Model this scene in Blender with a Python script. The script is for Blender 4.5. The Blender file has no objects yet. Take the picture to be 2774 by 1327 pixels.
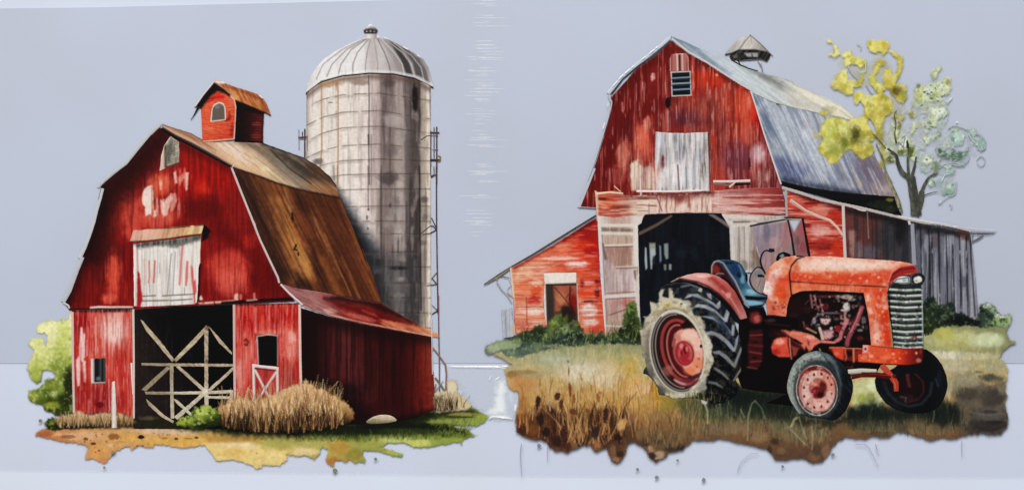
# Two glossy printed transfers (a red barn with a silo, a weathered barn with a tractor)
# lying on a clear carrier film over lavender-white backing paper, seen from straight above.
# The pictured barns, silo, tractor and tree ARE flat: they are raised ink on film.  Every
# pictured element is its own thin ink sheet with real thickness; the water-colour washes on
# it (pigment, including the painter's own shading) are computed per vertex from washes,
# strokes and noise.  Lamps below give light and shadow; film and edge glints are painted white.
import bpy, math, random
import numpy as np
from mathutils import Vector, Matrix
from mathutils.geometry import delaunay_2d_cdt

SC = bpy.context.scene
COL = SC.collection
U = 1e-4                                   # one drawing unit = 0.1 mm
INK_Z = 0.00042                             # ink lies on the carrier film
_layer = [0]
STEP = 2.6

def nz():
    _layer[0] += 1
    return INK_Z + _layer[0] * 4e-6

def world(x, y):
    return ((x - 1387.0) * U, (663.5 - y) * U)

# ---- drawing frames: origin and unit size of the sheets the tracing was made on
FR = {'': (0, 0, 1), 'A': (0, 0, .4058), 'B': (700, 0, .4058), 'C': (150, 300, .3247), 'D': (550, 350, .3247),
      'E': (800, 450, .3247), 'F': (50, 800, .4057), 'G': (350, 800, .4058), 'H': (800, 800, .4277),
      'I': (1300, 550, .3652), 'J': (1550, 50, .4060), 'K': (2150, 50, .4464), 'L': (2050, 450, .4058),
      'M': (1700, 550, .3247), 'N': (1700, 700, .3653), 'O': (2050, 700, .4060), 'P': (1300, 900, .3466),
      'Q': (1150, 900, .2435), 'R': (0, 850, .3871), 'S': (2474, 750, .468), 'T': (900, 1150, .3106),
      'U': (1700, 1050, .4169), 'V': (1200, 0, .527), 'W': (0, 1150, .3106), 'X': (1900, 0, .3393),
      'a': (150, 550, .2435), 'b': (320, 580, .2435), 'c': (500, 200, .1623), 'd': (1550, 450, .2029),
      'e': (2200, 80, .2435), 'f': (2400, 180, .3245), 'g': (2050, 750, .2436), 'h': (1950, 900, .2922)}

def P(k, s):
    ox, oy, sc = FR[k]
    out = []
    for t in s.split():
        a, b = t.split(',')
        out.append((ox + float(a) * sc, oy + float(b) * sc))
    return out

def hexc(h):
    return np.array([int(h[i:i + 2], 16) for i in (0, 2, 4)], float)

def lin(c):
    c = np.clip(c / 255.0, 0, 1)
    return np.where(c <= .04045, c / 12.92, ((c + .055) / 1.055) ** 2.4)

# ---- noise
def _h(i, j, s):
    with np.errstate(over='ignore'):
        n = (i.astype(np.int64) * 374761393 + j.astype(np.int64) * 668265263 + np.int64(s) * 1274126177) & 0xffffffff
        n = ((n ^ (n >> 13)) * 1103515245) & 0xffffffff
        n = ((n ^ (n >> 16)) * 668265263) & 0xffffffff
        n = n ^ (n >> 15)
    return (n & 0xffff) / 65535.0

def vn(x, y, s=0):
    xi = np.floor(x); yi = np.floor(y)
    fx = x - xi; fy = y - yi
    fx = fx * fx * (3 - 2 * fx); fy = fy * fy * (3 - 2 * fy)
    a = _h(xi, yi, s); b = _h(xi + 1, yi, s); c = _h(xi, yi + 1, s); d = _h(xi + 1, yi + 1, s)
    return (a + (b - a) * fx) * (1 - fy) + (c + (d - c) * fx) * fy

def fbm(x, y, s=0, o=3):
    v = 0; a = .5; t = 0
    for k in range(o):
        v = v + a * vn(x, y, s + k * 17); t += a
        x = x * 2.03 + 5.1; y = y * 2.03 + 1.7; a *= .55
    return v / t

def sst(e0, e1, x):
    t = np.clip((x - e0) / (e1 - e0 + 1e-9), 0, 1)
    return t * t * (3 - 2 * t)

_seed = [0]
def ns():
    _seed[0] += 1
    return _seed[0] * 7 + 3

# ---- masks
def mblob(k, cx, cy, rx, ry, soft=.6, rot=0, rag=.25):
    ox, oy, sc = FR[k]
    cx = ox + cx * sc; cy = oy + cy * sc; rx *= sc; ry *= sc
    s = ns(); ca = math.cos(math.radians(rot)); sa = math.sin(math.radians(rot))
    def f(X, Y):
        dx = X - cx; dy = Y - cy
        u = (dx * ca + dy * sa) / rx; v = (-dx * sa + dy * ca) / ry
        r = np.sqrt(u * u + v * v)
        if rag:
            sz = max(4.0, min(rx, ry) * .45)
            r = r + rag * (fbm(X / sz, Y / sz, s) - .5) * 2
        return 1 - sst(1 - soft, 1.0, r)
    return f

def segd(X, Y, pts):
    best = np.full(X.shape, 1e9); tt = np.zeros(X.shape); n = len(pts) - 1
    for i in range(n):
        x0, y0 = pts[i]; x1, y1 = pts[i + 1]
        dx = x1 - x0; dy = y1 - y0; L = dx * dx + dy * dy + 1e-9
        t = np.clip(((X - x0) * dx + (Y - y0) * dy) / L, 0, 1)
        d = (X - x0 - t * dx) ** 2 + (Y - y0 - t * dy) ** 2
        m = d < best
        best = np.where(m, d, best); tt = np.where(m, (i + t) / n, tt)
    return np.sqrt(best), tt

def inpoly(X, Y, pts):
    ins = np.zeros(X.shape, bool)
    n = len(pts); j = n - 1
    for i in range(n):
        xi, yi = pts[i]; xj, yj = pts[j]
        if yi != yj:
            c = ((yi > Y) != (yj > Y)) & (X < (xj - xi) * (Y - yi) / (yj - yi) + xi)
            ins ^= c
        j = i
    return ins

def mpoly(pts, soft=2.0, rag=0, rs=10):
    xs = [p[0] for p in pts]; ys = [p[1] for p in pts]; s = ns()
    pad = soft + rag + 2
    def f(X, Y):
        out = np.zeros(X.shape)
        b = (X > min(xs) - pad) & (X < max(xs) + pad) & (Y > min(ys) - pad) & (Y < max(ys) + pad)
        if not b.any():
            return out
        x = X[b]; y = Y[b]
        d, _ = segd(x, y, pts + pts[:1])
        d = np.where(inpoly(x, y, pts), d, -d)
        if rag:
            d = d + rag * (fbm(x / rs, y / rs, s) - .5) * 2
        out[b] = sst(-soft, soft, d)
        return out
    return f

def mstreak(L, W, thr, soft, ang=90, s=None):
    """streaks running along angle ang (degrees, 90 = down the picture)"""
    s = ns() if s is None else s
    ca = math.cos(math.radians(ang)); sa = math.sin(math.radians(ang))
    def f(X, Y):
        u = X * ca + Y * sa; v = -X * sa + Y * ca
        n = .62 * vn(v / W, u / L, s) + .38 * vn(v / (W * .45) + 9, u / (L * .35) + 3, s + 5)
        return sst(thr - soft, thr + soft, n)
    return f

def mnoise(sz, thr, soft, ry=1.0):
    s = ns()
    return lambda X, Y: sst(thr - soft, thr + soft, fbm(X / sz, Y / (sz * ry), s))

def mgrad(p0, p1):
    dx = p1[0] - p0[0]; dy = p1[1] - p0[1]; L = dx * dx + dy * dy
    return lambda X, Y: np.clip(((X - p0[0]) * dx + (Y - p0[1]) * dy) / L, 0, 1)

# ---- washes and strokes (all colours as printed)
def T(c, a, *ms):
    c = hexc(c)
    def f(X, Y, C):
        m = np.full(X.shape, float(a))
        for q in ms:
            m = m * q(X, Y)
        return mixc(C, c, m)
    return f

def mixc(C, c, m):
    if C.shape[1] == 4:
        C = C.copy(); a = C[:, 3]; na = m + a * (1 - m)
        k = m / np.maximum(na, 1e-6)
        C[:, :3] += (c - C[:, :3]) * k[:, None]; C[:, 3] = na
        return C
    return C + (c - C) * m[:, None]

def TINT(*ops):
    """strokes that recolour a wash without spreading it"""
    def f(X, Y, C):
        D = C[:, :3].copy()
        for o in ops:
            D = o(X, Y, D)
        C[:, :3] = D
        return C
    return f

def CUT(*ms):
    """lift wash off the film again"""
    def f(X, Y, C):
        m = np.ones(X.shape)
        for q in ms:
            m = m * q(X, Y)
        C[:, 3] *= 1 - m
        return C
    return f

def BL(k, x, y, rx, ry, c, a=1, soft=.6, rot=0, rag=.25, *ms):
    return T(c, a, mblob(k, x, y, rx, ry, soft, rot, rag), *ms)

def PG(pts, c, a=1, soft=1.6, rag=0, *ms):
    return T(c, a, mpoly(pts, soft, rag), *ms)

def ST(c, a, L, W, thr=.6, soft=.12, ang=90, *ms):
    return T(c, a * .62, mstreak(L, W, thr, soft, ang), *ms)

def LN(pts, w, c, a=1, soft=1.4, taper=None, *ms):
    c = hexc(c); xs = [p[0] for p in pts]; ys = [p[1] for p in pts]; pad = w + soft + 1
    def f(X, Y, C):
        b = (X > min(xs) - pad) & (X < max(xs) + pad) & (Y > min(ys) - pad) & (Y < max(ys) + pad)
        if not b.any():
            return C
        x = X[b]; y = Y[b]
        d, t = segd(x, y, pts)
        hw = w * .5 * (1 if taper is None else (1 + (taper - 1) * t))
        m = a * sst(-soft, soft, hw - d)
        for q in ms:
            m = m * q(x, y)
        C[b] = mixc(C[b], c, m)
        return C
    return f

def GR(p0, p1, stops, a=1, warp=0):
    ts = [s[0] for s in stops]; cs = [hexc(s[1]) for s in stops]; sd = ns()
    dx = p1[0] - p0[0]; dy = p1[1] - p0[1]; L = dx * dx + dy * dy
    def f(X, Y, C):
        t = ((X - p0[0]) * dx + (Y - p0[1]) * dy) / L
        if warp:
            t = t + warp * (fbm(X / 40, Y / 40, sd) - .5)
        G = np.stack([np.interp(t, ts, [c[i] for c in cs]) for i in range(3)], 1)
        C = C.copy(); C[:, :3] += (G - C[:, :3]) * a
        return C
    return f

def MO(amp, sz=14, ry=1.0, o=3):
    s = ns()
    def f(X, Y, C):
        n = (fbm(X / sz, Y / (sz * ry), s, o) - .5) * 2
        C = C.copy(); C[:, :3] *= (1 + amp * n)[:, None]
        return C
    return f

def BLADES(reg, n, l0, l1, cols, w=2.2, lean=.25, a=.85, curve=.3, seed=1, down=False):
    """n grass strokes rooted in a region, drawn from the back to the front"""
    rnd = random.Random(seed)
    xs = [p[0] for p in reg]; ys = [p[1] for p in reg]; S = []
    while len(S) < n:
        x = rnd.uniform(min(xs), max(xs)); y = rnd.uniform(min(ys), max(ys))
        if inpoly(np.array([x]), np.array([y]), reg)[0]:
            S.append((y, x))
    S.sort()
    ops = []
    for y, x in S:
        l = rnd.uniform(l0, l1); k = rnd.gauss(0, lean); q = rnd.gauss(0, curve) * .4
        pts = [(x, y), (x + k * l * .5, y - l * .5), (x + (k + q) * l, y - l)]
        ops.append(LN(pts, w * rnd.uniform(.7, 1.3), rnd.choice(cols), a * rnd.uniform(.6, 1), 1.2, .35))
    def f(X, Y, C):
        for o in ops:
            C = o(X, Y, C)
        return C
    f.spread = True
    return f

def SPECK(reg, n, r0, r1, cols, a=.8, flat=1.0, seed=1, soft=.5):
    rnd = random.Random(seed)
    xs = [p[0] for p in reg]; ys = [p[1] for p in reg]; ops = []; c = 0
    while c < n:
        x = rnd.uniform(min(xs), max(xs)); y = rnd.uniform(min(ys), max(ys))
        if inpoly(np.array([x]), np.array([y]), reg)[0]:
            r = rnd.uniform(r0, r1); c += 1
            col = hexc(rnd.choice(cols)); al = a * rnd.uniform(.6, 1); rx = r * rnd.uniform(.8, 1.3); ry = r * flat * rnd.uniform(.8, 1.3)
            ops.append((x, y, rx, ry, col, al))
    def f(X, Y, C):
        for x, y, rx, ry, col, al in ops:
            b = (abs(X - x) < rx) & (abs(Y - y) < ry)
            if b.any():
                r = np.sqrt(((X[b] - x) / rx) ** 2 + ((Y[b] - y) / ry) ** 2)
                m = al * (1 - sst(1 - soft, 1, r))
                C[b] = mixc(C[b], col, m)
        return C
    return f

# ---- materials
def ink_material(name, rough, mott, spec=.1, wash=False):
    m = bpy.data.materials.new(name); m.use_nodes = True
    nt = m.node_tree; bs = nt.nodes['Principled BSDF']
    at = nt.nodes.new('ShaderNodeAttribute'); at.attribute_name = 'ink'
    tc = nt.nodes.new('ShaderNodeTexCoord')
    no = nt.nodes.new('ShaderNodeTexNoise'); no.inputs['Scale'].default_value = 2600; no.inputs['Detail'].default_value = 3
    nt.links.new(tc.outputs['Object'], no.inputs['Vector'])
    mr = nt.nodes.new('ShaderNodeMapRange')
    mr.inputs['To Min'].default_value = 1 - mott; mr.inputs['To Max'].default_value = 1 + mott
    nt.links.new(no.outputs['Fac'], mr.inputs['Value'])
    mx = nt.nodes.new('ShaderNodeVectorMath'); mx.operation = 'SCALE'
    nt.links.new(at.outputs['Color'], mx.inputs[0]); nt.links.new(mr.outputs['Result'], mx.inputs['Scale'])
    nt.links.new(mx.outputs['Vector'], bs.inputs['Base Color'])
    bs.inputs['Roughness'].default_value = rough
    bs.inputs['Specular IOR Level'].default_value = spec
    if wash:
        nt.links.new(at.outputs['Alpha'], bs.inputs['Alpha'])
    n2 = nt.nodes.new('ShaderNodeTexNoise'); n2.inputs['Scale'].default_value = 900
    nt.links.new(tc.outputs['Object'], n2.inputs['Vector'])
    bp = nt.nodes.new('ShaderNodeBump'); bp.inputs['Strength'].default_value = .12; bp.inputs['Distance'].default_value = .0002
    nt.links.new(n2.outputs['Fac'], bp.inputs['Height']); nt.links.new(bp.outputs['Normal'], bs.inputs['Normal'])
    return m
INK = ink_material('printed_ink', .38, .10)
INK_GLOSS = ink_material('glossy_ink', .22, .07, .16)
INK_WASH = ink_material('thin_ink_wash', .4, .08, .1, True)

# ---- ink sheets
def resample(pts, step, closed=True, smooth=False):
    if smooth:
        n = len(pts); out = []
        rng = range(n) if closed else range(n - 1)
        for i in rng:
            if closed:
                p0, p1, p2, p3 = pts[i - 1], pts[i], pts[(i + 1) % n], pts[(i + 2) % n]
            else:
                p0, p1, p2, p3 = pts[max(i - 1, 0)], pts[i], pts[i + 1], pts[min(i + 2, n - 1)]
            for k in range(6):
                t = k / 6
                out.append(tuple(.5 * (2 * p1[a] + (p2[a] - p0[a]) * t + (2 * p0[a] - 5 * p1[a] + 4 * p2[a] - p3[a]) * t * t
                                       + (3 * p1[a] - p0[a] - 3 * p2[a] + p3[a]) * t ** 3) for a in (0, 1)))
        if not closed:
            out.append(pts[-1])
        pts = out
    out = []
    n = len(pts)
    for i in range(n if closed else n - 1):
        x0, y0 = pts[i]; x1, y1 = pts[(i + 1) % n]
        d = math.hypot(x1 - x0, y1 - y0)
        m = max(1, int(round(d / step)))
        for k in range(m):
            out.append((x0 + (x1 - x0) * k / m, y0 + (y1 - y0) * k / m))
    if not closed:
        out.append(pts[-1])
    return out

def link(o, parent):
    COL.objects.link(o)
    if parent is not None:
        o.parent = parent
        if parent.type == 'EMPTY':
            o.matrix_parent_inverse = Matrix.Translation(-parent.location)
    return o

def colour_mesh(me, X, Y, ops, base, extra=None, wash=False):
    C = np.tile(hexc(base), (len(X), 1))
    if wash:
        C = np.hstack([C, np.zeros((len(X), 1))])
    for o in ops:
        C = o(X, Y, C)
    al = C[:, 3] if C.shape[1] == 4 else np.ones(len(C))
    C = np.clip(C[:, :3], 2, 246)
    lum = C @ np.array([.3, .59, .11])
    C = C * (.62 + .38 * sst(5, 105, lum))[:, None]
    g = (C @ np.array([.3, .59, .11]))[:, None]
    C = np.clip(g + (C - g) * 1.03, 1, 246)
    if extra is not None:
        C = extra(C)
    A = np.ones((len(X), 4)); A[:, :3] = lin(C) * .94; A[:, 3] = np.clip(al, 0, 1)
    at = me.color_attributes.new('ink', 'FLOAT_COLOR', 'POINT')
    at.data.foreach_set('color', A.astype(np.float32).ravel())
    return al

def part(name, parent, polys, base, ops=(), step=None, rag=.9, rs=9.0, smooth=False, rim=.00012, mat=None, wash=False, z=None):
    """one sheet of ink: outline(s) traced, filled with a fine mesh, given a rounded rim"""
    step = step or STEP
    if polys and not isinstance(polys[0][0], (tuple, list)):
        polys = [polys]
    z = nz() if z is None else z
    V = []; F = []; X = []; Y = []; ps = 0
    for pl in polys:
        sd = ns()
        b = resample(pl, step * 1.1, True, smooth)
        ba = np.array(b)
        if rag:
            t = np.roll(ba, -1, 0) - np.roll(ba, 1, 0)
            nrm = np.stack([-t[:, 1], t[:, 0]], 1) / (np.hypot(t[:, 0], t[:, 1])[:, None] + 1e-9)
            ba = ba + nrm * (rag * 2 * (fbm(ba[:, 0] / rs, ba[:, 1] / rs, sd) - .5))[:, None]
        b = [tuple(p) for p in ba]
        x0, y0 = ba.min(0); x1, y1 = ba.max(0)
        gx, gy = np.meshgrid(np.arange(x0, x1, step), np.arange(y0, y1, step * .87))
        gx = gx + (np.arange(gx.shape[0]) % 2)[:, None] * step * .5
        gx = gx.ravel(); gy = gy.ravel()
        ok = inpoly(gx, gy, b)
        gx = gx[ok]; gy = gy[ok]
        if len(gx):
            kd = set((int(px // (step * .6)), int(py // (step * .6))) for px, py in b)
            kp = [not (int(px // (step * .6)), int(py // (step * .6))) in kd for px, py in zip(gx, gy)]
            gx = gx[kp]; gy = gy[kp]
        vs = [Vector(p) for p in b] + [Vector((px, py)) for px, py in zip(gx, gy)]
        r = delaunay_2d_cdt(vs, [], [list(range(len(b)))], 1, 1e-4)
        off = len(V)
        cnt = {}
        for f in r[2]:
            if len(f) < 3:
                continue
            F.append(tuple(off + i for i in reversed(f)))
            for q in range(len(f)):
                e = (f[q], f[(q + 1) % len(f)])
                cnt[e] = 1
        for v in r[0]:
            X.append(v.x); Y.append(v.y)
            wx, wy = world(v.x, v.y); V.append((wx, wy, z))
        # rounded rim down to the film
        be = [] if wash else [e for e in cnt if (e[1], e[0]) not in cnt]
        low = {}
        cen = {}
        for a_, b_ in be:
            va = r[0][a_]; vb = r[0][b_]
            dx = vb.x - va.x; dy = vb.y - va.y; L = math.hypot(dx, dy) + 1e-9
            for q in (a_, b_):
                c = cen.setdefault(q, [0, 0]); c[0] += dy / L; c[1] += -dx / L
        for q, c in cen.items():
            L = math.hypot(*c) + 1e-9
            idx = []
            for oo, dz in ((.55, .35), (.9, 1.0)):
                x = r[0][q].x + c[0] / L * oo; y = r[0][q].y + c[1] / L * oo
                wx, wy = world(x, y)
                V.append((wx, wy, z - rim * dz)); X.append(x); Y.append(y); idx.append(len(V) - 1)
            low[q] = idx
        for a_, b_ in be:
            F.append((off + a_, low[a_][0], low[b_][0], off + b_)[::-1])
            F.append((low[a_][0], low[a_][1], low[b_][1], low[b_][0])[::-1])
    me = bpy.data.meshes.new(name)
    if wash:                                # thin wash: only where there is ink, no thick rim
        Cw = np.hstack([np.tile(hexc(base), (len(X), 1)), np.zeros((len(X), 1))])
        XX = np.array(X); YY = np.array(Y)
        for o in ops:
            Cw = o(XX, YY, Cw)
        keep = Cw[:, 3] > .05
        F = [f for f in F if any(keep[i] for i in f)]
        used = sorted({i for f in F for i in f}); mp = {q: i for i, q in enumerate(used)}
        V = [V[i] for i in used]; X = [X[i] for i in used]; Y = [Y[i] for i in used]
        F = [tuple(mp[i] for i in f) for f in F]; Cw = Cw[used]
        ops = [lambda X_, Y_, C: Cw]
    me.from_pydata(V, [], F)
    me.polygons.foreach_set('use_smooth', [True] * len(me.polygons))
    colour_mesh(me, np.array(X), np.array(Y), list(ops), base, None, wash)
    me.materials.append(mat or (INK_WASH if wash else INK))
    me.update()
    return link(bpy.data.objects.new(name, me), parent)

def strips(name, parent, items, smooth=False, mat=None, ops=(), dome=.00005, rag=.35):
    """painted lines: each item is (points, width, colour[, end width]); domed ribbons of ink"""
    V = []; F = []; Cc = []; X = []; Y = []
    z = nz()
    for it in items:
        z += 4e-7
        pts, w, c = it[:3]; w2 = it[3] if len(it) > 3 else w
        pts = resample(pts, 3.0, False, smooth and len(pts) > 2)
        n = len(pts); sd = ns(); col = hexc(c)
        for i, (x, y) in enumerate(pts):
            ax, ay = pts[max(i - 1, 0)]; bx, by = pts[min(i + 1, n - 1)]
            tx = bx - ax; ty = by - ay; L = math.hypot(tx, ty) + 1e-9
            nx = -ty / L; ny = tx / L
            hw = .5 * (w + (w2 - w) * i / max(1, n - 1)) + rag * (random.Random(sd + i).random() - .5)
            for k, (q, dz) in enumerate(((-1, -.6), (-.6, .6), (0, 1), (.6, .6), (1, -.6))):
                px = x + nx * hw * q; py = y + ny * hw * q
                wx, wy = world(px, py)
                V.append((wx, wy, z + dome * dz)); X.append(px); Y.append(py); Cc.append(col)
            if i:
                o = len(V) - 10
                for k in range(4):
                    F.append((o + k, o + k + 5, o + k + 6, o + k + 1)[::-1])
    X = np.array(X); Y = np.array(Y); C0 = np.array(Cc)
    me = bpy.data.meshes.new(name); me.from_pydata(V, [], F)
    me.polygons.foreach_set('use_smooth', [True] * len(me.polygons))
    def start(X_, Y_, C):
        return C0.copy()
    colour_mesh(me, X, Y, [start] + list(ops), '808080')
    me.materials.append(mat or INK)
    # face up
    me.update()
    return link(bpy.data.objects.new(name, me), parent)

def thing(name, label, cat, x, y, group=None):
    o = bpy.data.objects.new(name, None); o.empty_display_size = .005
    wx, wy = world(x, y); o.location = (wx, wy, INK_Z)
    COL.objects.link(o)
    return tag(o, label, cat, group)

def tag(o, label, cat, group=None):
    o['label'] = label; o['category'] = cat
    if group:
        o['group'] = group
    return o

def plant(name, label, cat, outline, base, ops, soft=4.0, rag=5.0, rs=8, pad=45, smooth=True, step=None):
    """a soft-edged wash whose blades may reach beyond its outline"""
    o2 = resample(outline, 6, True, smooth) if smooth else outline
    xs = [p[0] for p in o2]; ys = [p[1] for p in o2]
    box = [(min(xs) - pad, min(ys) - pad), (max(xs) + pad, min(ys) - pad), (max(xs) + pad, max(ys) + pad), (min(xs) - pad, max(ys) + pad)]
    al = [PG(o2, base, 1, soft, 0, *())] if not rag else [T(base, 1, mpoly(o2, soft, rag, rs))]
    o = part(name, None, box, base, al + [q if getattr(q, 'spread', False) else TINT(q) for q in ops], step=step or 2.4, wash=True, rag=0)
    return tag(o, label, cat)
# =====================================================================  LEFT PICTURE
# ---- silo
silo = thing('silo', 'tall grey concrete silo with ribbed metal dome, behind the left red barn', 'silo', 1000, 900)
dome_low = P('B', '315,630 420,550 560,512 740,495 900,500 1040,528 1165,590')
rings = []
for yl, yc, yr in ((715, 622, 672), (838, 738, 795), (945, 842, 890), (1055, 962, 990), (1150, 1062, 1075), (1230, 1160, 1160), (1310, 1262, 1262),
                   (1420, 1375, 1375), (1520, 1475, 1478), (1600, 1560, 1562), (1720, 1682, 1682), (1820, 1778, 1782), (1930, 1888, 1890),
                   (2030, 1985, 1988), (2130, 2085, 2088), (2225, 2185, 2188)):
    rings.append(P('B', '%d,%d %d,%d %d,%d %d,%d %d,%d' % (318, yl, 430, yl * .45 + yc * .55, 560, yl * .12 + yc * .88, 800, yc, 1150, yr)))
tank_ops = [
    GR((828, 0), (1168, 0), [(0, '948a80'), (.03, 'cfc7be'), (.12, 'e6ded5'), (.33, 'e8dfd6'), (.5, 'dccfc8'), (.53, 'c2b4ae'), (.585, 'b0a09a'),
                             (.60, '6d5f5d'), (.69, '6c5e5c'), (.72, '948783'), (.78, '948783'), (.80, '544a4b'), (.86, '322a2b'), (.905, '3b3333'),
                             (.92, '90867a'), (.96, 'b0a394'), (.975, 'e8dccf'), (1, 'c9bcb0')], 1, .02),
    T('d8c4b0', .18), ST('fbf5ec', .5, 160, 9, .58, .12, 90, mgrad((1030, 0), (980, 0))), ST('6a5c58', .35, 120, 6, .63, .1), ST('241d1e', .5, 140, 8, .6, .12, 90, mgrad((1000, 0), (1040, 0))),
    ST('c8beb4', .45, 60, 12, .66, .08, 90, mgrad((1030, 0), (1045, 0)), mnoise(60, .5, .1)),
    LN([(p[0], p[1] + 7) for p in dome_low], 12, '5a4438', .75, 10), BL('B', 680, 550, 90, 30, '8a7668', .8), BL('B', 470, 560, 120, 25, 'b58a62', .7),
    BL('B', 1045, 660, 26, 110, '1c1718', .9, .5), BL('B', 870, 560, 60, 45, '4e423f', .7), BL('B', 890, 800, 80, 60, 'b5aaa6', .6), BL('B', 960, 880, 40, 50, '8f8480', .6),
    BL('B', 870, 1190, 90, 60, '443a3c', .7), BL('B', 880, 1000, 70, 60, '5a4f4e', .5),
    BL('E', 870, 150, 60, 50, 'c2b8ae', .6, .9), BL('E', 865, 240, 50, 60, 'bfb4ac', .55, .9), BL('E', 850, 370, 80, 80, 'a79c9a', .6, .9), BL('E', 865, 555, 55, 60, 'bfb6ac', .65, .9), BL('E', 880, 670, 60, 60, '9d958e', .6),
    BL('E', 790, 330, 14, 30, '4a4040', .8), BL('E', 1075, 280, 40, 40, '4a4240', .7), BL('E', 1080, 430, 30, 40, '57504a', .6), BL('E', 1060, 640, 50, 30, '5b524c', .6),
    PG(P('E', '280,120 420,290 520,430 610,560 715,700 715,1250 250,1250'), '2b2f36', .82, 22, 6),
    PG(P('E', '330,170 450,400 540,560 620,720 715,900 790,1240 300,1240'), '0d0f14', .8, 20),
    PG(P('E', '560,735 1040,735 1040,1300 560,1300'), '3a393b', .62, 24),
    BL('E', 890, 770, 50, 45, 'a09a92', .55, .9), BL('E', 880, 940, 45, 34, 'a5a098', .65, .9), BL('E', 860, 1080, 60, 40, '75716e', .7), BL('E', 700, 880, 70, 30, '55555a', .5), BL('E', 860, 850, 110, 24, '1e1d20', .7),
    BL('E', 680, 800, 90, 40, '2a2b30', .6), ST('8a8784', .35, 40, 6, .62, .1, 90, mpoly(P('E', '640,740 1020,740 1020,1300 640,1300'), 10)),
    LN(P('E', '715,0 712,420 720,760 725,1200'), 3, '4a3f3f', .7, 2), LN(P('E', '858,620 855,720'), 3, '3a3534', .8), LN(P('E', '925,300 935,900'), 6, '4a4242', .5, 3),
]
for r in rings:
    tank_ops += [LN(r, 2.2, '43362f', .75, 1.6, None, mnoise(22, .36, .14)), LN([(x, y + 5) for x, y in r], 5, '6d6058', .35, 5, None, mnoise(30, .5, .12))]
tank_ops += [LN(P('B', '420,555 422,1000 415,1085 405,1200'), 4, '9a6a48', .7, 2), LN(P('B', '530,530 532,900 528,1232'), 4, 'a8744f', .75, 1.8), LN(P('B', '522,560 520,700 518,800'), 5, '7a5a48', .5, 3, None, mnoise(16, .5, .1)),
             LN(P('B', '735,505 738,700 735,1000 740,1232'), 3, '3d3331', .75, 1.5), LN(P('B', '752,900 754,1232'), 2, '7a6a64', .7), LN(P('B', '733,900 735,960'), 5, '3d3331', .7),
             LN(P('E', '605,0 608,360'), 3, '5a4b4b', .8), LN(P('E', '630,0 632,400'), 2, '8a7a76', .7), BL('E', 610, 362, 14, 14, '453c40', .9), BL('E', 598, 430, 12, 30, '55505a', .85), BL('E', 605, 520, 12, 16, '4a464c', .8),
             LN(P('E', '350,0 352,140'), 3, '8a5c44', .7), LN(P('E', '318,0 322,110'), 5, '6a5a50', .6, 3), BL('E', 200, -40, 50, 40, '5a5048', .6),
             LN(P('E', '1035,0 1040,500 1050,1200'), 4, '241c1d', .7, 2), BL('B', 385, 1080, 40, 30, '5a5048', .6), BL('B', 470, 580, 20, 10, '9a8f86', .6), BL('B', 480, 685, 22, 8, '7a6a60', .7), MO(.07, 5)]
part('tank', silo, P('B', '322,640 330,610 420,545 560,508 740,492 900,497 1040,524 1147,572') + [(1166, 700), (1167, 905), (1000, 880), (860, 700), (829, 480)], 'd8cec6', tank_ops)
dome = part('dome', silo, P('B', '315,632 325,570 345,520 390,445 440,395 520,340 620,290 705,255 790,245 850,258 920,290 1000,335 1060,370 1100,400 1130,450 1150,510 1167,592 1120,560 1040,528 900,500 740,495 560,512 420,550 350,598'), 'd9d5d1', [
    GR((828, 0), (1170, 0), [(0, 'c9c5c1'), (.1, 'e2dfdb'), (.45, 'dedad6'), (.52, 'bdb3b0'), (.6, 'c6bfbb'), (.7, 'a39a99'), (.85, '8e8787'), (.97, '9d9695'), (1, 'c5c0bd')]),
    PG(P('B', '790,258 850,262 900,300 950,380 990,480 940,480 900,400 850,320'), '8c8281', .55, 4), PG(P('B', '850,262 930,300 1000,400 1030,500 985,490 950,400 900,320'), '3c3736', .9, 3), PG(P('B', '930,300 1010,345 1070,420 1105,520 1050,500 1030,420 980,350'), '4a4444', .85, 3),
    PG(P('B', '1010,345 1080,400 1120,470 1140,560 1105,530 1085,450'), '5a5453', .8, 3), ST('fdfbf8', .4, 60, 7, .6, .1, 80, mgrad((1030, 0), (960, 0))),
    ] + [LN(P('B', s), 2.6, c, .85, 1.3) for s, c in (('700,260 560,330 430,430 385,530', '8d8783'), ('712,262 590,330 490,430 455,512', '7d7672'), ('722,262 620,330 550,430 530,505', '7d7672'),
        ('735,262 660,350 630,430 628,500', '776e6b'), ('748,262 725,350 715,430 712,496', '8a807d'), ('770,262 785,350 795,430 795,495', '9a908d'), ('795,262 840,350 870,430 885,498', '5f5655'),
        ('820,262 905,350 960,430 975,510', 'cfcac6'), ('850,265 960,350 1020,430 1045,525', 'c9c4c0'), ('900,285 1020,370 1085,450 1105,540', 'b9b3b0'))] +
    [LN([(x, y - 7) for x, y in dome_low], 7, 'f0eeea', .6, 4), LN([(x, y - 1.5) for x, y in dome_low], 5, '1d1917', .95, 1.5), MO(.05, 6)])
silo_vent = part('roof_vent', silo, P('B', '712,258 715,226 703,216 702,202 720,188 748,166 778,186 793,200 793,214 783,226 787,258'), 'c3bcb6', [
    GR(P('B', '700,0')[0], P('B', '795,0')[0], [(0, 'bdb8b2'), (.4, 'dedad4'), (1, '8e8680')]), PG(P('B', '703,216 702,202 720,190 778,188 793,200 793,214 783,226 715,226'), '2e2c29', .95, 2),
    BL('B', 722, 210, 8, 7, 'd8d4cc', .9), BL('B', 747, 209, 9, 7, 'c8c4bc', .9), BL('B', 773, 211, 8, 7, 'b5b0a8', .9), LN(P('B', '712,195 748,190 785,196'), 3, '77726c', .9)])
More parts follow.
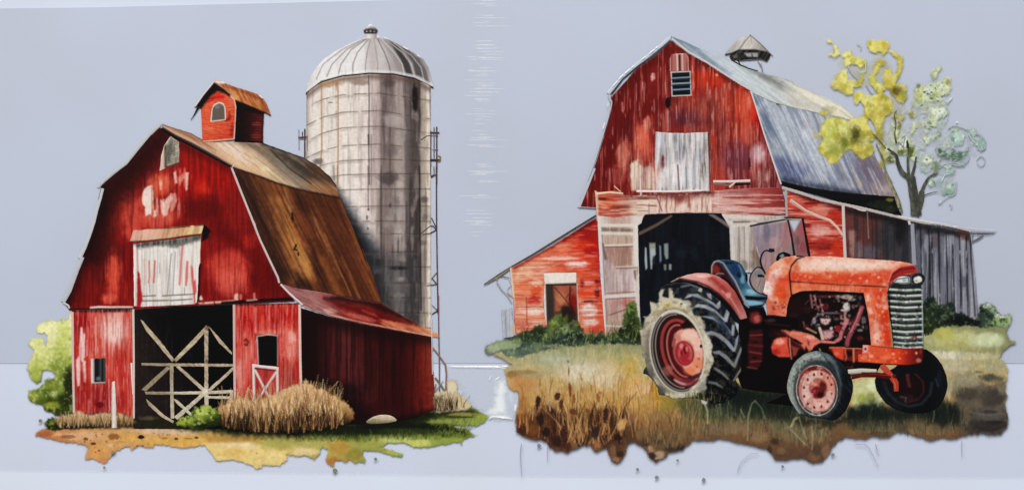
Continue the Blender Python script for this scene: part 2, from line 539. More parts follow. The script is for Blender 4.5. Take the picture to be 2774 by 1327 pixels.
# caged ladder up the silo
lad = []
R1 = '5a3f3a'; R2 = '7a6a70'
lad += [(P('B', '308,860 308,1052'), 3.6, R1), (P('B', '268,865 270,1000'), 2, '8d8a92'), (P('B', '292,880 292,930'), 2.4, R1), (P('B', '326,905 326,1010'), 2.2, '8a6a66'), (P('B', '264,918 328,914'), 3.4, R1), (P('B', '270,930 330,926'), 2, R2)]
lad += [(P('B', '1150,872 1150,1110'), 3, R1), (P('B', '1172,850 1172,1060'), 2.6, '6a5a5c'), (P('B', '1190,845 1190,1232'), 3.6, R1), (P('B', '1145,885 1208,887'), 4, '4a3a38'), (P('B', '1145,905 1200,905'), 2, R2), (P('B', '1145,1068 1215,1070'), 6, '3f3330'),
        (P('B', '1198,1040 1214,1045 1212,1078 1198,1076'), 4, '8a7648'), (P('B', '1085,935 1120,910 1148,905'), 3, '4a3d3b'), (P('B', '1148,1105 1150,1180 1170,1165'), 2.4, R1), (P('B', '1160,1000 1200,1000'), 2, R2)]
lad += [(P('E', '1176,0 1178,500 1184,900 1190,1232'), 3.4, R1), (P('E', '1155,0 1158,70'), 2.6, R2), (P('E', '1130,95 1178,68'), 2.6, R1), (P('E', '1135,430 1178,520'), 2.6, '4a3a38'), (P('E', '1050,560 1125,500 1150,500 1175,530'), 2.8, '4a3f3c'), (P('E', '1178,530 1125,560 1060,572'), 2.8, '4a3f3c'),
        (P('E', '1135,940 1185,880'), 2.6, R2), (P('E', '1140,935 1180,985 1100,998'), 2.8, R1), (P('E', '1140,1160 1188,1205'), 2.4, R2), (P('E', '1188,1190 1188,1215'), 7, '33292a')]
lad += [(P('H', '906,0 908,250 912,430 912,610'), 3.4, '7a5a58'), (P('H', '865,120 897,98'), 3.2, R1), (P('H', '868,330 912,385 950,440 957,500 952,610'), 4.6, '8a6a5c'), (P('H', '885,520 920,565 950,612'), 5, '7a7040'), (P('H', '890,600 935,540'), 2.4, 'b0a89c'), (P('H', '885,610 890,560'), 3.6, '8a8058'),
        (P('H', '862,150 868,500'), 3, 'cfc8c4')]
strips('railing', silo, lad[:6])
strips('ladder', silo, lad[6:])

# ---- foliage left of the barn
plant('bush', 'yellow green leafy bush at the left wall of the left barn', 'bush', P('R', '505,20 470,45 430,30 425,55 390,50 350,45 300,60 265,85 252,115 262,140 300,130 325,160 320,235 300,185 255,165 205,185 195,215 235,255 222,300 195,345 190,400 205,440 240,480 280,470 290,420 300,395 350,400 382,430 360,455 320,455 300,490 250,530 210,535 190,560 200,595 240,625 290,640 310,670 360,690 400,715 470,730 510,720'), 'b9bf5c', [
    GR(P('R', '230,120')[0], P('R', '480,600')[0], [(0, 'e4e3a0'), (.3, 'dadb8e'), (.55, 'a4b050'), (.8, '66782a'), (1, '39460f')], 1, .5),
    BL('R', 340, 130, 110, 110, 'ebe8ac', .8), BL('R', 440, 130, 60, 120, 'c3cc68', .6), BL('R', 290, 330, 80, 70, 'c9cd70', .6), BL('R', 400, 360, 90, 80, '7f8f38', .6), BL('R', 480, 480, 60, 150, '20290a', .9), BL('R', 450, 600, 60, 60, '2a330c', .85),
    BL('R', 250, 430, 50, 40, 'b0b850', .7), BL('R', 350, 500, 60, 50, '8f9a3c', .6), BL('R', 230, 575, 60, 40, '93982f', .7), BL('R', 370, 640, 60, 40, '8a932c', .8), BL('R', 370, 560, 40, 30, 'c3c388', .6), BL('R', 330, 640, 50, 30, 'a8a838', .6),
    T('e9eab0', .35, mnoise(9, .62, .08)), T('4f5f18', .4, mnoise(11, .66, .06), mgrad(P('R', '300,200')[0], P('R', '450,400')[0])), MO(.12, 7)], soft=3.5, rag=4, rs=7, pad=12)

# ---- ground under the left barn
gl = P('R', '320,800 420,760') + P('G', '-60,850') + [(350, 1140), (520, 1130), (800, 1150), (1050, 1110), (1150, 1080)] + P('H', '900,640 1000,690 1110,702 1165,732 1225,768 1205,800 1150,826 1100,822 1000,826 1090,846 1120,870 1152,886 1100,898 1058,918 1052,946 1044,922 1020,932 980,934 880,955 780,964 720,950 690,934 590,934 535,958 600,978 680,1002 682,1022 620,1016 520,985 430,982 425,1010 442,1040 438,1062 400,1050 385,1062 345,1042 312,1058 300,1045 252,1045 240,1085 205,1066 190,1030 210,1000 205,975 165,962 150,1008 120,1036 60,1015 30,1020') + \
    P('G', '1050,1060 1056,1095 1000,1138 930,1128 890,1130 880,1150 850,1158 825,1135 790,1128 750,1105 700,1095 600,1102 580,1100 545,1055 500,995 420,1010 330,1018 250,1000 200,995') + P('W', '1420,182 1350,172 1330,198 1250,195 1200,185 1140,225 1125,192 1085,192 1010,228 980,262 945,298 905,338 865,322 800,295 770,302 742,298 752,250 762,205 735,176 640,156 530,145 480,135 420,120 305,92 330,50 380,40')
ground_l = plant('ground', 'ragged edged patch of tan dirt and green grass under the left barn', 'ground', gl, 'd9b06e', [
    GR((90, 0), (1320, 0), [(0, 'b8763f'), (.12, 'cf9a62'), (.3, 'd8aa62'), (.5, 'd9b262'), (.62, 'b4a455'), (.8, '8e9a48'), (1, '93a04c')], 1, .15),
    # sunlit dirt, tan and cream washes
    BL('W', 700, 100, 360, 50, 'dfae86', .8), BL('W', 1500, 50, 480, 50, 'd8b494', .95), BL('W', 1100, 120, 300, 40, 'd9aa58', .7), BL('W', 1500, 150, 400, 40, 'd9aa50', .8), BL('W', 860, 250, 110, 90, 'd69a58', .9), BL('W', 900, 310, 60, 30, 'cd7f4e', .7), BL('W', 390, 80, 90, 40, 'a8603a', .9), BL('W', 500, 115, 120, 30, 'b9703e', .7),
    BL('W', 590, 105, 80, 18, '94603c', .9, .3), BL('W', 985, 105, 55, 32, '8d5a30', .9, .35), BL('W', 745, 125, 26, 16, '6f4524', .9, .4), BL('W', 810, 165, 30, 16, '6a3b20', .95, .4), BL('W', 1228, 108, 36, 22, '2c1a0c', 1, .4), BL('W', 1430, 118, 42, 14, '9a6d2c', .8), BL('W', 1535, 122, 24, 14, '4c3010', .95), BL('W', 1640, 120, 50, 10, '8a6a20', .8), BL('W', 1710, 112, 26, 13, '4e3c10', .9),
    BL('W', 1330, 72, 30, 8, 'a07650', .8), BL('W', 925, 145, 14, 12, '8d5c30', .8), BL('W', 985, 240, 20, 16, '8e4f30', .9), BL('W', 860, 225, 14, 14, '8a4a2c', .9), BL('W', 830, 238, 9, 12, '8a4a2c', .9), BL('W', 1195, 185, 16, 10, '7a4a20', .9), BL('W', 1240, 184, 18, 10, '7a4a20', .9), BL('W', 960, 180, 50, 20, 'e8bc8c', .8), BL('W', 1050, 150, 60, 14, 'a87a40', .5),
    PG(P('G', '480,985 600,985 820,978 900,1000 1050,1035 1060,1100 1000,1145 850,1165 780,1130 700,1100 570,1105'), 'e6cc84', .95, 5, 3), PG(P('G', '500,985 620,985 800,975 850,1000 830,1030 760,1020 600,1005'), 'ecd2a4', .9, 5, 4), BL('G', 700, 1050, 120, 40, 'dcb464', .7), BL('G', 950, 1080, 90, 50, 'ecd490', .7),
    BL('G', 960, 1005, 10, 8, '9a8030', .9), BL('G', 850, 1052, 9, 8, 'a08038', .9), PG(P('G', '480,935 700,925 900,940 850,975 700,978 520,980'), 'a8803a', .7, 10, 4),
    BL('G', 1000, 985, 200, 60, 'a8a858', .7), BL('G', 1150, 1030, 120, 50, 'cfc486', .7), BL('H', 100, 940, 140, 40, 'b2ac62', .8), BL('H', 90, 990, 90, 30, 'e2cc94', .9), BL('H', 30, 990, 60, 40, 'e4cc90', .8),
    BL('H', 280, 960, 90, 70, 'b98f40', .85), BL('H', 240, 1050, 70, 40, 'b07034', .9), BL('H', 380, 1010, 80, 60, '94883a', .9), BL('H', 330, 1040, 40, 24, 'b58a48', .7), BL('H', 420, 900, 100, 50, '8c9440', .7),
    BL('H', 640, 910, 170, 34, 'c2c874', .85), BL('H', 780, 935, 120, 34, 'cacb6e', .9), BL('H', 620, 990, 80, 30, 'b2b850', .85), BL('H', 960, 915, 110, 30, '8f9c3e', .8), BL('H', 1080, 890, 70, 26, '6c7a24', .8), BL('H', 240, 915, 26, 28, 'd2d488', .7),
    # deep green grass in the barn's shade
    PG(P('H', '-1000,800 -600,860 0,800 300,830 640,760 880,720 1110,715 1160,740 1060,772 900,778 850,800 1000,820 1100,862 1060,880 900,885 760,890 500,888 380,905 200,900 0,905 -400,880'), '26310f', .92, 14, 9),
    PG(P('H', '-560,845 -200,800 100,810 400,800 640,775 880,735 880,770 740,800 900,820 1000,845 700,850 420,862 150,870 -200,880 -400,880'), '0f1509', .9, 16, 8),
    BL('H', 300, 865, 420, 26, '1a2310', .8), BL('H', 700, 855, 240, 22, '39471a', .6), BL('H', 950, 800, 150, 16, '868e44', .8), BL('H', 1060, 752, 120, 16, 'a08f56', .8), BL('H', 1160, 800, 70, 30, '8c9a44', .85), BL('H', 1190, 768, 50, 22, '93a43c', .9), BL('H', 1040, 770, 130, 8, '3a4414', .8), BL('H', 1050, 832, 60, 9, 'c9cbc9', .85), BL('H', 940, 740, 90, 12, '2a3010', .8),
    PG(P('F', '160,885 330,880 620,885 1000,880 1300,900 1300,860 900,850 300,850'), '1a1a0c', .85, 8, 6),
    BLADES(P('H', '0,905 1080,880 1080,900 500,930 0,925'), 220, 8, 22, ['3a481a', '4c5c20', '7c8a3a', '2a3610'], 2, .3, .6, seed=4),
    BLADES(P('H', '880,830 1150,780 1200,770 1100,880 900,890'), 120, 6, 18, ['3a481a', '6a7a2c', 'a2ac50'], 2, .5, .6, seed=5),
    SPECK(P('W', '420,70 1700,60 1700,150 1300,190 760,260'), 60, 2, 5, ['8a5a2c', 'a8743c', 'e8c490', '6a3f1c'], .7, .6, 7), MO(.09, 10), MO(.05, 4)], soft=3, rag=4, rs=7, pad=14, smooth=False)
ground_l['kind'] = 'structure'
sp = [(P('W', '1125,190')[0], 4), (P('H', '250,1108')[0], 5), (P('H', '508,1034')[0], 3), (P('H', '412,1108')[0], 2), (P('R', '282,746')[0], 4), (P('W', '985,250')[0], 4), (P('W', '910,375')[0], 2.4), (P('W', '760,350')[0], 2), (P('W', '935,345')[0], 2.2)]
# ---- the red barn of the left picture
barn = thing('barn', 'bright red gambrel barn with rusty brown roof, white hay door and open dark doorway', 'barn', 600, 1130)
RED = ['5a0606', '7c0c0a', 'b81a12', 'd8543e']
# roof planes
part('roof', barn, P('C', '888,112 1000,150 1130,190 1225,245') + P('D', '60,112 260,108 500,118 640,170 840,240 960,310 1060,400 1110,470 1132,565 1000,540 800,500 600,440 470,390 250,318') + P('C', '1470,462 1300,352 1130,258 900,138'), 'b08c68', [
    GR(P('D', '200,120')[0], P('D', '1130,560')[0], [(0, 'c8a184'), (.3, 'c3a482'), (.5, '98826a'), (.7, '77604c'), (1, '8a5c3c')]),
    PG(P('D', '80,115 260,112 420,230 620,400 790,490 600,440 470,395 250,310'), 'd9b48c', .9, 16, 6), PG(P('D', '120,120 270,120 350,200 420,280 300,250'), 'ecd8c8', .9, 20, 6), PG(P('D', '400,200 560,320 760,480 640,440 500,360'), 'dcc49c', .8, 14), BL('D', 520, 330, 50, 30, 'ecd8b0', .8),
    PG(P('D', '270,105 500,118 560,180 700,290 820,430 700,380 560,260 420,160'), '50463e', .85, 18, 5), PG(P('D', '500,118 640,170 840,240 900,330 940,430 820,390 700,290'), '3b322c', .85, 16, 5), PG(P('D', '560,240 700,300 860,440 880,500 740,440'), '8d8170', .7, 14, 4), PG(P('D', '840,240 960,310 1060,400 1110,470 1000,440 900,400'), '4a3022', .8, 14, 4),
    PG(P('D', '860,450 1110,470 1130,560 960,540'), 'a06a44', .8, 16, 5), LN(P('D', '500,118 640,170 840,240 960,310 1060,400 1110,470'), 5, '15130f', .9, 3), LN(P('D', '560,170 720,330 900,455'), 3, '2c241e', .8, 2.5), LN(P('D', '250,316 470,390 600,440 800,498 1130,562'), 3, '4a2c18', .8, 2),
    PG(P('C', '890,116 1130,200 1220,250 1340,330 1200,270 1000,170'), '93603c', .9, 5), LN(P('C', '890,112 1000,150 1130,190 1225,245'), 4, '5a3a30', .8, 2),
    ST('e8ceac', .3, 90, 5, .6, .1, 38), ST('4a3426', .35, 90, 5, .6, .1, 38), MO(.06, 6)])
part('roof_slope', barn, P('D', '250,318 470,390 600,440 800,500 1130,565 1170,640 1250,830 1390,1200') + P('E', '560,690 640,900 720,1147 490,1112 200,1052 0,1022') + P('b', '2120,880 1800,775 1690,560 1560,260') + P('D', '440,790 330,560'), '5a2c18', [
    GR(P('D', '240,800')[0], P('D', '1250,500')[0], [(0, '3d2218'), (.25, '4c2a1a'), (.4, '8a5028'), (.55, '7a3f20'), (.75, '5a2a16'), (1, '5c2c17')], 1, .12),
    PG(P('D', '560,560 640,560 760,820 860,1020 920,1180 920,1260 760,1250 700,1060 620,800'), 'bd7c40', .9, 14, 7), PG(P('D', '700,830 800,950 890,1100 915,1200 860,1230 780,1080'), 'd9a055', .85, 12, 6), PG(P('D', '680,490 740,640 750,720 720,700 680,580'), 'c09058', .8, 8, 4), PG(P('D', '460,560 540,740 600,900 560,880 490,700'), 'a4673c', .7, 9, 4),
    PG(P('D', '800,500 830,510 950,760 1060,980 1160,1240 1120,1240 1000,960 900,760'), '9a6038', .85, 6, 3), PG(P('D', '1110,570 1150,590 1250,830 1390,1200 1360,1180 1230,840'), 'a05c34', .8, 6, 3), PG(P('E', '420,450 480,520 720,1140 660,1120 540,800'), '8a4c22', .75, 10, 4),
    PG(P('D', '260,330 330,360 520,760 640,1080 760,1240 640,1240 480,860'), '2a1812', .8, 18, 6), PG(P('D', '760,520 860,560 930,720 830,700 770,620'), '3e1a0c', .75, 16, 6), PG(P('D', '850,560 1100,570 1200,800 1060,760'), '48200f', .7, 24, 8), PG(P('D', '880,880 980,980 1000,1240 930,1200'), '38180c', .85, 14, 8), PG(P('E', '150,720 260,880 300,1050 210,1040'), '3a1a0e', .8, 12, 6),
    PG(P('E', '0,880 120,960 180,1050 0,1030'), '1e140e', .9, 14, 6), PG(P('E', '260,500 420,800 560,1100 480,1100 300,800'), '4a200e', .6, 14, 6), PG(P('E', '120,560 250,800 400,1080 340,1070 200,800'), '9c5f2a', .7, 9, 4), LN(P('E', '380,760 450,900 540,1110'), 5, 'a0642c', .7, 3), LN(P('E', '240,560 330,780 430,1000 460,1080'), 4, 'a87038', .7, 3),
    ST('c08048', .28, 150, 5, .64, .08, 64), T('5a2412', .22), ST('2a120a', .55, 170, 6, .6, .08, 64), ST('7a4426', .4, 110, 3.5, .58, .08, 64), LN(P('D', '740,700 750,760 735,740'), 5, '1e100a', .9), LN(P('D', '775,965 760,1000 780,1010'), 5, '1a0e08', .95), LN(P('D', '790,1030 795,1050'), 5, '2a160a', .9),
    LN(P('D', '250,322 470,394 600,446 800,504 1130,570'), 4, '2a1208', .85, 3), LN(P('E', '0,1020 200,1050 490,1110 715,1145'), 4, '2c150b', .8, 2), MO(.1, 7)])
# lean-to side
part('side_wall', barn, P('H', '30,80 110,104 200,130 420,182 640,222 866,262 869,450 880,600 886,722 760,775 640,800 420,815 100,830 30,760'), '4a0a0c', [
    GR(P('H', '30,0')[0], P('H', '880,0')[0], [(0, '1a0304'), (.12, '2c0607'), (.3, '5c1616'), (.5, '4a0c0d'), (.75, '420809'), (.92, '7a1c14'), (1, '8a2a1c')]),
    ST('7c3232', .65, 190, 9, .55, .1, 90, mblob('H', 390, 440, 260, 330, .7)), PG(P('H', '230,230 260,200 330,190 380,220 480,620 460,660 400,640 300,560'), '713033', .5, 30, 6), ST('1c0203', .75, 240, 7, .58, .08), ST('94402c', .6, 160, 6, .55, .1, 90, mblob('H', 840, 400, 60, 250, .7)),
    T('160203', .85, mpoly(P('H', '30,80 110,104 420,182 640,222 866,262 866,300 640,290 420,240 110,160 90,600 30,640'), 30)), BL('H', 250, 600, 300, 90, '1c0406', .7, .8), BL('H', 520, 720, 320, 60, '420a10', .6), PG(P('H', '36,560 200,560 380,660 480,780 30,830'), '0f0203', .85, 34, 10), T('1a0608', .9, mpoly(P('H', '30,810 420,770 640,770 900,715 900,850 30,850'), 14, 5)), MO(.1, 7)])
part('side_roof', barn, P('b', '1800,772') + P('E', '0,1018 200,1048 490,1108 718,1142') + P('H', '556,60 690,135 800,195 908,250 914,268 866,262 720,236 550,202 420,174 330,157 200,120 120,96 60,74 20,30'), '8a1c16', [
    GR(P('H', '60,40')[0], P('H', '860,250')[0], [(0, 'a06a66'), (.2, '94504c'), (.35, 'a03a30'), (.6, '8a1812'), (.8, 'b86040'), (1, 'd89468')]),
    PG(P('H', '180,20 330,50 560,120 760,180 640,170 420,120 280,80'), '6d0a0a', .9, 10, 4), PG(P('H', '420,30 560,62 700,140 800,190 700,160 520,90'), '2a0506', .9, 10, 4), PG(P('H', '180,20 420,60 540,62 270,0'), '2e0807', .85, 10, 4), PG(P('H', '40,20 120,20 200,70 240,110 120,92'), 'ad7c76', .8, 14, 5), BL('H', 215, 100, 60, 24, 'd8a494', .85), BL('H', 420, 140, 130, 20, 'b86254', .8, .6, 14), BL('H', 620, 185, 120, 26, 'd68258', .85, .6, 14), BL('H', 470, 110, 80, 16, 'a8382a', .8, .6, 22),
    LN(P('H', '30,62 120,94 200,118 420,172 640,213 866,258 905,266'), 4, 'e0b49c', .85, 2), ST('3c0606', .4, 50, 4, .6, .1, 25), MO(.08, 6)])
# gable front
gable = P('C', '885,148 1478,472') + P('b', '1460,20 1560,262 1690,562 1795,772 1962,966 1500,992 1160,1009 880,1028 560,1044 260,1056 0,1064') + P('a', '390,1200 160,1196 96,1118 184,898 282,616 372,376 432,136 472,-12') + P('C', '332,848 380,640 376,622 505,518 630,398 742,262 860,140')
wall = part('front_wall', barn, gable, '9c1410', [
    BL('C', 1250, 520, 400, 420, 'c01208', .9, .8), BL('C', 900, 420, 160, 260, 'ae2016', .6, .8), BL('C', 560, 820, 300, 360, '93201a', .7, .8), BL('C', 640, 880, 150, 260, 'cf503c', .8, .8), BL('C', 860, 900, 200, 130, 'd0523e', .85, .7), BL('C', 880, 610, 130, 120, 'd65a3c', .85, .6), BL('C', 1230, 640, 90, 90, 'd22c18', .8, .8),
    BL('C', 1230, 820, 270, 150, '7a0705', .85, .7), BL('b', 1250, 600, 330, 260, 'd24a3a', .8, .7), BL('b', 1250, 760, 260, 190, 'dc5f4e', .75, .7), BL('b', 1480, 300, 120, 130, 'c82a1c', .7, .8),
    PG(P('b', '1150,60 1330,280 1450,520 1540,720 1640,880 1900,950 1960,940 1690,560 1560,330 1480,500 1380,420 1250,300 1050,240 1040,60'), '7d0404', .8, 20, 8), BL('b', 1560, 200, 60, 160, 'c8120c', .7, .8, -18), PG(P('b', '1420,560 1600,760 1700,900 1560,900 1480,760'), '7c0202', .7, 18, 8), BL('b', 970, 830, 40, 140, '8e0606', .9, .5),
    BL('a', 560, 600, 300, 420, '4a0606', .6, .9), BL('a', 640, 800, 110, 330, 'd8513a', .85, .7), BL('a', 600, 1060, 110, 90, 'e0614a', .85, .6), BL('a', 800, 800, 70, 400, 'a00c0a', .8, .7), BL('a', 300, 1050, 200, 120, '94100c', .7), BL('a', 850, 330, 120, 140, 'd24a36', .7),
    ST('5a0404', .45, 90, 5, .6, .09), ST('e87a62', .4, 70, 3.6, .64, .07, 90, mblob('b', 1250, 700, 420, 420, .6)), ST('e8745a', .5, 90, 4, .58, .08, 90, mblob('a', 650, 850, 200, 420, .6)), ST('e88a70', .6, 60, 3.4, .52, .08, 90, mblob('C', 900, 720, 240, 320, .6)), ST('3a0303', .35, 140, 3, .66, .06),
    PG(P('C', '740,650 775,630 803,622 812,700 812,760 806,830 800,868 780,860 752,880 742,800 722,770 722,700'), 'ecdccd', .95, 2.5, 2), PG(P('C', '815,835 840,820 840,880 815,885'), 'e6d4c4', .8, 2, 2), PG(P('C', '865,730 890,745 940,720 960,690 970,720 950,790 930,870 910,880 880,850'), 'e8c8b8', .85, 3, 3), PG(P('C', '960,690 1000,690 1010,760 985,830 960,840'), 'dcaa98', .7, 3, 3), PG(P('C', '985,520 1005,500 1015,600 995,610'), 'eed2c4', .8, 3, 2), PG(P('C', '1080,515 1108,515 1100,660 1085,670'), 'e8bcb0', .85, 2, 2), PG(P('C', '1020,560 1060,520 1075,560 1030,620'), 'd88e7c', .8, 4, 3), PG(P('C', '865,570 885,590 885,660 868,660'), 'eebca8', .8, 3, 2), LN(P('C', '862,740 866,870'), 3, '7a4030', .6), LN(P('C', '800,640 803,870'), 3, '8a5a48', .6), LN(P('C', '960,640 940,700 900,760'), 3, '8a2a1c', .7),
    ST('f0d8c8', .75, 40, 3.4, .6, .08, 90, mblob('C', 920, 800, 190, 120, .5)), ST('f0d0c0', .6, 60, 3, .62, .08, 90, mblob('C', 1040, 560, 110, 110, .5)),
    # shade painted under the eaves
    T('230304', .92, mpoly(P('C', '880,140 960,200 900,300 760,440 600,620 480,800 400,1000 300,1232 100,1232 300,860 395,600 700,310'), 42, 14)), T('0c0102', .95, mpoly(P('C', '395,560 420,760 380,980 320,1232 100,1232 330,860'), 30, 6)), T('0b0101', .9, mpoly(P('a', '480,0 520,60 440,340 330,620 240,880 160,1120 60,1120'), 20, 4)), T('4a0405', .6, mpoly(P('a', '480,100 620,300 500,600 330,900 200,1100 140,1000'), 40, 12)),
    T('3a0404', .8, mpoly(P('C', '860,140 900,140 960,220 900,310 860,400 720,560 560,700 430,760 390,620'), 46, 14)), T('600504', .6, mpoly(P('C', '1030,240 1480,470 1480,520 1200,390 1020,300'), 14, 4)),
    PG(P('b', '935,130 955,118 1030,190 1010,215 1000,260 930,310'), '0b0202', .97, 3, 1), LN(P('b', '905,560 890,700 895,960'), 7, '2a0404', .9, 3), PG(P('b', '900,930 920,900 940,950 905,960'), 'e8d8c8', .9, 2), PG(P('b', '1290,890 1330,880 1335,960 1285,970'), 'ecd0c4', .8, 3, 2), BL('b', 1360, 920, 20, 50, 'd88a7c', .7), PG(P('b', '1500,880 1520,870 1530,960 1500,960'), 'e0988a', .7, 2),
    # pale chipped bottom edge and its dark gap
    LN(P('a', '390,1165 480,1155 620,1160 700,1158 850,1160'), 6, 'e6dccb', .95, 2), LN(P('a', '150,1178 400,1180 860,1172'), 4, '24090a', .9, 2), LN(P('b', '830,995 1000,986 1150,975 1280,962'), 5, 'e0d0bc', .9, 2, None, mnoise(10, .38, .1)), LN(P('b', '1160,990 1500,965 1950,940'), 9, '1a0404', .95, 3), LN(P('b', '1430,960 1540,950'), 4, 'e0c8b8', .7),
    LN(P('b', '900,330 905,540'), 4, 'd89a88', .7), MO(.08, 6)])
# trim boards along the eaves
strips('trim', barn, [(P('C', '880,110 790,195 700,300 640,375 588,440 480,520 405,585 350,640'), 9, 'b9b9b6', 8), (P('C', '392,648 372,730 342,830 318,930 282,1040 240,1150 200,1232'), 9, 'c3c3c4', 10), (P('a', '300,600 240,740 150,980 80,1100'), 11, 'b9bbc0', 14), (P('a', '80,1105 140,1140 150,1170'), 6, 'c9c5c0'),
    (P('C', '800,205 700,325 590,462 480,545 390,632'), 5, '20201e', 4), (P('C', '890,128 1000,195 1140,262 1290,345 1475,450'), 4.5, 'b88f72'), (P('C', '885,148 1000,218 1140,290 1300,378 1470,470'), 11, '191512', 9),
    (P('D', '228,322 262,300'), 4, 'c8b8ae'), (P('D', '237,325 290,460 342,590 400,735 472,920 552,1090 622,1236') + P('b', '1790,765'), 6.5, 'cbbab5'), (P('b', '1805,780 1900,880 2050,1010'), 6, 'd8c6c4')], dome=.00008)
# gable vent window
gw = part('gable_window', barn, P('C', '958,213 1028,262 1030,438 905,482 868,502 880,375 905,290'), 'b9b3a2', [
    GR(P('C', '870,0')[0], P('C', '1030,0')[0], [(0, 'e0b8a8'), (.2, 'd0b0a0'), (.26, '4a4438'), (.4, '9a9484'), (1, 'b4ae9c')]), PG(P('C', '915,310 955,255 975,245 985,330 950,420 915,460'), '6a665a', .8, 4, 3), LN(P('C', '958,218 895,305 878,400'), 5, 'd8c8bc', .95), LN(P('C', '960,218 1026,265 1026,430'), 4, 'b8b0a0', .9), LN(P('C', '905,478 1028,436'), 4, '3a342a', .9)] +
    [LN(P('C', '%d,%d %d,%d' % (915, y + 12, 1022, y - 14)), 1.6, '4f4a40', .75, 1.2, None, mnoise(9, .42, .15)) for y in range(290, 470, 14)] + [ST('34302a', .5, 16, 4, .6, .1), LN(P('C', '868,490 905,480'), 6, 'd0b8a8', .9)])
# hay door with its little canopy
hay = part('hay_door', barn, P('b', '165,335 920,240 915,300 905,540 890,600 885,760 880,860 870,985 820,1000 560,1015 270,1028 175,1020 170,700'), 'e6dfd6', [
    ST('b8aca0', .55, 200, 7, .6, .08), ST('ffffff', .6, 200, 8, .6, .1), ST('8a8074', .5, 160, 3, .68, .05),
    LN(P('b', '205,360 215,600 222,760'), 4.5, 'b88a84', .8), PG(P('b', '212,640 235,660 262,900 270,960 240,1030 205,1020 205,880'), 'a8161a', .95, 2.5, 2), LN(P('b', '285,500 290,650 292,780'), 4, 'd0a49a', .8), LN(P('b', '340,520 345,700 335,760'), 4.5, 'c06a60', .8), LN(P('b', '405,520 400,660 392,760'), 5, 'c0625a', .85), LN(P('b', '712,350 700,500 690,640 680,780'), 6, 'd4736a', .85), PG(P('b', '755,520 778,520 775,700 760,800 740,800 745,650'), 'd05f58', .9, 2.5), PG(P('b', '805,570 830,600 840,740 858,730 870,860 850,900 830,880 815,760'), 'c2413c', .85, 3), LN(P('b', '840,880 845,980'), 5, 'b83028', .8),
    LN(P('b', '590,440 570,600 545,890'), 3, '8a8488', .8), LN(P('b', '632,420 620,640 605,890'), 3, '8f8a8a', .7), LN(P('b', '735,820 735,890'), 3, '7a6a60', .6), LN(P('b', '455,540 460,660'), 3, 'a8a090', .7), LN(P('b', '340,760 350,880'), 3, 'a09888', .7),
    PG(P('b', '160,320 925,230 915,300 740,340 640,370 560,360 480,350 340,355 220,380'), '57554f', .8, 6, 5), ST('1a1916', .8, 40, 5, .5, .1, 90, mpoly(P('b', '160,320 925,230 915,270 640,330 220,370'), 8)),
    LN(P('b', '270,912 410,905'), 3, '5a524a', .9), LN(P('b', '490,908 830,890'), 3, '5a524a', .9), LN(P('b', '275,965 560,958'), 3.4, '5f574e', .9), LN(P('b', '580,960 820,945'), 3.4, '6a6054', .9), LN(P('b', '830,900 835,990'), 4, 'd8b8a0', .8), MO(.04, 5)])
part('door_canopy', barn, P('b', '165,180 520,150 950,118 918,225 780,240 560,272 440,290 310,300 125,308'), 'd8ac88', [
    GR(P('b', '130,0')[0], P('b', '940,0')[0], [(0, 'd49a86'), (.3, 'dcae94'), (.6, 'cf9a72'), (.8, 'dcb47a'), (1, 'dcc490')]), ST('8a5a40', .55, 60, 5, .6, .08, 105), ST('f0d8b8', .5, 60, 6, .62, .08, 105), LN(P('b', '165,180 350,158 620,150 950,118'), 4, '3a1a14', .85, 2, None, mnoise(20, .35, .1)), LN(P('b', '125,308 310,300 560,274 780,240 915,226'), 4, '2c2822', .95, 2)])
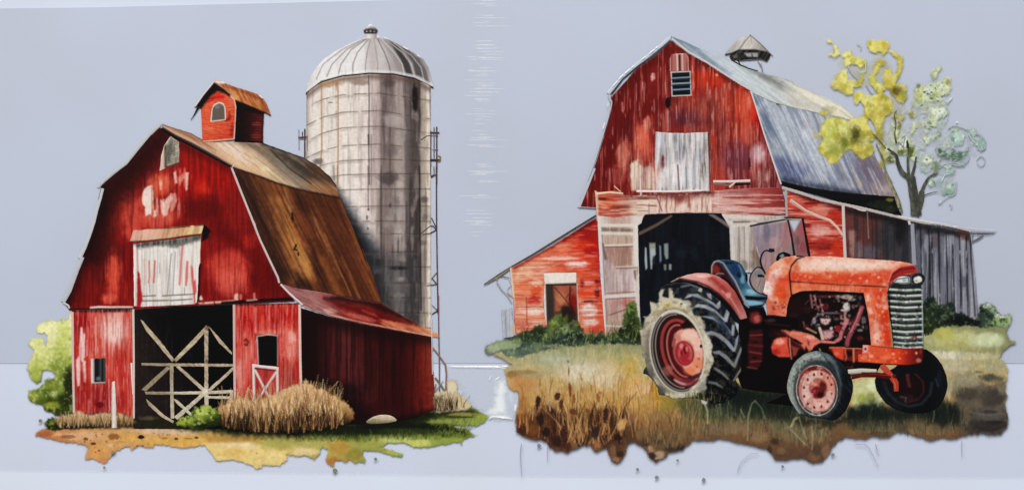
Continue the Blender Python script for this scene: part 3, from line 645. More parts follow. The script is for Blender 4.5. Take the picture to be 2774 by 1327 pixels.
# lower front
door_l = P('F', '356,100 765,92 770,300 772,820 620,880 366,860 360,500')
wall_ops = [
    # left bay
    BL('F', 420, 200, 70, 170, 'a80e10', .9, .7), BL('F', 640, 230, 150, 210, 'ecb4a6', .95, .8), T('f2dad0', .6, mstreak(90, 6, .5, .1), mblob('F', 610, 240, 150, 190, .8)), BL('F', 640, 250, 60, 110, 'f0d0c4', .7, .8), BL('F', 560, 450, 170, 180, 'd05448', .7, .8), BL('F', 560, 700, 220, 160, '9a1a1c', .85, .8), BL('F', 540, 820, 220, 60, '5a0e10', .9), BL('F', 400, 620, 50, 200, '9c1a1a', .6), BL('F', 700, 480, 80, 120, 'bf2b24', .7),
    PG(P('F', '412,215 422,210 428,250 448,262 440,330 442,410 430,430 445,440 447,580 435,580 428,450 415,430 410,520 405,600 392,610 385,520 382,430 400,400 405,300'), 'eccac4', .95, 2.5, 1.5), LN(P('F', '452,300 455,400'), 5, 'e6a094', .8), PG(P('F', '510,145 520,140 522,380 508,400'), 'e8988a', .8, 3, 2), PG(P('F', '555,130 570,130 575,400 555,400'), 'eeb8aa', .7, 3, 2), LN(P('F', '600,560 605,800'), 4, 'e6b0a8', .6),
    LN(P('F', '362,98 560,100 765,96'), 10, '2c0608', .9, 4),
    # right bay
    BL('G', 800, 160, 120, 130, 'c81a12', .9, .8), BL('G', 1080, 150, 90, 120, 'c41610', .9, .8), BL('G', 960, 120, 100, 80, 'b8140e', .8), BL('G', 780, 430, 100, 260, 'd8695c', .85, .8), BL('G', 1070, 330, 80, 190, 'de7a6a', .85, .8), BL('G', 1060, 550, 80, 160, '9a4036', .7, .8), BL('G', 930, 250, 120, 30, 'dc7a68', .7), BL('G', 1085, 270, 40, 60, 'eeb4a4', .7), BL('G', 735, 540, 40, 160, 'e0988c', .7), LN(P('G', '838,85 842,150 840,240'), 6, 'eeb4a8', .8, 2.5),
    LN(P('G', '700,62 1140,50'), 6, '2a0606', .85, 3),
    ST('ecb0a0', .5, 60, 3.6, .6, .08), ST('7a0a0c', .55, 80, 3.4, .6, .07), ST('f4d4c8', .5, 50, 3, .68, .06), LN(P('G', '765,300 778,290 795,310 785,335 768,325'), 3.2, '5a120e', .85, 1.6), LN(P('G', '778,290 785,335'), 3, '7a1a14', .7), BL('F', 540, 730, 40, 26, '6a0a10', .8), MO(.07, 5)]
part('lower_wall', barn, door_l, 'c03328', wall_ops)
part('lower_wall', barn, P('G', '696,62 1140,52 1146,300 1148,770 700,770'), 'c03328', wall_ops)
part('doorway', barn, P('G', '28,95 300,72 690,58 700,700 705,890 28,890'), '0b0808', [
    GR(P('G', '30,500')[0], P('G', '400,400')[0], [(0, '2e221e'), (.5, '1e1614'), (1, '080606')]), T('060404', .9, mpoly(P('G', '60,90 690,60 690,440 320,440 200,300'), 40, 8)), ST('3e302a', .55, 120, 5, .62, .08, 90, mpoly(P('G', '40,150 420,300 420,900 40,900'), 50)), T('060405', .9, mpoly(P('G', '300,440 690,440 690,640 520,640'), 16)), T('2c241d', .6, mpoly(P('G', '40,700 500,690 500,720 40,720'), 8, 3)), T('272a12', .8, mpoly(P('G', '0,840 350,830 480,900 0,900'), 16, 5)), BL('G', 120, 820, 90, 20, '57503a', .8), MO(.2, 8)])
gate_ops = [
    ST('d8ccb4', .6, 30, 8, .5, .1, 0), ST('6a5a44', .6, 26, 5, .6, .1, 40), BL('G', 505, 640, 26, 26, 'd8ccb8', .9), BL('G', 300, 440, 26, 22, '8a7252', .9), BL('G', 515, 215, 26, 20, '6a4e36', .8), BL('G', 515, 440, 14, 20, '5a4832', .8), T('7a6c54', .6, mpoly(P('G', '60,440 300,440 300,700 60,700'), 30)), T('d4cdb8', .55, mpoly(P('G', '280,600 700,600 700,860 280,860'), 30)), MO(.14, 5)]
gate = None
for s in ('72,160 88,170 210,310 300,430 285,445 190,330 110,235', '512,200 530,218 420,340 310,445 295,430 400,320', '525,205 545,220 685,380 683,395 600,320', '500,235 526,235 524,420 526,640 528,740 502,735 500,640 502,420', '80,452 260,454 695,458 695,474 300,472 80,466',
    '268,470 292,470 292,660 298,820 276,822 272,660', '80,628 250,475 272,485 110,640', '330,470 510,630 495,645 312,478', '690,480 692,500 540,640 522,630', '100,642 300,645 500,640 690,632 692,650 510,658 300,660 110,660', '110,690 230,800 295,838 290,852 220,815 130,735', '300,810 500,640 515,655 320,828', '295,690 320,700 415,790 405,802 310,715', '520,672 685,676 684,690 522,686', '672,655 690,645 690,700 668,712'):
    b_ = part('gate' if gate is None else 'beam', gate or barn, P('G', s), 'b4a084', gate_ops, rag=1.0)
    gate = gate or b_
for it in [(P('F', '358,110 362,500 368,782'), 6, 'd8b8b0'), (P('F', '764,92 768,450 768,820'), 6, 'd2c6ba', 5), (P('G', '698,62 700,400 704,690'), 6.5, 'd4aea6'), (P('G', '1136,60 1140,400 1146,640'), 7, 'dcbcb2'), (P('F', '752,450 760,660'), 5, 'eee0d6', 2)]:
    strips('corner_board', barn, [it])
wl = part('side_window', barn, P('F', '481,424 576,420 578,584 484,586'), '1b1a1c', [LN(P('F', '488,428 490,582'), 7, 'b9b4ae', .95), LN(P('F', '571,424 572,580'), 5, '9a948c', .95), LN(P('F', '482,426 576,423'), 4, '6a4a44', .9), LN(P('F', '484,582 578,580'), 5, 'c8bcb0', .9), GR(P('F', '495,0')[0], P('F', '568,0')[0], [(0, 'b0aaa4'), (.14, '8a8684'), (.16, '0d0d0f'), (.5, '1e2022'), (.7, '50545a'), (.9, '141416'), (1, '3a3836')], .85), T('e0d6cc', .8, mpoly(P('F', '481,424 496,424 498,586 484,586'), 2)), BL('F', 530, 555, 20, 18, '8a8c8e', .6), LN(P('F', '484,584 578,582'), 3.6, 'cfc3b8', .9)])
op = part('stable_door_opening', barn, P('G', '845,268 868,262 925,258 990,264 992,470 860,466 852,340'), '0a0606', [LN(P('G', '850,300 852,272 925,260 992,268'), 4, 'e0b4a8', .9), LN(P('G', '853,300 860,460'), 4, 'd8c8bc', .9), LN(P('G', '990,268 990,466'), 4, 'c8a89c', .8), T('0a0606', .95, mpoly(P('G', '862,278 984,274 984,462 866,460'), 4))])
part('stable_door', barn, P('G', '820,458 996,480 998,640 990,720 826,712 822,600'), 'b53a34', [ST('7a1414', .6, 60, 4, .58, .08), LN(P('G', '840,500 940,700'), 6, 'dcd6d0', .95), LN(P('G', '980,510 850,705'), 6, 'd6d0ca', .95), LN(P('G', '822,466 994,486'), 8, 'ddd8d4', .98), LN(P('G', '827,462 832,710'), 7, 'd8d2cc', .98), LN(P('G', '987,484 990,690'), 7, 'd5cfc8', .98), LN(P('G', '838,486 978,502'), 3, '5a1414', .8), MO(.05, 5)])
# ---- cupola on the ridge
cup = part('cupola', barn, P('c', '275,575 165,552 310,335 480,146 640,250 770,370 840,440 860,560 850,760 835,1090 820,1105 480,1135 300,1135 285,800'), 'd04a2c', [
    GR(P('c', '300,500')[0], P('c', '800,1000')[0], [(0, 'dc5a38'), (.5, 'd85a34'), (1, 'c23a22')]), BL('c', 560, 380, 170, 90, 'c41a10', .85, .8), BL('c', 440, 430, 120, 40, 'be140c', .8, .7, -40), BL('c', 790, 950, 60, 180, 'a81410', .9, .8), BL('c', 420, 930, 120, 60, 'e27a56', .6), BL('c', 740, 720, 50, 120, 'a01810', .7), BL('c', 700, 770, 50, 40, '7a0c0a', .8)] +
    [LN(P('c', '290,%d 560,%d 840,%d' % (y, y - 28, y - 10)), 1.8, '8e2012', .6, 1.4, None, mnoise(10, .4, .14)) for y in range(430, 1120, 38)] + [ST('f08a64', .45, 16, 3, .6, .1, 0),
    PG(P('c', '270,590 170,545 320,320 480,150 760,370 620,310 540,290 440,370 360,470'), '0e0605', .97, 5, 2), LN(P('c', '480,160 640,270 750,370'), 6, '1c120e', .95, 2), LN(P('c', '770,370 830,430 856,560 848,760 826,1095'), 4.6, 'd8b8a6', .95, 1.4), LN(P('c', '300,1130 500,1120 820,1090'), 4, 'd8b8a0', .95, 1.4), LN(P('c', '480,1138 830,1106'), 2.4, '4a3428', .8), MO(.05, 5)])
part('cupola_side', cup, P('c', '835,440 1000,500 1180,570 1318,640 1312,800 1300,1000 1305,1150 1100,1140 830,1132 850,760 862,560'), '3a0a0a', [GR(P('c', '840,0')[0], P('c', '1310,0')[0], [(0, '0d0303'), (.3, '1a0505'), (.6, '4a0e0c'), (.9, '6d1c16'), (1, '5a1412')]), BL('c', 1200, 840, 110, 50, '8a3a2c', .8), BL('c', 1190, 1040, 120, 80, '84301f', .85), BL('c', 1220, 920, 90, 30, '7a2018', .7)] +
     [LN(P('c', '900,%d 1310,%d' % (y, y + 10)), 1.8, '1c0404', .6, 1.4) for y in range(700, 1130, 42)] + [PG(P('c', '830,440 1320,630 1320,690 1050,640 860,560'), '0a0302', .9, 5), LN(P('c', '830,1125 1100,1150 1305,1150'), 4, '100404', .9, 2), MO(.1, 5)])
cup_roof = part('cupola_roof', cup, P('c', '488,140 520,108 640,150 860,230 1080,300 1220,345 1300,410 1370,520 1435,700 1400,680 1310,635 1000,500 840,440 770,345 640,235'), 'b5713c', [
    GR(P('c', '640,240')[0], P('c', '1350,560')[0], [(0, 'a8582f'), (.25, 'c98448'), (.5, 'bd6c38'), (.8, 'c07a44'), (1, 'a85a30')]), PG(P('c', '600,170 900,240 1150,330 1300,420 1400,640 1250,440 1050,350 800,270'), '7a3a2a', .75, 6, 3), ST('e8b070', .6, 50, 4, .58, .08, 62), ST('6a2c18', .65, 50, 3.4, .6, .08, 62), BL('c', 850, 400, 90, 60, 'd89c5c', .7), PG(P('c', '490,140 520,108 670,160 640,175 560,160'), 'e8e4e2', .95, 3), LN(P('c', '490,150 640,245 775,360 840,440'), 3.6, 'd0a88c', .9), LN(P('c', '840,445 1000,508 1310,640 1430,698'), 4, '2a140c', .9, 1.6), MO(.07, 5)])
strips('cupola_eave', cup, [(P('c', '480,140 400,235 300,360 170,545'), 4.5, 'cfcac6'), (P('c', '225,560 160,680 100,770'), 6, '2c2a28', 1.4)])
part('cupola_window', cup, P('c', '425,800 440,680 450,580 490,510 570,470 640,490 675,560 688,660 690,770 560,790'), '7d7068', [T('6e6258', 1, mpoly(P('c', '450,780 460,620 500,540 575,500 640,530 660,640 665,765'), 1)), LN(P('c', '432,800 446,660 455,580 495,515 570,480 640,500 672,570 684,770'), 4, 'dccbc2', .98), LN(P('c', '430,798 560,785 690,768'), 4.4, 'd6c6bc', .98)] + [LN(P('c', '465,%d 655,%d' % (y, y - 14)), 1.5, '3c3530', .7, 1.2) for y in range(560, 770, 26)] + [BL('c', 540, 560, 60, 40, '8a7c84', .6)], step=1.8)

# ---- things growing and lying in front of the left barn
plant('dry_grass', 'long clump of tall straw coloured grass before the left barn corner', 'dry grass', P('G', '590,745 640,735 680,700 720,675 730,655 760,690 800,700 860,700 920,680 1000,650 1060,615 1100,600 1150,585 1170,570 1232,610') + P('H', '100,590 175,595 240,640 300,665 330,690 360,740 350,790 300,815 100,860 0,880') + P('G', '1100,920 950,905 800,895 650,890 610,840'), 'c39a68', [
    GR(P('G', '800,650')[0], P('G', '800,900')[0], [(0, 'd8b080'), (.35, 'c8a06a'), (.6, '8a6238'), (.85, '3c2614'), (1, '1c140a')], 1, .3),
    BLADES(P('G', '600,780 1000,740 1232,680 1400,750 1440,860 1100,905 650,890'), 560, 26, 74, ['e4c090', 'd8ac74', 'c0925a', '9a6c40', 'ecd0a4', '7a5230'], 2.5, .13, .8, seed=11),
    BLADES(P('G', '620,850 1000,860 1232,820 1420,880 1100,925 650,900'), 420, 18, 56, ['1c1008', '2a1a0c', '3c2814', '5a3c1e', 'b88a58'], 2.8, .14, .85, seed=12), BLADES(P('G', '640,760 1000,740 1232,690 1450,760 1232,800 700,820'), 200, 18, 40, ['6a4424', '8a5c34', 'f0d8b0'], 2.2, .25, .7, seed=13), MO(.1, 5)], soft=5, rag=8, rs=6, pad=40)
plant('green_shrub', 'small bright green shrub at the foot of the wooden gate', 'shrub', P('G', '318,858 335,830 345,815 380,808 405,800 430,770 440,745 470,755 490,735 530,740 560,755 600,775 612,810 605,870 540,885 430,895 400,875 360,872'), '7e8f34', [
    GR(P('G', '450,740')[0], P('G', '520,890')[0], [(0, 'b4bf5c'), (.35, '93a444'), (.65, '4c5c1c'), (1, '161e08')], 1, .4), BL('G', 470, 780, 50, 30, 'bcc866', .8), BL('G', 370, 845, 50, 26, '9aa840', .9), BL('G', 560, 840, 60, 36, '2a3610', .8), BL('G', 480, 870, 70, 22, '1a2408', .85), BL('G', 540, 775, 40, 22, 'a8b858', .7), SPECK(P('G', '330,810 440,745 600,770 610,830 400,880'), 90, 3, 6, ['c8d27a', '5c6c22', '8a9a3c', '38461a'], .8, .8, 3), MO(.12, 5)], soft=3, rag=5, rs=5, pad=12)
plant('low_shrub', 'small dark green shrub on the far left of the dirt', 'shrub', P('F', '172,860 185,835 210,815 245,820 290,840 330,860 300,890 220,898'), '33420f', [BL('F', 230, 840, 40, 20, '5c7420', .8), BL('F', 240, 880, 60, 16, '171e06', .9), SPECK(P('F', '180,850 240,818 320,860 220,890'), 26, 3, 6, ['7a8c30', '202a0a', '4a5c18'], .8, .8, 5)], soft=3, rag=4, rs=5, pad=10)
plant('pale_grass', 'low pale dry grass below the small window of the left barn', 'dry grass', P('F', '235,830 270,815 300,800 330,805 370,785 420,778 450,795 480,800 540,790 590,785 640,800 680,790 760,830 770,860 620,872 400,888 280,880'), 'c9a67c', [
    GR(P('F', '400,780')[0], P('F', '400,885')[0], [(0, 'd8b890'), (.4, 'c0986a'), (.7, '6a5030'), (1, '1c1a0c')], 1, .3), BLADES(P('F', '240,840 760,840 760,880 280,885'), 190, 10, 34, ['dcc098', 'b89468', '8a6844', '4a3a1c', '2a2810'], 2.2, .25, .8, seed=21)], soft=4, rag=5, rs=4, pad=24)
part('post', None, P('F', '624,580 640,574 650,760 654,884 622,886 620,720'), 'dcd2c2', [GR(P('F', '620,0')[0], P('F', '655,0')[0], [(0, 'c8b8a4'), (.4, 'e8e0d4'), (1, 'c0aea0')]), MO(.05, 6)], rag=.8)
tag(bpy.data.objects['post'], 'thin white wooden post standing before the left red wall', 'post')
part('rock', None, P('H', '450,803 470,785 500,768 545,758 600,762 632,780 634,796 560,808 490,812'), 'c4b59a', [GR(P('H', '540,755')[0], P('H', '540,812')[0], [(0, 'd8ccb4'), (.5, 'bcaa8a'), (1, '6a5c44')]), BL('H', 500, 790, 40, 14, '8f8064', .7), MO(.1, 6)], smooth=True)
tag(bpy.data.objects['rock'], 'smooth pale tan rock in the grass by the dark red side wall', 'rock')
plant('corner_grass', 'tuft of cream and dark grass at the far right barn corner', 'dry grass', P('H', '880,640 900,615 960,600 962,545 1020,548 1025,615 1060,640 1100,680 1112,705 1060,725 950,735 885,735'), 'd2bf98', [
    PG(P('H', '880,650 940,650 1000,670 1030,715 960,735 880,735'), '2a1a10', .9, 9, 8), BLADES(P('H', '885,700 1030,690 1090,720 890,735'), 80, 16, 44, ['2a1c10', '4a3420', 'e0cca4', '1a120a', 'c0a878'], 2.4, .25, .8, seed=31), BL('H', 990, 580, 40, 50, 'e0d4b8', .8)], soft=3, rag=3, rs=5, pad=30)
# =====================================================================  RIGHT PICTURE
def nzgap(n=8):
    _layer[0] += n
# ---- weathered barn
rb = thing('barn', 'weathered peeling red barn with blue grey metal roof, behind the tractor', 'barn', 1850, 900)
part('roof_slope', rb, P('J', '1190,488 1340,555 1478,592') + P('K', '100,560 190,580 300,600 420,640 470,760 500,850 560,960 612,1082') + P('L', '915,208 700,190 400,150 160,104 110,0') + P('J', '1330,930 1275,760 1215,570'), '9aa3b4', [
    GR(P('K', '0,560')[0], P('K', '580,1060')[0], [(0, 'aab3bb'), (.3, 'a6acb4'), (.6, '8d8f98'), (.85, '7c6c70'), (1, 'a08c80')], 1, .3), BL('J', 1300, 700, 90, 160, '55647c', .9, .8, -20), BL('J', 1230, 540, 60, 60, '5a6a7e', .9), BL('J', 1400, 980, 130, 100, '48527a', .9, .8), BL('K', 10, 930, 110, 90, '3f4876', .9, .8), BL('J', 1420, 640, 90, 60, 'b4bcc8', .8),
    PG(P('K', '-140,560 20,560 120,700 60,760 -60,640'), 'c6ccd4', .7, 20, 8), PG(P('K', '20,600 80,660 150,840 200,980 140,1000 60,800'), 'd4dae2', .75, 10, 6), PG(P('K', '140,780 200,820 270,960 240,990 180,900'), 'dfe4ea', .8, 9, 6), PG(P('K', '200,900 300,980 360,1050 280,1040'), 'c9ced6', .8, 9, 6), PG(P('K', '380,820 460,790 560,960 610,1080 430,1060 380,950'), '6d5a66', .8, 18, 8), BL('K', 520, 1020, 70, 60, '9a807a', .8), BL('K', 330, 820, 110, 90, '8a8ea2', .7), BL('K', 440, 930, 60, 80, '5c4a58', .7), BL('K', 400, 1000, 40, 30, '94825c', .7), BL('K', 100, 640, 80, 50, 'b9b4b8', .7), BL('K', 560, 1040, 50, 40, 'b5a098', .8),
    T('9a9c9c', .2), ST('e2e6ee', .7, 110, 6, .58, .08, 65), ST('3e4868', .5, 130, 6, .6, .08, 65), ST('6a7288', .4, 60, 3, .58, .08, 62), LN(P('J', '1195,490 1340,557 1478,592'), 3, '5a6068', .7, 2), LN(P('K', '0,535 100,562 180,580'), 3, '6c6a62', .8, 2), BL('J', 1372, 572, 14, 12, '4a5038', .9), T('262d40', .7, mpoly(P('L', '110,0 160,60 400,120 700,170 700,200 400,155 150,110'), 10, 4)), MO(.08, 6)])
part('roof', rb, P('J', '658,120 760,160 850,203 930,228 1010,252 1040,262 1110,290 1200,340 1300,375 1400,398 1478,428') + P('K', '60,425 150,465 230,500 300,535 370,600 400,635 300,602 190,582 100,562 0,540') + P('J', '1340,557 1190,490 1120,445 1000,368 900,302 780,238 700,185'), 'b9c0c4', [
    GR(P('J', '700,150')[0], P('K', '350,600')[0], [(0, '8a949e'), (.15, 'a9b4be'), (.35, 'bcc4c8'), (.6, 'c6c8c0'), (.75, 'd6d2bc'), (1, 'ddd6bc')]), PG(P('J', '680,130 850,203 930,260 1060,370 1000,360 860,260 760,200'), '6a7a8a', .85, 14, 5), PG(P('J', '980,320 1120,420 1220,490 1180,480 1020,370'), '9fb0bc', .7, 10, 4), PG(P('J', '850,205 1100,290 1330,480 1478,560 1340,540 1120,400'), 'c4ccd0', .8, 20, 6), PG(P('J', '1130,310 1300,375 1400,430 1478,490 1400,470 1250,390'), '5e6058', .75, 12, 5), PG(P('K', '0,400 150,465 300,535 370,600 200,560 60,480'), 'e6dfc6', .8, 10, 4), PG(P('K', '-60,430 60,480 200,560 190,580 0,530'), 'c0bab0', .8, 10), LN(P('J', '1300,375 1400,398 1478,428'), 4, '8c8a80', .7, 2.5), LN(P('K', '0,398 150,467 300,537 370,602'), 3, '9a9c9c', .7, 2), BL('K', 210, 560, 60, 40, 'a39f74', .7), LN(P('J', '660,122 850,205'), 3, '6f7b84', .8, 2), ST('eef0f0', .4, 70, 5, .6, .08, 35), ST('7d8890', .4, 90, 5, .62, .08, 35), MO(.05, 6)])
# ventilator on the roof
rv = part('ventilator', rb, P('J', '1022,240 1050,205 1090,152 1140,128 1190,110 1225,138 1260,170 1300,210 1342,254 1325,240 1318,262 1300,288 1260,272 1180,278 1100,282 1065,284 1052,262 1060,238 1040,242'), 'b0aaa2', [
    GR(P('J', '1050,0')[0], P('J', '1320,0')[0], [(0, 'a8a8a6'), (.3, 'c9c5be'), (.5, 'd3cbc2'), (.7, 'b5aca4'), (1, '7c7670')]), LN(P('J', '1190,112 1150,160 1115,212'), 3.4, '7a746c', .8), LN(P('J', '1190,112 1200,165'), 2, '8a8078', .7), LN(P('J', '1190,110 1260,172 1340,250'), 3, '5a5650', .8), PG(P('J', '1028,242 1060,232 1110,208 1220,206 1300,222 1330,244 1318,262 1300,288 1260,272 1100,284 1065,286 1050,262 1056,240'), '1d1b19', .97, 2), PG(P('J', '1150,232 1240,230 1240,258 1170,258'), 'b4b2b0', .85, 2), PG(P('J', '1070,250 1100,236 1110,262 1080,270'), '6c6c6a', .7, 3), LN(P('J', '1110,258 1290,262'), 3, '2a2826', .9), LN(P('J', '1200,238 1205,262'), 3, '2a2826', .9), LN(P('J', '1125,236 1130,262'), 3.4, '141312', .9), ST('8a837a', .5, 26, 3, .6, .1, 120)])
strips('ventilator_leg', rv, [(P('J', '1070,280 1120,310 1180,335 1240,352'), 5.5, '3c3c38', 3), (P('J', '1105,280 1125,312'), 4, '2f2e2c', 3), (P('J', '1240,285 1268,330 1272,360'), 2.6, '7a7878', 2), (P('J', '1265,300 1255,318'), 2, '8a8888'), (P('J', '1020,242 1060,232'), 4, '4a4844', 3)])
# upper gable
rg = P('J', '660,150 780,236 900,302 1000,367 1120,443 1190,482 1215,565 1275,762 1330,930 1392,1106 1416,1200') + [(2126, 545), (1900, 545), (1640, 545)] + P('d', '325,560 108,550 200,320 300,60 360,-120') + P('J', '150,1000 210,800 252,640 265,525 440,330 560,250')
rwall = part('front_wall', rb, rg, 'a8281e', [
    GR(P('J', '250,500')[0], P('J', '1350,900')[0], [(0, '7c1210'), (.25, '8e1c16'), (.45, '9c3328'), (.6, '984438'), (.75, 'c03a26'), (1, '8c4148')], 1, .3),
    BL('J', 900, 420, 220, 160, 'c62a16', .8, .8), BL('J', 1060, 560, 120, 200, 'd04830', .8, .8), BL('J', 1180, 650, 90, 170, 'd8583c', .75, .8), BL('J', 1150, 480, 80, 60, 'c21410', .9), BL('J', 1245, 700, 30, 110, 'c80c0a', .9, .6, -18), BL('J', 450, 560, 220, 190, '7e100e', .8, .8), BL('J', 640, 260, 60, 120, '8a1612', .8), BL('J', 600, 480, 110, 130, '8c1814', .7), BL('J', 250, 900, 70, 260, '790d0c', .9, .8, 14), BL('J', 780, 680, 190, 70, '66283a', .75, .9), BL('J', 740, 600, 80, 110, '9c4038', .7), BL('J', 860, 620, 70, 130, 'b45a48', .7), BL('J', 1100, 940, 160, 180, '7c3a48', .8, .8), BL('J', 1010, 760, 80, 160, '8c2420', .7), BL('J', 1230, 900, 60, 90, 'c49aa0', .75), BL('J', 1180, 780, 60, 90, 'd06a54', .6), BL('J', 1320, 1050, 70, 110, '6c1c18', .8), BL('J', 1260, 1060, 60, 80, 'b07c74', .6),
    BL('J', 470, 850, 90, 200, 'd0604a', .85, .8), BL('J', 350, 900, 60, 120, 'c9705c', .8), BL('J', 300, 1050, 90, 90, 'b2564a', .7), BL('J', 480, 1080, 90, 90, 'd08a76', .7), PG(P('J', '395,970 440,955 465,1010 470,1140 400,1140 390,1050'), 'd2c4a8', .95, 6, 5), PG(P('J', '480,1010 520,980 550,1040 560,1140 470,1140'), 'd4b8a4', .8, 8, 5), BL('J', 1010, 880, 30, 260, 'a8605c', .7), BL('J', 510, 700, 30, 60, 'e09a88', .7), BL('J', 540, 390, 20, 36, 'eec8be', .9), PG(P('J', '868,315 885,310 888,390 872,400'), 'e4a898', .8, 3), PG(P('J', '330,560 340,560 345,630 332,620'), 'd8a094', .8, 3), PG(P('J', '300,880 340,830 350,980 320,960'), 'dcae9e', .7, 5, 3), BL('J', 910, 500, 22, 70, 'e09484', .7), BL('J', 960, 510, 14, 70, 'dc8a78', .7), BL('J', 1180, 560, 20, 60, 'e89a84', .7),
    T('5c1010', .16), T('6a0c0a', .7, mpoly(P('J', '660,150 560,250 440,330 265,525 230,640 270,600 450,370 570,290 660,200'), 16, 6)), T('5c0c0c', .6, mpoly(P('J', '660,150 780,236 900,302 1190,482 1190,510 900,340 700,210'), 10, 4)),
    BL('J', 470, 820, 70, 170, 'd8664c', .8, .6), BL('J', 500, 700, 36, 60, 'd87c60', .8, .6), BL('J', 340, 930, 60, 130, 'cf7a62', .8, .6), BL('J', 760, 660, 150, 80, '5c2434', .6, .9), BL('J', 1100, 930, 130, 170, '74384a', .65, .8), BL('J', 1130, 560, 90, 150, 'dc5a38', .75, .7), BL('J', 1210, 640, 40, 110, 'd2301c', .7, .7), BL('J', 900, 400, 120, 90, 'd03a20', .7, .7), BL('J', 1250, 900, 50, 90, 'd0aeb0', .75, .7), PG(P('J', '395,960 440,945 470,1010 480,1150 395,1150'), 'dcd0b8', .9, 5, 6), PG(P('J', '480,1000 530,970 556,1030 560,1150 480,1150'), 'dcc4b2', .8, 6, 7), ST('e8a48c', .5, 90, 4, .66, .05), ST('f0d8cc', .6, 60, 4, .76, .05), ST('58080a', .5, 120, 4.4, .62, .06), ST('3a0608', .55, 160, 2.4, .68, .05), ST('f0dcd0', .7, 80, 5, .6, .06, 90, mblob('J', 1240, 960, 60, 150, .7)), ST('ead4c8', .6, 80, 5, .64, .06, 90, mblob('J', 1250, 1000, 110, 160, .6)), ST('e8d0c4', .6, 80, 5, .6, .06, 90, mblob('J', 450, 1040, 150, 140, .6)), ST('64202a', .5, 80, 5, .58, .07, 90, mblob('J', 1080, 950, 140, 150, .6)),
    BL('J', 640, 565, 20, 45, '150808', .97, .3), BL('J', 655, 540, 8, 30, '2a1010', .9), LN(P('J', '400,680 405,960'), 3, '3a0a0a', .7), LN(P('J', '640,620 640,750'), 5, 'c0a4a4', .6, 3), BL('J', 965, 378, 14, 10, 'e0a080', .9), BL('J', 1185, 970, 12, 50, '4c1420', .9), BL('J', 620, 960, 14, 40, '50101c', .8),
    LN(P('J', '1195,484 1215,565 1275,762 1330,930 1390,1100'), 4, '7a0c0c', .4, 6), MO(.08, 5)])
rtrim = strips('trim', rb, [(P('J', '655,126 600,175 520,240 440,300 330,395 240,500'), 9, 'c5cbd0', 10), (P('J', '655,150 560,238 440,318 340,400 262,505'), 5, '3c4854', 4), (P('J', '245,510 262,560 245,650 200,800 150,960 100,1090 60,1200'), 7, 'b4b9c0', 8), (P('d', '300,30 240,180 150,400 90,550'), 8, 'b9bdc6', 9), (P('d', '95,545 320,562'), 3.4, 'a8a4a4', 2), (P('J', '262,520 250,650 205,800 155,960 105,1090'), 3, '4a4e58', 2),
    (P('J', '665,135 780,226 900,294 1000,358 1120,436 1192,478'), 5.5, 'c9c4c0', 4), (P('J', '1192,484 1220,565 1280,762 1335,930 1395,1106'), 4.5, 'cfc8c4', 5)])
part('gable_louvre', rb, P('J', '658,358 790,350 798,516 664,522'), '0e1722', [LN(P('J', '660,356 666,520'), 4.4, 'c6bab4', .95), LN(P('J', '790,352 796,516'), 4.4, 'cdc4be', .95), LN(P('J', '658,360 790,353'), 4, 'c8c0ba', .95), LN(P('J', '664,520 797,514'), 4.4, 'cfc8c2', .95), LN(P('J', '664,400 790,392'), 3.6, '8a98a0', .95), LN(P('J', '664,437 792,430'), 4, '9aa8ae', .95), LN(P('J', '664,478 794,470'), 4, '8a98a4', .95), LN(P('J', '664,410 790,404'), 3, '2c3a4a', .8), LN(P('J', '664,448 790,442'), 3, '2c3a4a', .8)], step=2.0)
part('gable_slot', rb, P('J', '652,268 665,240 700,236 760,232 776,260 778,350 652,354'), 'a8655c', [ST('5c1a18', .7, 90, 5, .52, .08), LN(P('J', '700,240 704,350'), 4, 'd8c8c0', .9), LN(P('J', '735,240 738,350'), 4.4, 'c8b0a8', .9), LN(P('J', '718,245 720,348'), 4, '4a1414', .9), LN(P('J', '655,270 657,350'), 2.6, 'c09088', .8), LN(P('J', '765,236 776,262 777,345'), 3, 'd8b4ac', .9), LN(P('J', '690,238 740,238'), 3, 'd0b8b0', .8)], step=2.0)
part('loft_door', rb, P('J', '556,756 640,764 760,766 912,760 918,900 922,1060 918,1150 760,1158 560,1155 552,1000'), 'b9b2b0', [
    ST('e6e0dc', .75, 110, 6, .52, .1), ST('6c6668', .6, 90, 5, .6, .07), ST('3a3236', .6, 60, 3.4, .66, .06), ST('8e4038', .6, 90, 5, .6, .07, 90, mblob('J', 590, 960, 60, 190, .6)), BL('J', 590, 830, 40, 70, 'b4b4c0', .8), BL('J', 605, 960, 16, 70, '6c1c24', .9), BL('J', 560, 1050, 40, 100, 'c96a50', .7), BL('J', 590, 1080, 40, 80, 'e4dcd8', .7), T('4c4e56', .75, mstreak(70, 8, .5, .08), mblob('J', 740, 830, 90, 110, .8)), T('62666e', .7, mstreak(80, 8, .5, .08), mblob('J', 810, 900, 80, 130, .8)), BL('J', 790, 1050, 60, 90, 'b6bac0', .7), BL('J', 700, 950, 30, 90, '7a747a', .6), BL('J', 885, 1020, 30, 120, '5c4a44', .8), BL('J', 885, 860, 26, 90, '8a7c7a', .7), T('eee6e4', .8, mstreak(120, 8, .42, .1), mblob('J', 680, 1040, 110, 150, .8)), T('f2ecea', .6, mstreak(120, 6, .56, .08)),
    LN(P('J', '556,760 640,766 912,762'), 3, 'd8cfc8', .7, 2, None, mnoise(10, .45, .1)), LN(P('J', '912,765 920,960 924,1140'), 6, '2c1614', .9, 2), LN(P('J', '705,980 715,1150'), 4, '3a2030', .7), LN(P('J', '760,990 765,1130'), 3, '5a5a60', .7), MO(.06, 5)])
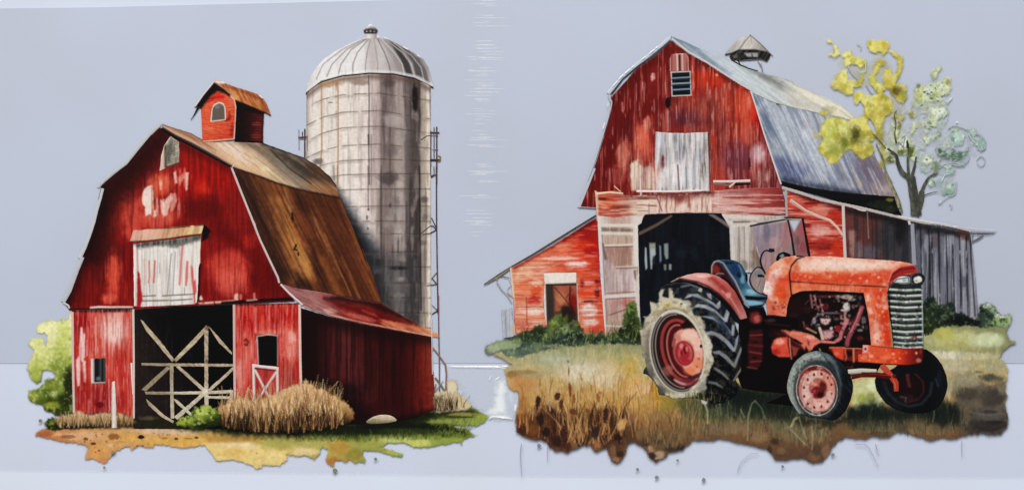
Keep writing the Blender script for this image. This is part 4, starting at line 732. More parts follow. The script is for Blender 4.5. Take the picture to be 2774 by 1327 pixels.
# siding between the gable and the door
part('siding_band', rb, P('d', '305,320 340,350 560,330 640,340 690,385 800,395 930,392 1150,378 1450,362 1880,350 1900,330 2464,290 2800,290') + P('d', '2860,640 2464,660 2100,645 1990,625 1500,620 1010,640 970,650 900,750 340,755 325,600'), 'c4968c', [
    GR(P('d', '330,0')[0], P('d', '2800,0')[0], [(0, 'c8553c'), (.12, 'b85a4a'), (.2, 'c8a890'), (.3, 'd0b4a4'), (.45, 'c8a090'), (.6, 'cfb0a4'), (.68, 'bc8078'), (.85, 'a4504c'), (1, '8c2c28')]),
    BL('d', 500, 470, 180, 40, 'b03018', .85), BL('d', 480, 540, 200, 40, 'e0704a', .8), BL('d', 560, 600, 240, 14, '98322a', .85, .5, -2), BL('d', 760, 490, 170, 80, '9c6058', .7), BL('d', 850, 430, 260, 30, '7e3c3c', .8), BL('d', 1000, 510, 170, 80, 'd2c4b0', .85), BL('d', 900, 610, 150, 30, 'd8ccbc', .8), BL('d', 680, 645, 220, 20, '8e3c34', .8), BL('d', 580, 695, 120, 20, '8c2430', .9, .5), BL('d', 800, 700, 140, 40, 'd8c0a8', .8), BL('d', 430, 700, 120, 40, 'd49c80', .8), BL('d', 400, 440, 90, 24, '4c1008', .7), BL('d', 460, 410, 100, 16, 'd06a40', .7),
    T('e2cdbc', .55, mpoly(P('d', '760,420 1130,400 1880,370 1880,625 980,640 780,600'), 12, 4)), T('e6d0c4', .35, mpoly(P('d', '1880,380 2500,370 2500,640 1880,625'), 12)), T('7c3028', .6, mstreak(50, 6, .6, .1), mpoly(P('d', '1130,380 1880,350 1880,620 1130,620'), 6)), T('e8d4c4', .75, mstreak(60, 7, .54, .1), mpoly(P('d', '1130,400 1880,370 1880,620 1130,620'), 8)), T('6a1c18', .8, mpoly(P('d', '1150,378 1880,350 1880,385 1600,420 1420,500 1350,430 1180,430'), 12, 6)), LN(P('d', '1130,400 1200,600'), 4, '7a3430', .7),
    T('9a3a34', .75, mstreak(90, 4.4, .54, .08, 0), mpoly(P('d', '1880,330 2900,280 2900,660 1880,640'), 6)), T('e0c0b4', .7, mstreak(90, 4.4, .58, .08, 0), mpoly(P('d', '1880,400 2900,360 2900,660 1880,640'), 6)), BL('d', 2250, 420, 330, 18, '8e2a28', .85, .5), BL('d', 2350, 520, 240, 18, '983434', .85, .5), BL('d', 2200, 470, 240, 18, 'd8a898', .8), BL('d', 2150, 395, 240, 9, 'dcc8b8', .9), BL('d', 2250, 350, 280, 24, '8a5c58', .7), BL('d', 2200, 620, 180, 16, '8a5048', .7), BL('d', 2300, 575, 200, 16, 'd4988c', .7),
    T('5c1a14', .6, mstreak(70, 4, .6, .08, 0), mpoly(P('d', '320,400 1130,400 1130,760 320,760'), 6)), T('ecc8ac', .55, mstreak(70, 4.2, .58, .08, 0), mpoly(P('d', '320,440 1130,440 1130,760 320,760'), 6)), LN(P('d', '340,755 900,752'), 3, '8a5a4c', .6, 2), LN(P('d', '332,330 342,640 345,755'), 5, 'd8b8a4', .8, 2), PG(P('d', '680,330 760,340 800,395 700,390'), '3c0c0a', .9, 4), LN(P('d', '800,388 1000,382 1300,366 1880,348'), 6, '2a1416', .85, 3, None, mnoise(14, .35, .1)), LN(P('d', '1025,500 1028,640'), 2.4, '6a4440', .6), LN(P('d', '1955,340 1950,640'), 3, 'd8bcb0', .6), MO(.07, 5)])
strips('board', rb, [(P('d', '310,370 500,350 680,365'), 7, 'e2cdb0', 4), (P('d', '308,330 318,370 340,740'), 4, 'd6b8a0', 3), (P('d', '860,335 1360,338 1730,325'), 6, 'e6dcd8', 5), (P('d', '1885,205 2120,205 2380,195'), 6.5, 'd8cac2', 7), (P('d', '2100,280 2190,210'), 6, 'cdbcb0', 4), (P('d', '1880,240 2100,260'), 6, '7c5a50'), (P('d', '2170,240 2380,235'), 9, '2c1414', 6), (P('d', '912,160 920,395'), 3.4, 'e0cfc8', 3), (P('d', '560,265 650,345'), 4, 'd8a890', 3)])
# doorway and doors
part('doorway', rb, P('M', '150,95 400,84 780,86 850,180 862,470 1000,600 1000,900 960,1010 700,900 300,1000 120,1040 108,900 100,600 80,205'), '080c14', [
    T('10161f', .8, mnoise(40, .5, .15)), ST('1c2836', .6, 90, 7, .62, .08), T('1c2028', .7, mpoly(P('M', '100,230 340,110 360,125 110,265'), 1)), LN(P('M', '100,255 240,185 365,108'), 9, '6c5448', .9, 2, .7), LN(P('M', '690,90 770,140 850,195'), 9, '7d6a68', .9, 2), PG(P('M', '146,370 158,370 166,540 152,560 144,480'), 'b9c4c6', .9, 2), PG(P('M', '184,345 230,340 236,425 212,465 204,550 194,550 188,450'), 'c0c8ca', .85, 2.4), PG(P('M', '180,330 235,330 230,380 190,385'), '8c8c70', .8, 3), PG(P('M', '265,350 280,360 285,480 270,500'), '7f8c96', .9, 2), PG(P('M', '305,340 340,335 342,460 322,470 308,430'), '8c9492', .9, 2.4), PG(P('M', '302,510 325,510 325,560 305,560'), '7c8070', .85, 2), PG(P('M', '345,508 368,508 366,560 346,555'), '9aa09a', .85, 2), BL('M', 220, 480, 20, 50, '22303c', .9), BL('M', 450, 420, 60, 60, '1a2430', .8), BL('M', 560, 420, 50, 80, '18222c', .8), LN(P('M', '150,95 400,86 780,88'), 4, '1c1414', .9, 2)])
part('sliding_door', rb, P('I', '868,92 1000,110 1215,88 1198,150 1172,165 1178,470 1186,880 1190,920 1060,980 932,1000 915,800 895,500 876,150'), 'cdc2b8', [
    GR(P('I', '880,0')[0], P('I', '1190,0')[0], [(0, 'd9d2cc'), (.12, 'c9beb4'), (.3, 'b89c8c'), (.7, 'bca090'), (.85, 'd6cabe'), (1, 'd8ccc2')]), PG(P('I', '905,180 1140,190 1135,215 910,210'), '6e5a4c', .8, 4, 2), PG(P('I', '905,235 1140,240 1130,310 920,300'), 'bca48c', .8, 5, 3), PG(P('I', '940,330 1135,320 1130,460 1000,470 950,420'), '9c7464', .85, 5, 3), PG(P('I', '920,380 960,420 990,480 1000,660 930,660'), 'b09a98', .8, 6, 3), PG(P('I', '1010,490 1140,500 1140,640 1010,650'), 'c8b4b4', .8, 6), PG(P('I', '1140,500 1172,490 1160,580 1150,560'), '5a3630', .85, 3), PG(P('I', '940,720 1150,710 1120,800 960,830'), 'b0807c', .75, 8, 3), BL('I', 1090, 740, 60, 40, 'b85a48', .6), PG(P('I', '905,300 920,300 945,420 925,420'), '5c4038', .8, 3), PG(P('I', '940,800 1140,780 1140,980 950,980'), 'a88a78', .7, 8), ST('7c5c54', .55, 60, 4, .6, .08, 90, mpoly(P('I', '910,240 1140,240 1140,980 935,980'), 3)), ST('e0d4cc', .5, 60, 4, .62, .08),
    LN(P('I', '885,160 900,500 925,980'), 9, 'd4ced0', .95, 2), LN(P('I', '905,170 920,500 945,960'), 2.4, '6a5650', .7), LN(P('I', '1155,170 1160,480'), 10, 'dcd4cc', .9, 2), LN(P('I', '880,165 1170,165'), 8, 'ddd4c8', .9, 2), LN(P('I', '910,222 1140,228'), 8, 'd8ccc0', .95, 2), LN(P('I', '930,315 1130,308'), 5, 'dccfc4', .95, 2), LN(P('I', '930,326 1130,322'), 2.6, '5a4038', .8), LN(P('I', '1010,475 1172,470'), 4, 'cdbfb4', .9, 2), LN(P('I', '1010,484 1172,480'), 2.6, '55362e', .8), LN(P('I', '935,695 1150,680'), 9, 'd8ccca', .95, 2), LN(P('I', '940,712 1150,700'), 2.4, '5a3c38', .7), LN(P('I', '940,670 1148,658'), 3, '7c5c58', .8), LN(P('I', '940,910 1060,915'), 4, 'd4c8b8', .9, 2), LN(P('I', '960,830 1080,790'), 3, '5a3830', .7), LN(P('I', '1160,500 1180,880'), 4, 'cfc2b6', .8, 2), LN(P('I', '870,92 1210,92'), 3, 'a88070', .4), PG(P('I', '895,790 912,790 910,870 895,870'), '9c2c34', .8, 2), MO(.05, 5)])
part('plank_door', rb, P('M', '785,92 1085,100 1290,112 1400,118 1400,580 1000,580 890,560 862,470 850,200'), 'bcb2a8', [
    ST('e0d8cc', .7, 110, 7, .55, .08, 90, mpoly(P('M', '880,200 1040,190 1040,580 880,580'), 4)), ST('6e645c', .6, 110, 5, .6, .07), T('8e7068', .75, mpoly(P('M', '1040,180 1400,140 1400,580 1060,580'), 10)), T('a89498', .7, mblob('M', 1200, 280, 120, 160, .8)), BL('M', 1320, 250, 80, 130, '9c6c6c', .7), BL('M', 1160, 230, 40, 110, '726872', .7), BL('M', 1080, 430, 60, 100, '74594c', .8), BL('M', 1280, 380, 110, 90, '8c7c74', .7), BL('M', 960, 520, 90, 60, '7d7264', .8), BL('M', 1100, 520, 120, 60, '6c6058', .7), ST('d0c0bc', .5, 80, 6, .62, .08), LN(P('M', '800,98 870,190'), 6, 'd4ccc2', .9, 2), LN(P('M', '785,110 1085,125'), 11, 'd8ccc0', .9, 3), LN(P('M', '870,158 1020,155'), 3.4, '4c4038', .8), LN(P('M', '868,150 880,470'), 8.5, 'cfc8c2', .97, 2), LN(P('M', '880,190 1080,172 1330,140'), 8, 'd2cabe', .95, 2), LN(P('M', '1080,90 1290,85'), 6, 'd8c0b4', .8), LN(P('M', '1050,200 1080,360 1100,440'), 5, 'c8b8b4', .7, 2), LN(P('M', '1000,190 1010,560'), 4, 'd0c6ba', .7, 2), LN(P('M', '930,200 935,560'), 2.4, '5c5048', .6), LN(P('M', '975,200 980,560'), 2.4, '6a5e54', .6), MO(.05, 5)])
# left lean-to
part('side_wall', rb, P('I', '240,478 400,395 520,325 700,215 860,112 872,150 885,500 915,800 930,1000 700,1000 400,1000 262,985 252,700'), 'd8644a', [
    GR(P('I', '300,500')[0], P('I', '860,250')[0], [(0, 'dc8a68'), (.4, 'd87452'), (.75, 'd04428'), (1, 'b41a12')], 1, .3), BL('I', 780, 230, 110, 70, 'a81410', .9, .8), BL('I', 640, 280, 160, 30, 'c8402a', .8, .6, -30), BL('I', 780, 330, 130, 60, 'd03014', .85), BL('I', 830, 350, 70, 40, 'b81410', .8), BL('I', 600, 330, 110, 40, 'e2805c', .8), BL('I', 600, 410, 180, 26, 'ecc0ae', .85), BL('I', 720, 455, 120, 36, 'f0d4ca', .95), BL('I', 420, 480, 120, 60, 'eab89c', .8), BL('I', 300, 560, 60, 70, 'e8bc98', .7), BL('I', 640, 430, 160, 10, 'c85a44', .7), BL('I', 500, 470, 150, 24, 'e4967c', .7), BL('I', 340, 500, 90, 60, 'e6b48c', .8), BL('I', 320, 620, 60, 60, 'e2764c', .7), BL('I', 420, 640, 60, 60, 'd8502c', .85), BL('I', 400, 720, 80, 50, 'b8261c', .9), BL('I', 420, 590, 60, 40, 'e8c4ac', .8), BL('I', 400, 800, 110, 40, 'ecd8cc', .9), BL('I', 320, 790, 60, 40, 'e8c0b0', .7), BL('I', 330, 900, 90, 60, 'c07058', .8), BL('I', 430, 900, 60, 50, 'c89a80', .7), BL('I', 800, 590, 70, 30, 'e8a898', .8), BL('I', 790, 660, 90, 50, 'dc3c18', .9), BL('I', 870, 660, 26, 60, '7c0c0c', .9), BL('I', 820, 730, 80, 18, '6c0c0c', .85), BL('I', 815, 800, 90, 60, 'e2d4ca', .95, .5), BL('I', 820, 880, 80, 40, 'dcc8be', .9), PG(P('I', '815,905 890,900 885,950 860,985 835,985 830,940'), 'dc4634', .95, 4, 3), BL('I', 760, 600, 24, 50, '8c1414', .8), BL('I', 870, 580, 30, 20, '74100e', .8), BL('I', 820, 515, 80, 20, 'd8644c', .8)] +
    [LN(P('I', '%d,%d 890,%d' % (max(250, 860 - (y - 130) * 1.75), y + 4, y)), 1.8, 'a0301c', .6, 1.6, None, mnoise(12, .45, .12)) for y in range(190, 480, 34)] + [LN(P('I', '262,%d 470,%d' % (y, y - 2)), 2, 'b04a34', .6, 1.6, None, mnoise(12, .42, .12)) for y in range(500, 960, 36)] + [LN(P('I', '735,%d 900,%d' % (y, y)), 2.2, '9a5044', .65, 1.6, None, mnoise(12, .4, .12)) for y in range(540, 960, 34)] + [
    ST('f4dccc', .5, 50, 4, .64, .07, 0), ST('a01a10', .5, 50, 4, .64, .07, 0), LN(P('I', '232,480 250,700 262,985'), 5, 'e8c8a8', .8, 2), LN(P('I', '240,700 262,960'), 6, 'a83428', .7, 3), LN(P('I', '345,700 350,900'), 3, 'a83a2c', .8), T('5a0c08', .7, mpoly(P('I', '240,478 520,325 860,112 865,135 640,275 420,400 250,500'), 6, 3)), LN(P('I', '270,770 470,768'), 2.4, '8a4a3c', .7), MO(.06, 5)])
strips('side_roof', rb, [(P('I', '862,88 700,188 520,300 400,375 250,462 140,530 30,605'), 4.6, '4c4848', 3.4), (P('I', '862,82 700,181 520,293 400,368 250,455'), 3.6, 'b4b4b8', 2.6), (P('I', '240,470 140,545 50,595'), 6, '8a7c60', 4), (P('I', '150,540 220,555'), 3, '5c5c60', 2), (P('I', '110,550 130,570'), 4, '9a8a5c'), (P('I', '125,585 160,640 200,680 238,740'), 4, 'a8a4a0', 3), (P('I', '200,660 240,690'), 5, 'b4a890', 4), (P('I', '215,560 235,600 200,640'), 3, 'b9bcc6', 2), (P('I', '228,475 250,700'), 5, 'dcc4a4')])
part('side_door', rb, P('I', '470,520 715,515 722,600 738,890 700,900 495,905 470,760 482,600'), '5a4034', [PG(P('I', '470,515 718,512 716,590 480,600'), 'e6dcd0', 1, 2), PG(P('I', '492,604 714,604 724,900 498,900'), '55382e', 1, 1.6), GR(P('I', '495,0')[0], P('I', '720,0')[0], [(0, 'e0d6ca'), (.001, '463830'), (.2, '4c3c34'), (.25, '9c6448'), (.5, 'a85c44'), (.7, 'a43a2c'), (1, '7c1414')], .0), PG(P('I', '492,604 545,610 550,860 498,880'), '3c332e', .9, 5), PG(P('I', '548,612 715,604 720,760 620,800 560,800'), 'a8583e', .9, 6, 3), BL('I', 600, 700, 50, 70, 'b87a54', .8), BL('I', 690, 740, 40, 110, '8e1414', .9), BL('I', 650, 800, 60, 60, '2c1c14', .9), PG(P('I', '600,770 690,770 720,880 610,890'), '2a2018', .8, 8, 4), LN(P('I', '555,625 640,720 690,800'), 3, '5a2018', .9), LN(P('I', '670,620 665,720 700,830'), 4, '4c1010', .9), LN(P('I', '690,640 640,700'), 2.4, '5a1c14', .8), LN(P('I', '492,606 714,606'), 3.4, '2c1c18', .95), LN(P('I', '478,600 488,900'), 6, 'e4dcd4', .95, 1.6), LN(P('I', '726,595 738,890'), 6, 'd6cabe', .95, 1.6), MO(.08, 6)])
nzgap()
# ---- tree behind the lean-to
tree = thing('tree', 'loose watercolour tree with yellow and pale green leaves behind the right barn', 'tree', 2480, 585)
tr = [(P('K', '745,1195 740,1120 725,1040 715,960'), 30, '4e5046', 22), (P('K', '735,1195 770,1110 780,1050'), 26, '55574c', 14), (P('K', '722,1040 700,970 660,935 635,880 620,830 570,790'), 17, '4a4c40', 7), (P('K', '775,1060 800,1000 830,960 870,940'), 10, '565a4c', 6),
      (P('K', '715,970 735,900 745,840'), 10, '4f5246', 5), (P('K', '700,950 695,870 700,790 690,740'), 8, '4c4e3a', 5), (P('K', '790,1075 830,1060 875,1050'), 3.4, '6a6c64', 1.6), (P('K', '840,950 880,905 960,880 1030,895'), 3.6, '8a938e', 1.6), (P('K', '625,760 615,700 622,640 612,590 625,560'), 6, '5c5a34', 3), (P('K', '560,790 520,740 480,700'), 6, '6a6430', 3), (P('K', '545,860 520,800 500,760'), 5, '8a8038', 3), (P('K', '690,745 692,790'), 7, '3e4a1a', 7), (P('K', '870,940 890,860 940,840 1010,830'), 3, '8a968e', 1.5),
      (P('K', '600,1000 560,920 540,830'), 4, '8a8462', 2), (P('K', '850,985 865,1015'), 3, '6a7068', 1.4), (P('K', '640,1150 610,1050 570,980 555,900'), 11, '9a9474', 5), (P('K', '660,1180 640,1100 600,1010'), 5, '7a775e', 3)]
strips('trunk', tree, tr, smooth=True, ops=[ST('2c2d26', .6, 50, 4, .56, .1), ST('8a8c80', .5, 40, 4, .64, .08), MO(.12, 6)])
yel = [P('e', s) for s in ('620,130 680,110 740,130 800,115 850,130 865,190 840,240 800,275 750,255 700,260 640,225 620,190', '865,225 900,240 960,270 1010,300 1020,350 1000,420 985,480 960,540 940,600 990,590 1040,620 1060,690 1050,760 1010,830 960,800 930,760 880,720 860,680 800,640 785,560 820,440 870,430 890,510 940,470 960,400 950,340 910,290',
    '170,120 210,105 245,150 280,190 300,250 320,280 270,310 190,300 180,265 240,265 250,220 220,160 180,150', '335,270 400,250 435,225 445,280 490,310 580,330 585,390 550,420 500,395 440,380 380,400 365,350 390,310 345,300',
    '200,615 250,570 275,500 330,460 380,440 395,510 400,570 450,565 520,575 560,500 570,540 545,630 470,640 440,720 390,720 320,690 260,670', '710,360 760,335 805,350 800,395 745,410 725,470 700,500 720,570 780,600 830,670 760,700 700,680 660,610 640,530 690,480 690,420',
    '465,720 510,685 580,720 640,745 700,720 760,700 830,720 880,760 900,830 900,900 870,940 820,950 790,1000 770,1080 740,1150 700,1190 680,1230 620,1232 600,1180 520,1100 440,1060 400,1010 450,985 520,985 560,960 600,960 570,850 540,800 500,830 470,800',
    '100,1090 170,990 260,970 340,990 420,1030 520,1090 580,1150 620,1232 700,1330 640,1420 560,1440 500,1400 420,1330 360,1370 300,1450 240,1500 170,1480 150,1420 90,1380 70,1300 120,1230 90,1170')]
yops = [GR(P('e', '300,300')[0], P('e', '1000,800')[0], [(0, 'e2da82'), (.4, 'd8cc5e'), (.8, 'c0a93a'), (1, '8f8424')], 1, .5), BL('e', 820, 180, 70, 70, 'c8a02c', .9), BL('e', 670, 180, 60, 50, 'e2d878', .8), BL('e', 320, 560, 90, 110, 'ead88a', .8), BL('e', 480, 600, 70, 30, 'd0b43c', .8), BL('e', 400, 660, 60, 50, 'd6bc4c', .7), BL('e', 560, 370, 40, 40, 'a8a834', .8), BL('e', 840, 560, 70, 110, 'b8961e', .9), BL('e', 860, 480, 40, 60, 'd2bc34', .8), BL('e', 810, 560, 40, 40, '8c6c10', .7),
    BL('e', 950, 690, 90, 70, '4c4010', .95), BL('e', 960, 560, 40, 70, '8a7418', .85), BL('e', 1020, 680, 50, 90, '77701c', .8), BL('e', 1000, 780, 50, 60, '8f9040', .7), BL('e', 510, 740, 60, 50, 'c8b028', .9), BL('e', 640, 850, 110, 110, 'e0d67c', .8), BL('e', 760, 860, 60, 120, 'b8a23c', .8), BL('e', 860, 860, 60, 80, 'a8981c', .9), BL('e', 740, 1030, 60, 110, 'c9b664', .7), BL('e', 540, 1020, 110, 70, 'd0c456', .7), BL('e', 740, 640, 60, 60, 'dce090', .8), BL('e', 680, 560, 40, 40, 'b4bc40', .8), BL('e', 270, 1100, 140, 120, 'b9be58', .9), BL('e', 480, 1170, 110, 140, '5c5414', .9), BL('e', 350, 1300, 120, 130, '77802a', .8), BL('e', 560, 1240, 90, 90, '6c6428', .85), BL('e', 400, 1120, 50, 90, '66701c', .7), BL('e', 260, 1300, 110, 90, 'a3aa44', .7), BL('e', 500, 1170, 50, 60, '2c280a', .8), BL('e', 600, 1060, 90, 90, 'dacd68', .8),
    BL('e', 550, 870, 26, 80, 'a9abb4', .95, .35, -12, .1), BL('e', 665, 1070, 32, 105, 'a6a8b0', .97, .3, -26, .1), BL('e', 690, 940, 20, 30, 'b5ae88', .8), BL('e', 130, 935, 60, 30, '46521e', .9), T('8e8a24', .5, mnoise(9, .62, .06)), T('ece6a4', .4, mnoise(10, .64, .06)), MO(.1, 7)]
yrag = [PG(p, 'd6cb68', .96, 4.5, 5) for p in yel]
part('yellow_leaves', tree, [(2195, 75), (2475, 75), (2475, 330), (2420, 440), (2330, 500), (2180, 480), (2170, 300)], 'd6cb68',
     [BL('e', 560, 500, 170, 200, 'cfd0a4', .28, .8), BL('e', 760, 420, 160, 200, 'cfd0a4', .28, .8), BL('e', 380, 380, 120, 120, 'c8ccb0', .22, .8), BL('e', 900, 900, 160, 200, 'c8ccb0', .25, .8), BL('e', 390, 270, 60, 40, 'e4e6d4', .6, .7), BL('e', 130, 935, 70, 34, '46521e', .9), BL('e', 60, 1180, 90, 60, '7a8a5c', .5, .9), BL('e', 760, 1000, 80, 240, 'c9b85c', .7, .8, 8)] + yrag +
     [CUT(mblob('e', 550, 870, 26, 80, .35, -12, .1)), CUT(mblob('e', 665, 1070, 32, 105, .3, -26, .1)), CUT(mblob('e', 840, 720, 70, 26, .5, 35, .2)), CUT(mblob('e', 640, 660, 60, 50, .5, 30, .2)),
      BL('e', 480, 1180, 130, 130, '6c6424', .5, .8), BL('e', 760, 1180, 70, 120, 'a8963c', .8, .8, 10), BL('e', 800, 1320, 60, 110, '8a7c34', .8, .8), BL('e', 830, 1420, 60, 90, 'a0923c', .8, .7), BL('e', 780, 1500, 50, 60, 'b0a040', .8, .7), BL('e', 1000, 980, 50, 50, 'b8b048', .8, .7), BL('e', 940, 1080, 50, 90, '5c5420', .85, .7), BL('e', 950, 1200, 40, 110, '6a6430', .8, .7), BL('e', 980, 1050, 26, 26, '4c481c', .9, .5), BL('e', 1110, 945, 36, 44, '98922c', .9, .5), BL('e', 930, 960, 60, 30, '6c6618', .85, .6),
      TINT(*yops[:-4]), TINT(BL('e', 270, 1100, 150, 130, 'b4bc54', .9), BL('e', 200, 1200, 130, 150, 'aeb654', .9), BL('e', 320, 1320, 130, 140, '7c8430', .85), BL('e', 180, 1380, 80, 60, 'a0a84a', .8), BL('e', 470, 1180, 90, 150, '4c4810', .85), BL('e', 540, 1240, 60, 60, '6a6830', .7), BL('e', 380, 1240, 50, 120, '4e5a12', .7), BL('e', 600, 1060, 90, 90, 'dacd68', .8)), T('8c8a2c', .0), TINT(T('8e8a24', .45, mnoise(9, .6, .06)), T('f0eaa8', .4, mnoise(10, .62, .06)), T('e4e288', .34), T('efe9b0', .4, mnoise(26, .56, .1)), T('8a7c18', .35, mnoise(22, .6, .08)), BL('e', 250, 1330, 130, 110, '8c943c', .6, .9), BL('e', 350, 1250, 60, 150, '5c6418', .65, .9), BL('e', 490, 1170, 80, 120, '3c3a0c', .8, .9), BL('e', 940, 680, 90, 70, '5c4c14', .75, .8), BL('e', 830, 870, 60, 90, '9c8c1c', .6, .9), MO(.08, 7))], step=2.0, wash=True, rag=0)
gre = [P('f', s) for s in ('235,190 270,140 300,150 330,160 370,130 395,140 400,60 440,0 460,10 430,70 420,130 480,130 500,95 540,90 545,170 535,230 500,240 470,300 420,280 380,300 320,290 300,325 265,300 245,250', '380,350 440,330 505,350 500,400 460,420 430,430 425,490 380,520 340,545 315,530 310,490 360,460 390,420', '195,380 225,370 245,400 225,430 205,410',
    '100,590 150,575 190,580 200,640 170,690 120,690', '175,630 220,640 240,680 260,740 230,790 200,760 180,740 165,700', '285,600 330,580 370,590 375,620 340,650 300,640', '310,770 340,740 390,750 395,790 350,815 300,810', '380,590 420,570 450,560 430,600 390,610', '550,520 600,510 660,560 670,610 640,650 580,640 550,640 540,590', '415,690 450,675 500,710 560,720 640,715 660,690 690,680 690,735 650,750 620,780 570,790 520,770 460,740 425,730',
    '750,600 800,580 835,620 830,680 790,705 760,670', '690,520 740,515 760,560 730,600 700,560', '380,800 430,780 450,820 430,860 400,880 380,850', '385,890 430,870 445,925 400,915', '520,990 570,955 585,1010 560,1060 510,1085 475,1060 480,1030', '440,1140 470,1105 485,1120 460,1145', '500,290 560,250 570,275 520,310', '470,830 560,810 660,800 690,820 600,835 500,850', '500,870 570,860 560,890 520,890', '210,500 260,470 250,520 220,560', '360,980 390,950 400,1000 370,1010', '100,700 130,695 170,720 150,740 110,735', '0,740 60,760 80,800 30,800 5,780', '60,480 100,450 130,480 100,520 75,540 65,500')]
gops = [GR(P('f', '240,200')[0], P('f', '800,650')[0], [(0, 'cdd3a0'), (.4, 'c9d3ae'), (.7, 'b9cdbe'), (1, '9fb4b0')], 1, .4), BL('f', 280, 230, 60, 80, 'c3c56c', .8), BL('f', 270, 160, 30, 30, '6a7450', .85), BL('f', 360, 200, 50, 60, 'd9e2c4', .8), BL('f', 480, 180, 60, 50, 'e3ebcc', .9), BL('f', 400, 240, 60, 40, 'a8b468', .8), BL('f', 520, 130, 26, 40, 'b4a45c', .9), BL('f', 510, 210, 40, 30, 'c8cf88', .7), BL('f', 440, 370, 60, 40, 'dbe8d4', .9), BL('f', 360, 490, 60, 50, 'a5b970', .85), BL('f', 220, 400, 26, 30, '8e8a30', .9), BL('f', 140, 630, 50, 60, 'e4e8e4', .95), BL('f', 210, 700, 50, 80, '4e5a1c', .95), BL('f', 330, 610, 50, 40, 'd8e0b8', .9), BL('f', 350, 780, 50, 40, 'e0e6cc', .9), BL('f', 600, 590, 80, 70, 'b9d2c6', .8), BL('f', 560, 610, 24, 36, '7d9a8c', .9),
    BL('f', 550, 735, 160, 60, '52705c', .97, .5), BL('f', 440, 700, 40, 40, '44604c', .95), BL('f', 680, 700, 24, 40, '5a7a6c', .9), BL('f', 570, 760, 50, 30, '3c5a46', .8), BL('f', 800, 650, 44, 70, '93b0a8', .85), BL('f', 410, 830, 50, 60, '707c5c', .9), BL('f', 420, 900, 36, 36, '4c5440', .95), BL('f', 540, 990, 50, 40, 'cfdcbc', .8), BL('f', 520, 1050, 50, 40, '8cae94', .9), BL('f', 460, 1125, 30, 26, 'e8ecec', .9), BL('f', 530, 275, 40, 26, 'dfe5ea', .9), BL('f', 570, 820, 140, 24, 'b9c0bc', .7), BL('f', 130, 715, 50, 30, '5c6418', .9), BL('f', 40, 775, 50, 40, '4c4c1a', .9), BL('f', 100, 490, 40, 50, '6c6a34', .9), T('eef2e0', .45, mnoise(9, .62, .06)), T('7f9468', .35, mnoise(8, .66, .05)), MO(.08, 7)]
part('green_leaves', tree, P('f', '-20,430 60,440 200,330 220,190 270,120 340,150 390,-10 480,-10 560,80 560,260 530,300 530,470 640,470 780,520 860,600 850,700 840,830 700,850 620,880 600,1060 540,1200 430,1170 340,1060 270,1040 150,900 0,860'), 'c4d0b0',
     [BL('f', 370, 400, 190, 260, 'b9c6ba', .55, .8), BL('f', 560, 680, 220, 170, 'afbfbc', .55, .8), BL('f', 180, 620, 160, 170, 'b9c4b0', .36, .8), BL('f', 480, 950, 120, 160, 'bccac4', .4, .8), BL('f', 300, 780, 160, 110, 'bcc8b8', .4, .8), BL('f', 760, 640, 90, 120, 'b0c2c2', .35, .8), BL('f', 60, 560, 90, 130, 'c4c8b4', .35, .8)] +
     [PG(p, 'c6d2b2', .9, 5, 5) for p in gre] + [BL('f', 60, 640, 34, 120, 'd0d6d4', .5, .7, -10), BL('f', 400, 60, 40, 70, 'cdd8c8', .7, .8), BL('f', 440, 20, 26, 30, 'd4ded0', .7, .7), BL('f', 520, 120, 26, 50, 'b0a462', .7, .7), BL('f', 500, 400, 60, 60, 'd4e2d4', .7, .8), BL('f', 250, 300, 70, 60, 'c4cc9c', .5, .8), BL('f', 110, 480, 34, 50, '5c5a28', .85, .6), BL('f', 90, 540, 30, 60, '66663a', .85, .6), BL('f', 215, 690, 40, 90, '4a5c18', .95, .5), BL('f', 190, 640, 24, 50, '3c4a14', .9, .5), BL('f', 235, 730, 26, 40, '6a7c28', .9, .5), BL('f', 130, 715, 54, 30, '6a7420', .9, .6), BL('f', 40, 770, 60, 34, '4e521c', .9, .6), BL('f', 20, 690, 50, 40, '54541c', .85, .6), BL('f', 300, 680, 50, 40, 'ccd8c0', .6, .8), BL('f', 330, 870, 60, 50, 'dce4d8', .7, .8), BL('f', 390, 960, 50, 50, 'd4e0dc', .6, .8), BL('f', 540, 880, 60, 40, 'd0dad8', .6, .8), BL('f', 160, 380, 60, 60, 'c8ccb0', .4, .8), BL('f', 240, 500, 40, 60, 'a8b070', .7, .7)] +
     [CUT(mnoise(12, .66, .05)), CUT(mblob('f', 630, 680, 60, 26, .6, 0, .3))] + [TINT(*gops[:-3]), TINT(T('f0f4e8', .5, mnoise(9, .6, .06)), T('7f9468', .4, mnoise(8, .64, .05)), MO(.08, 7)), MO(.05, 5)], step=2.0, wash=True, rag=0)
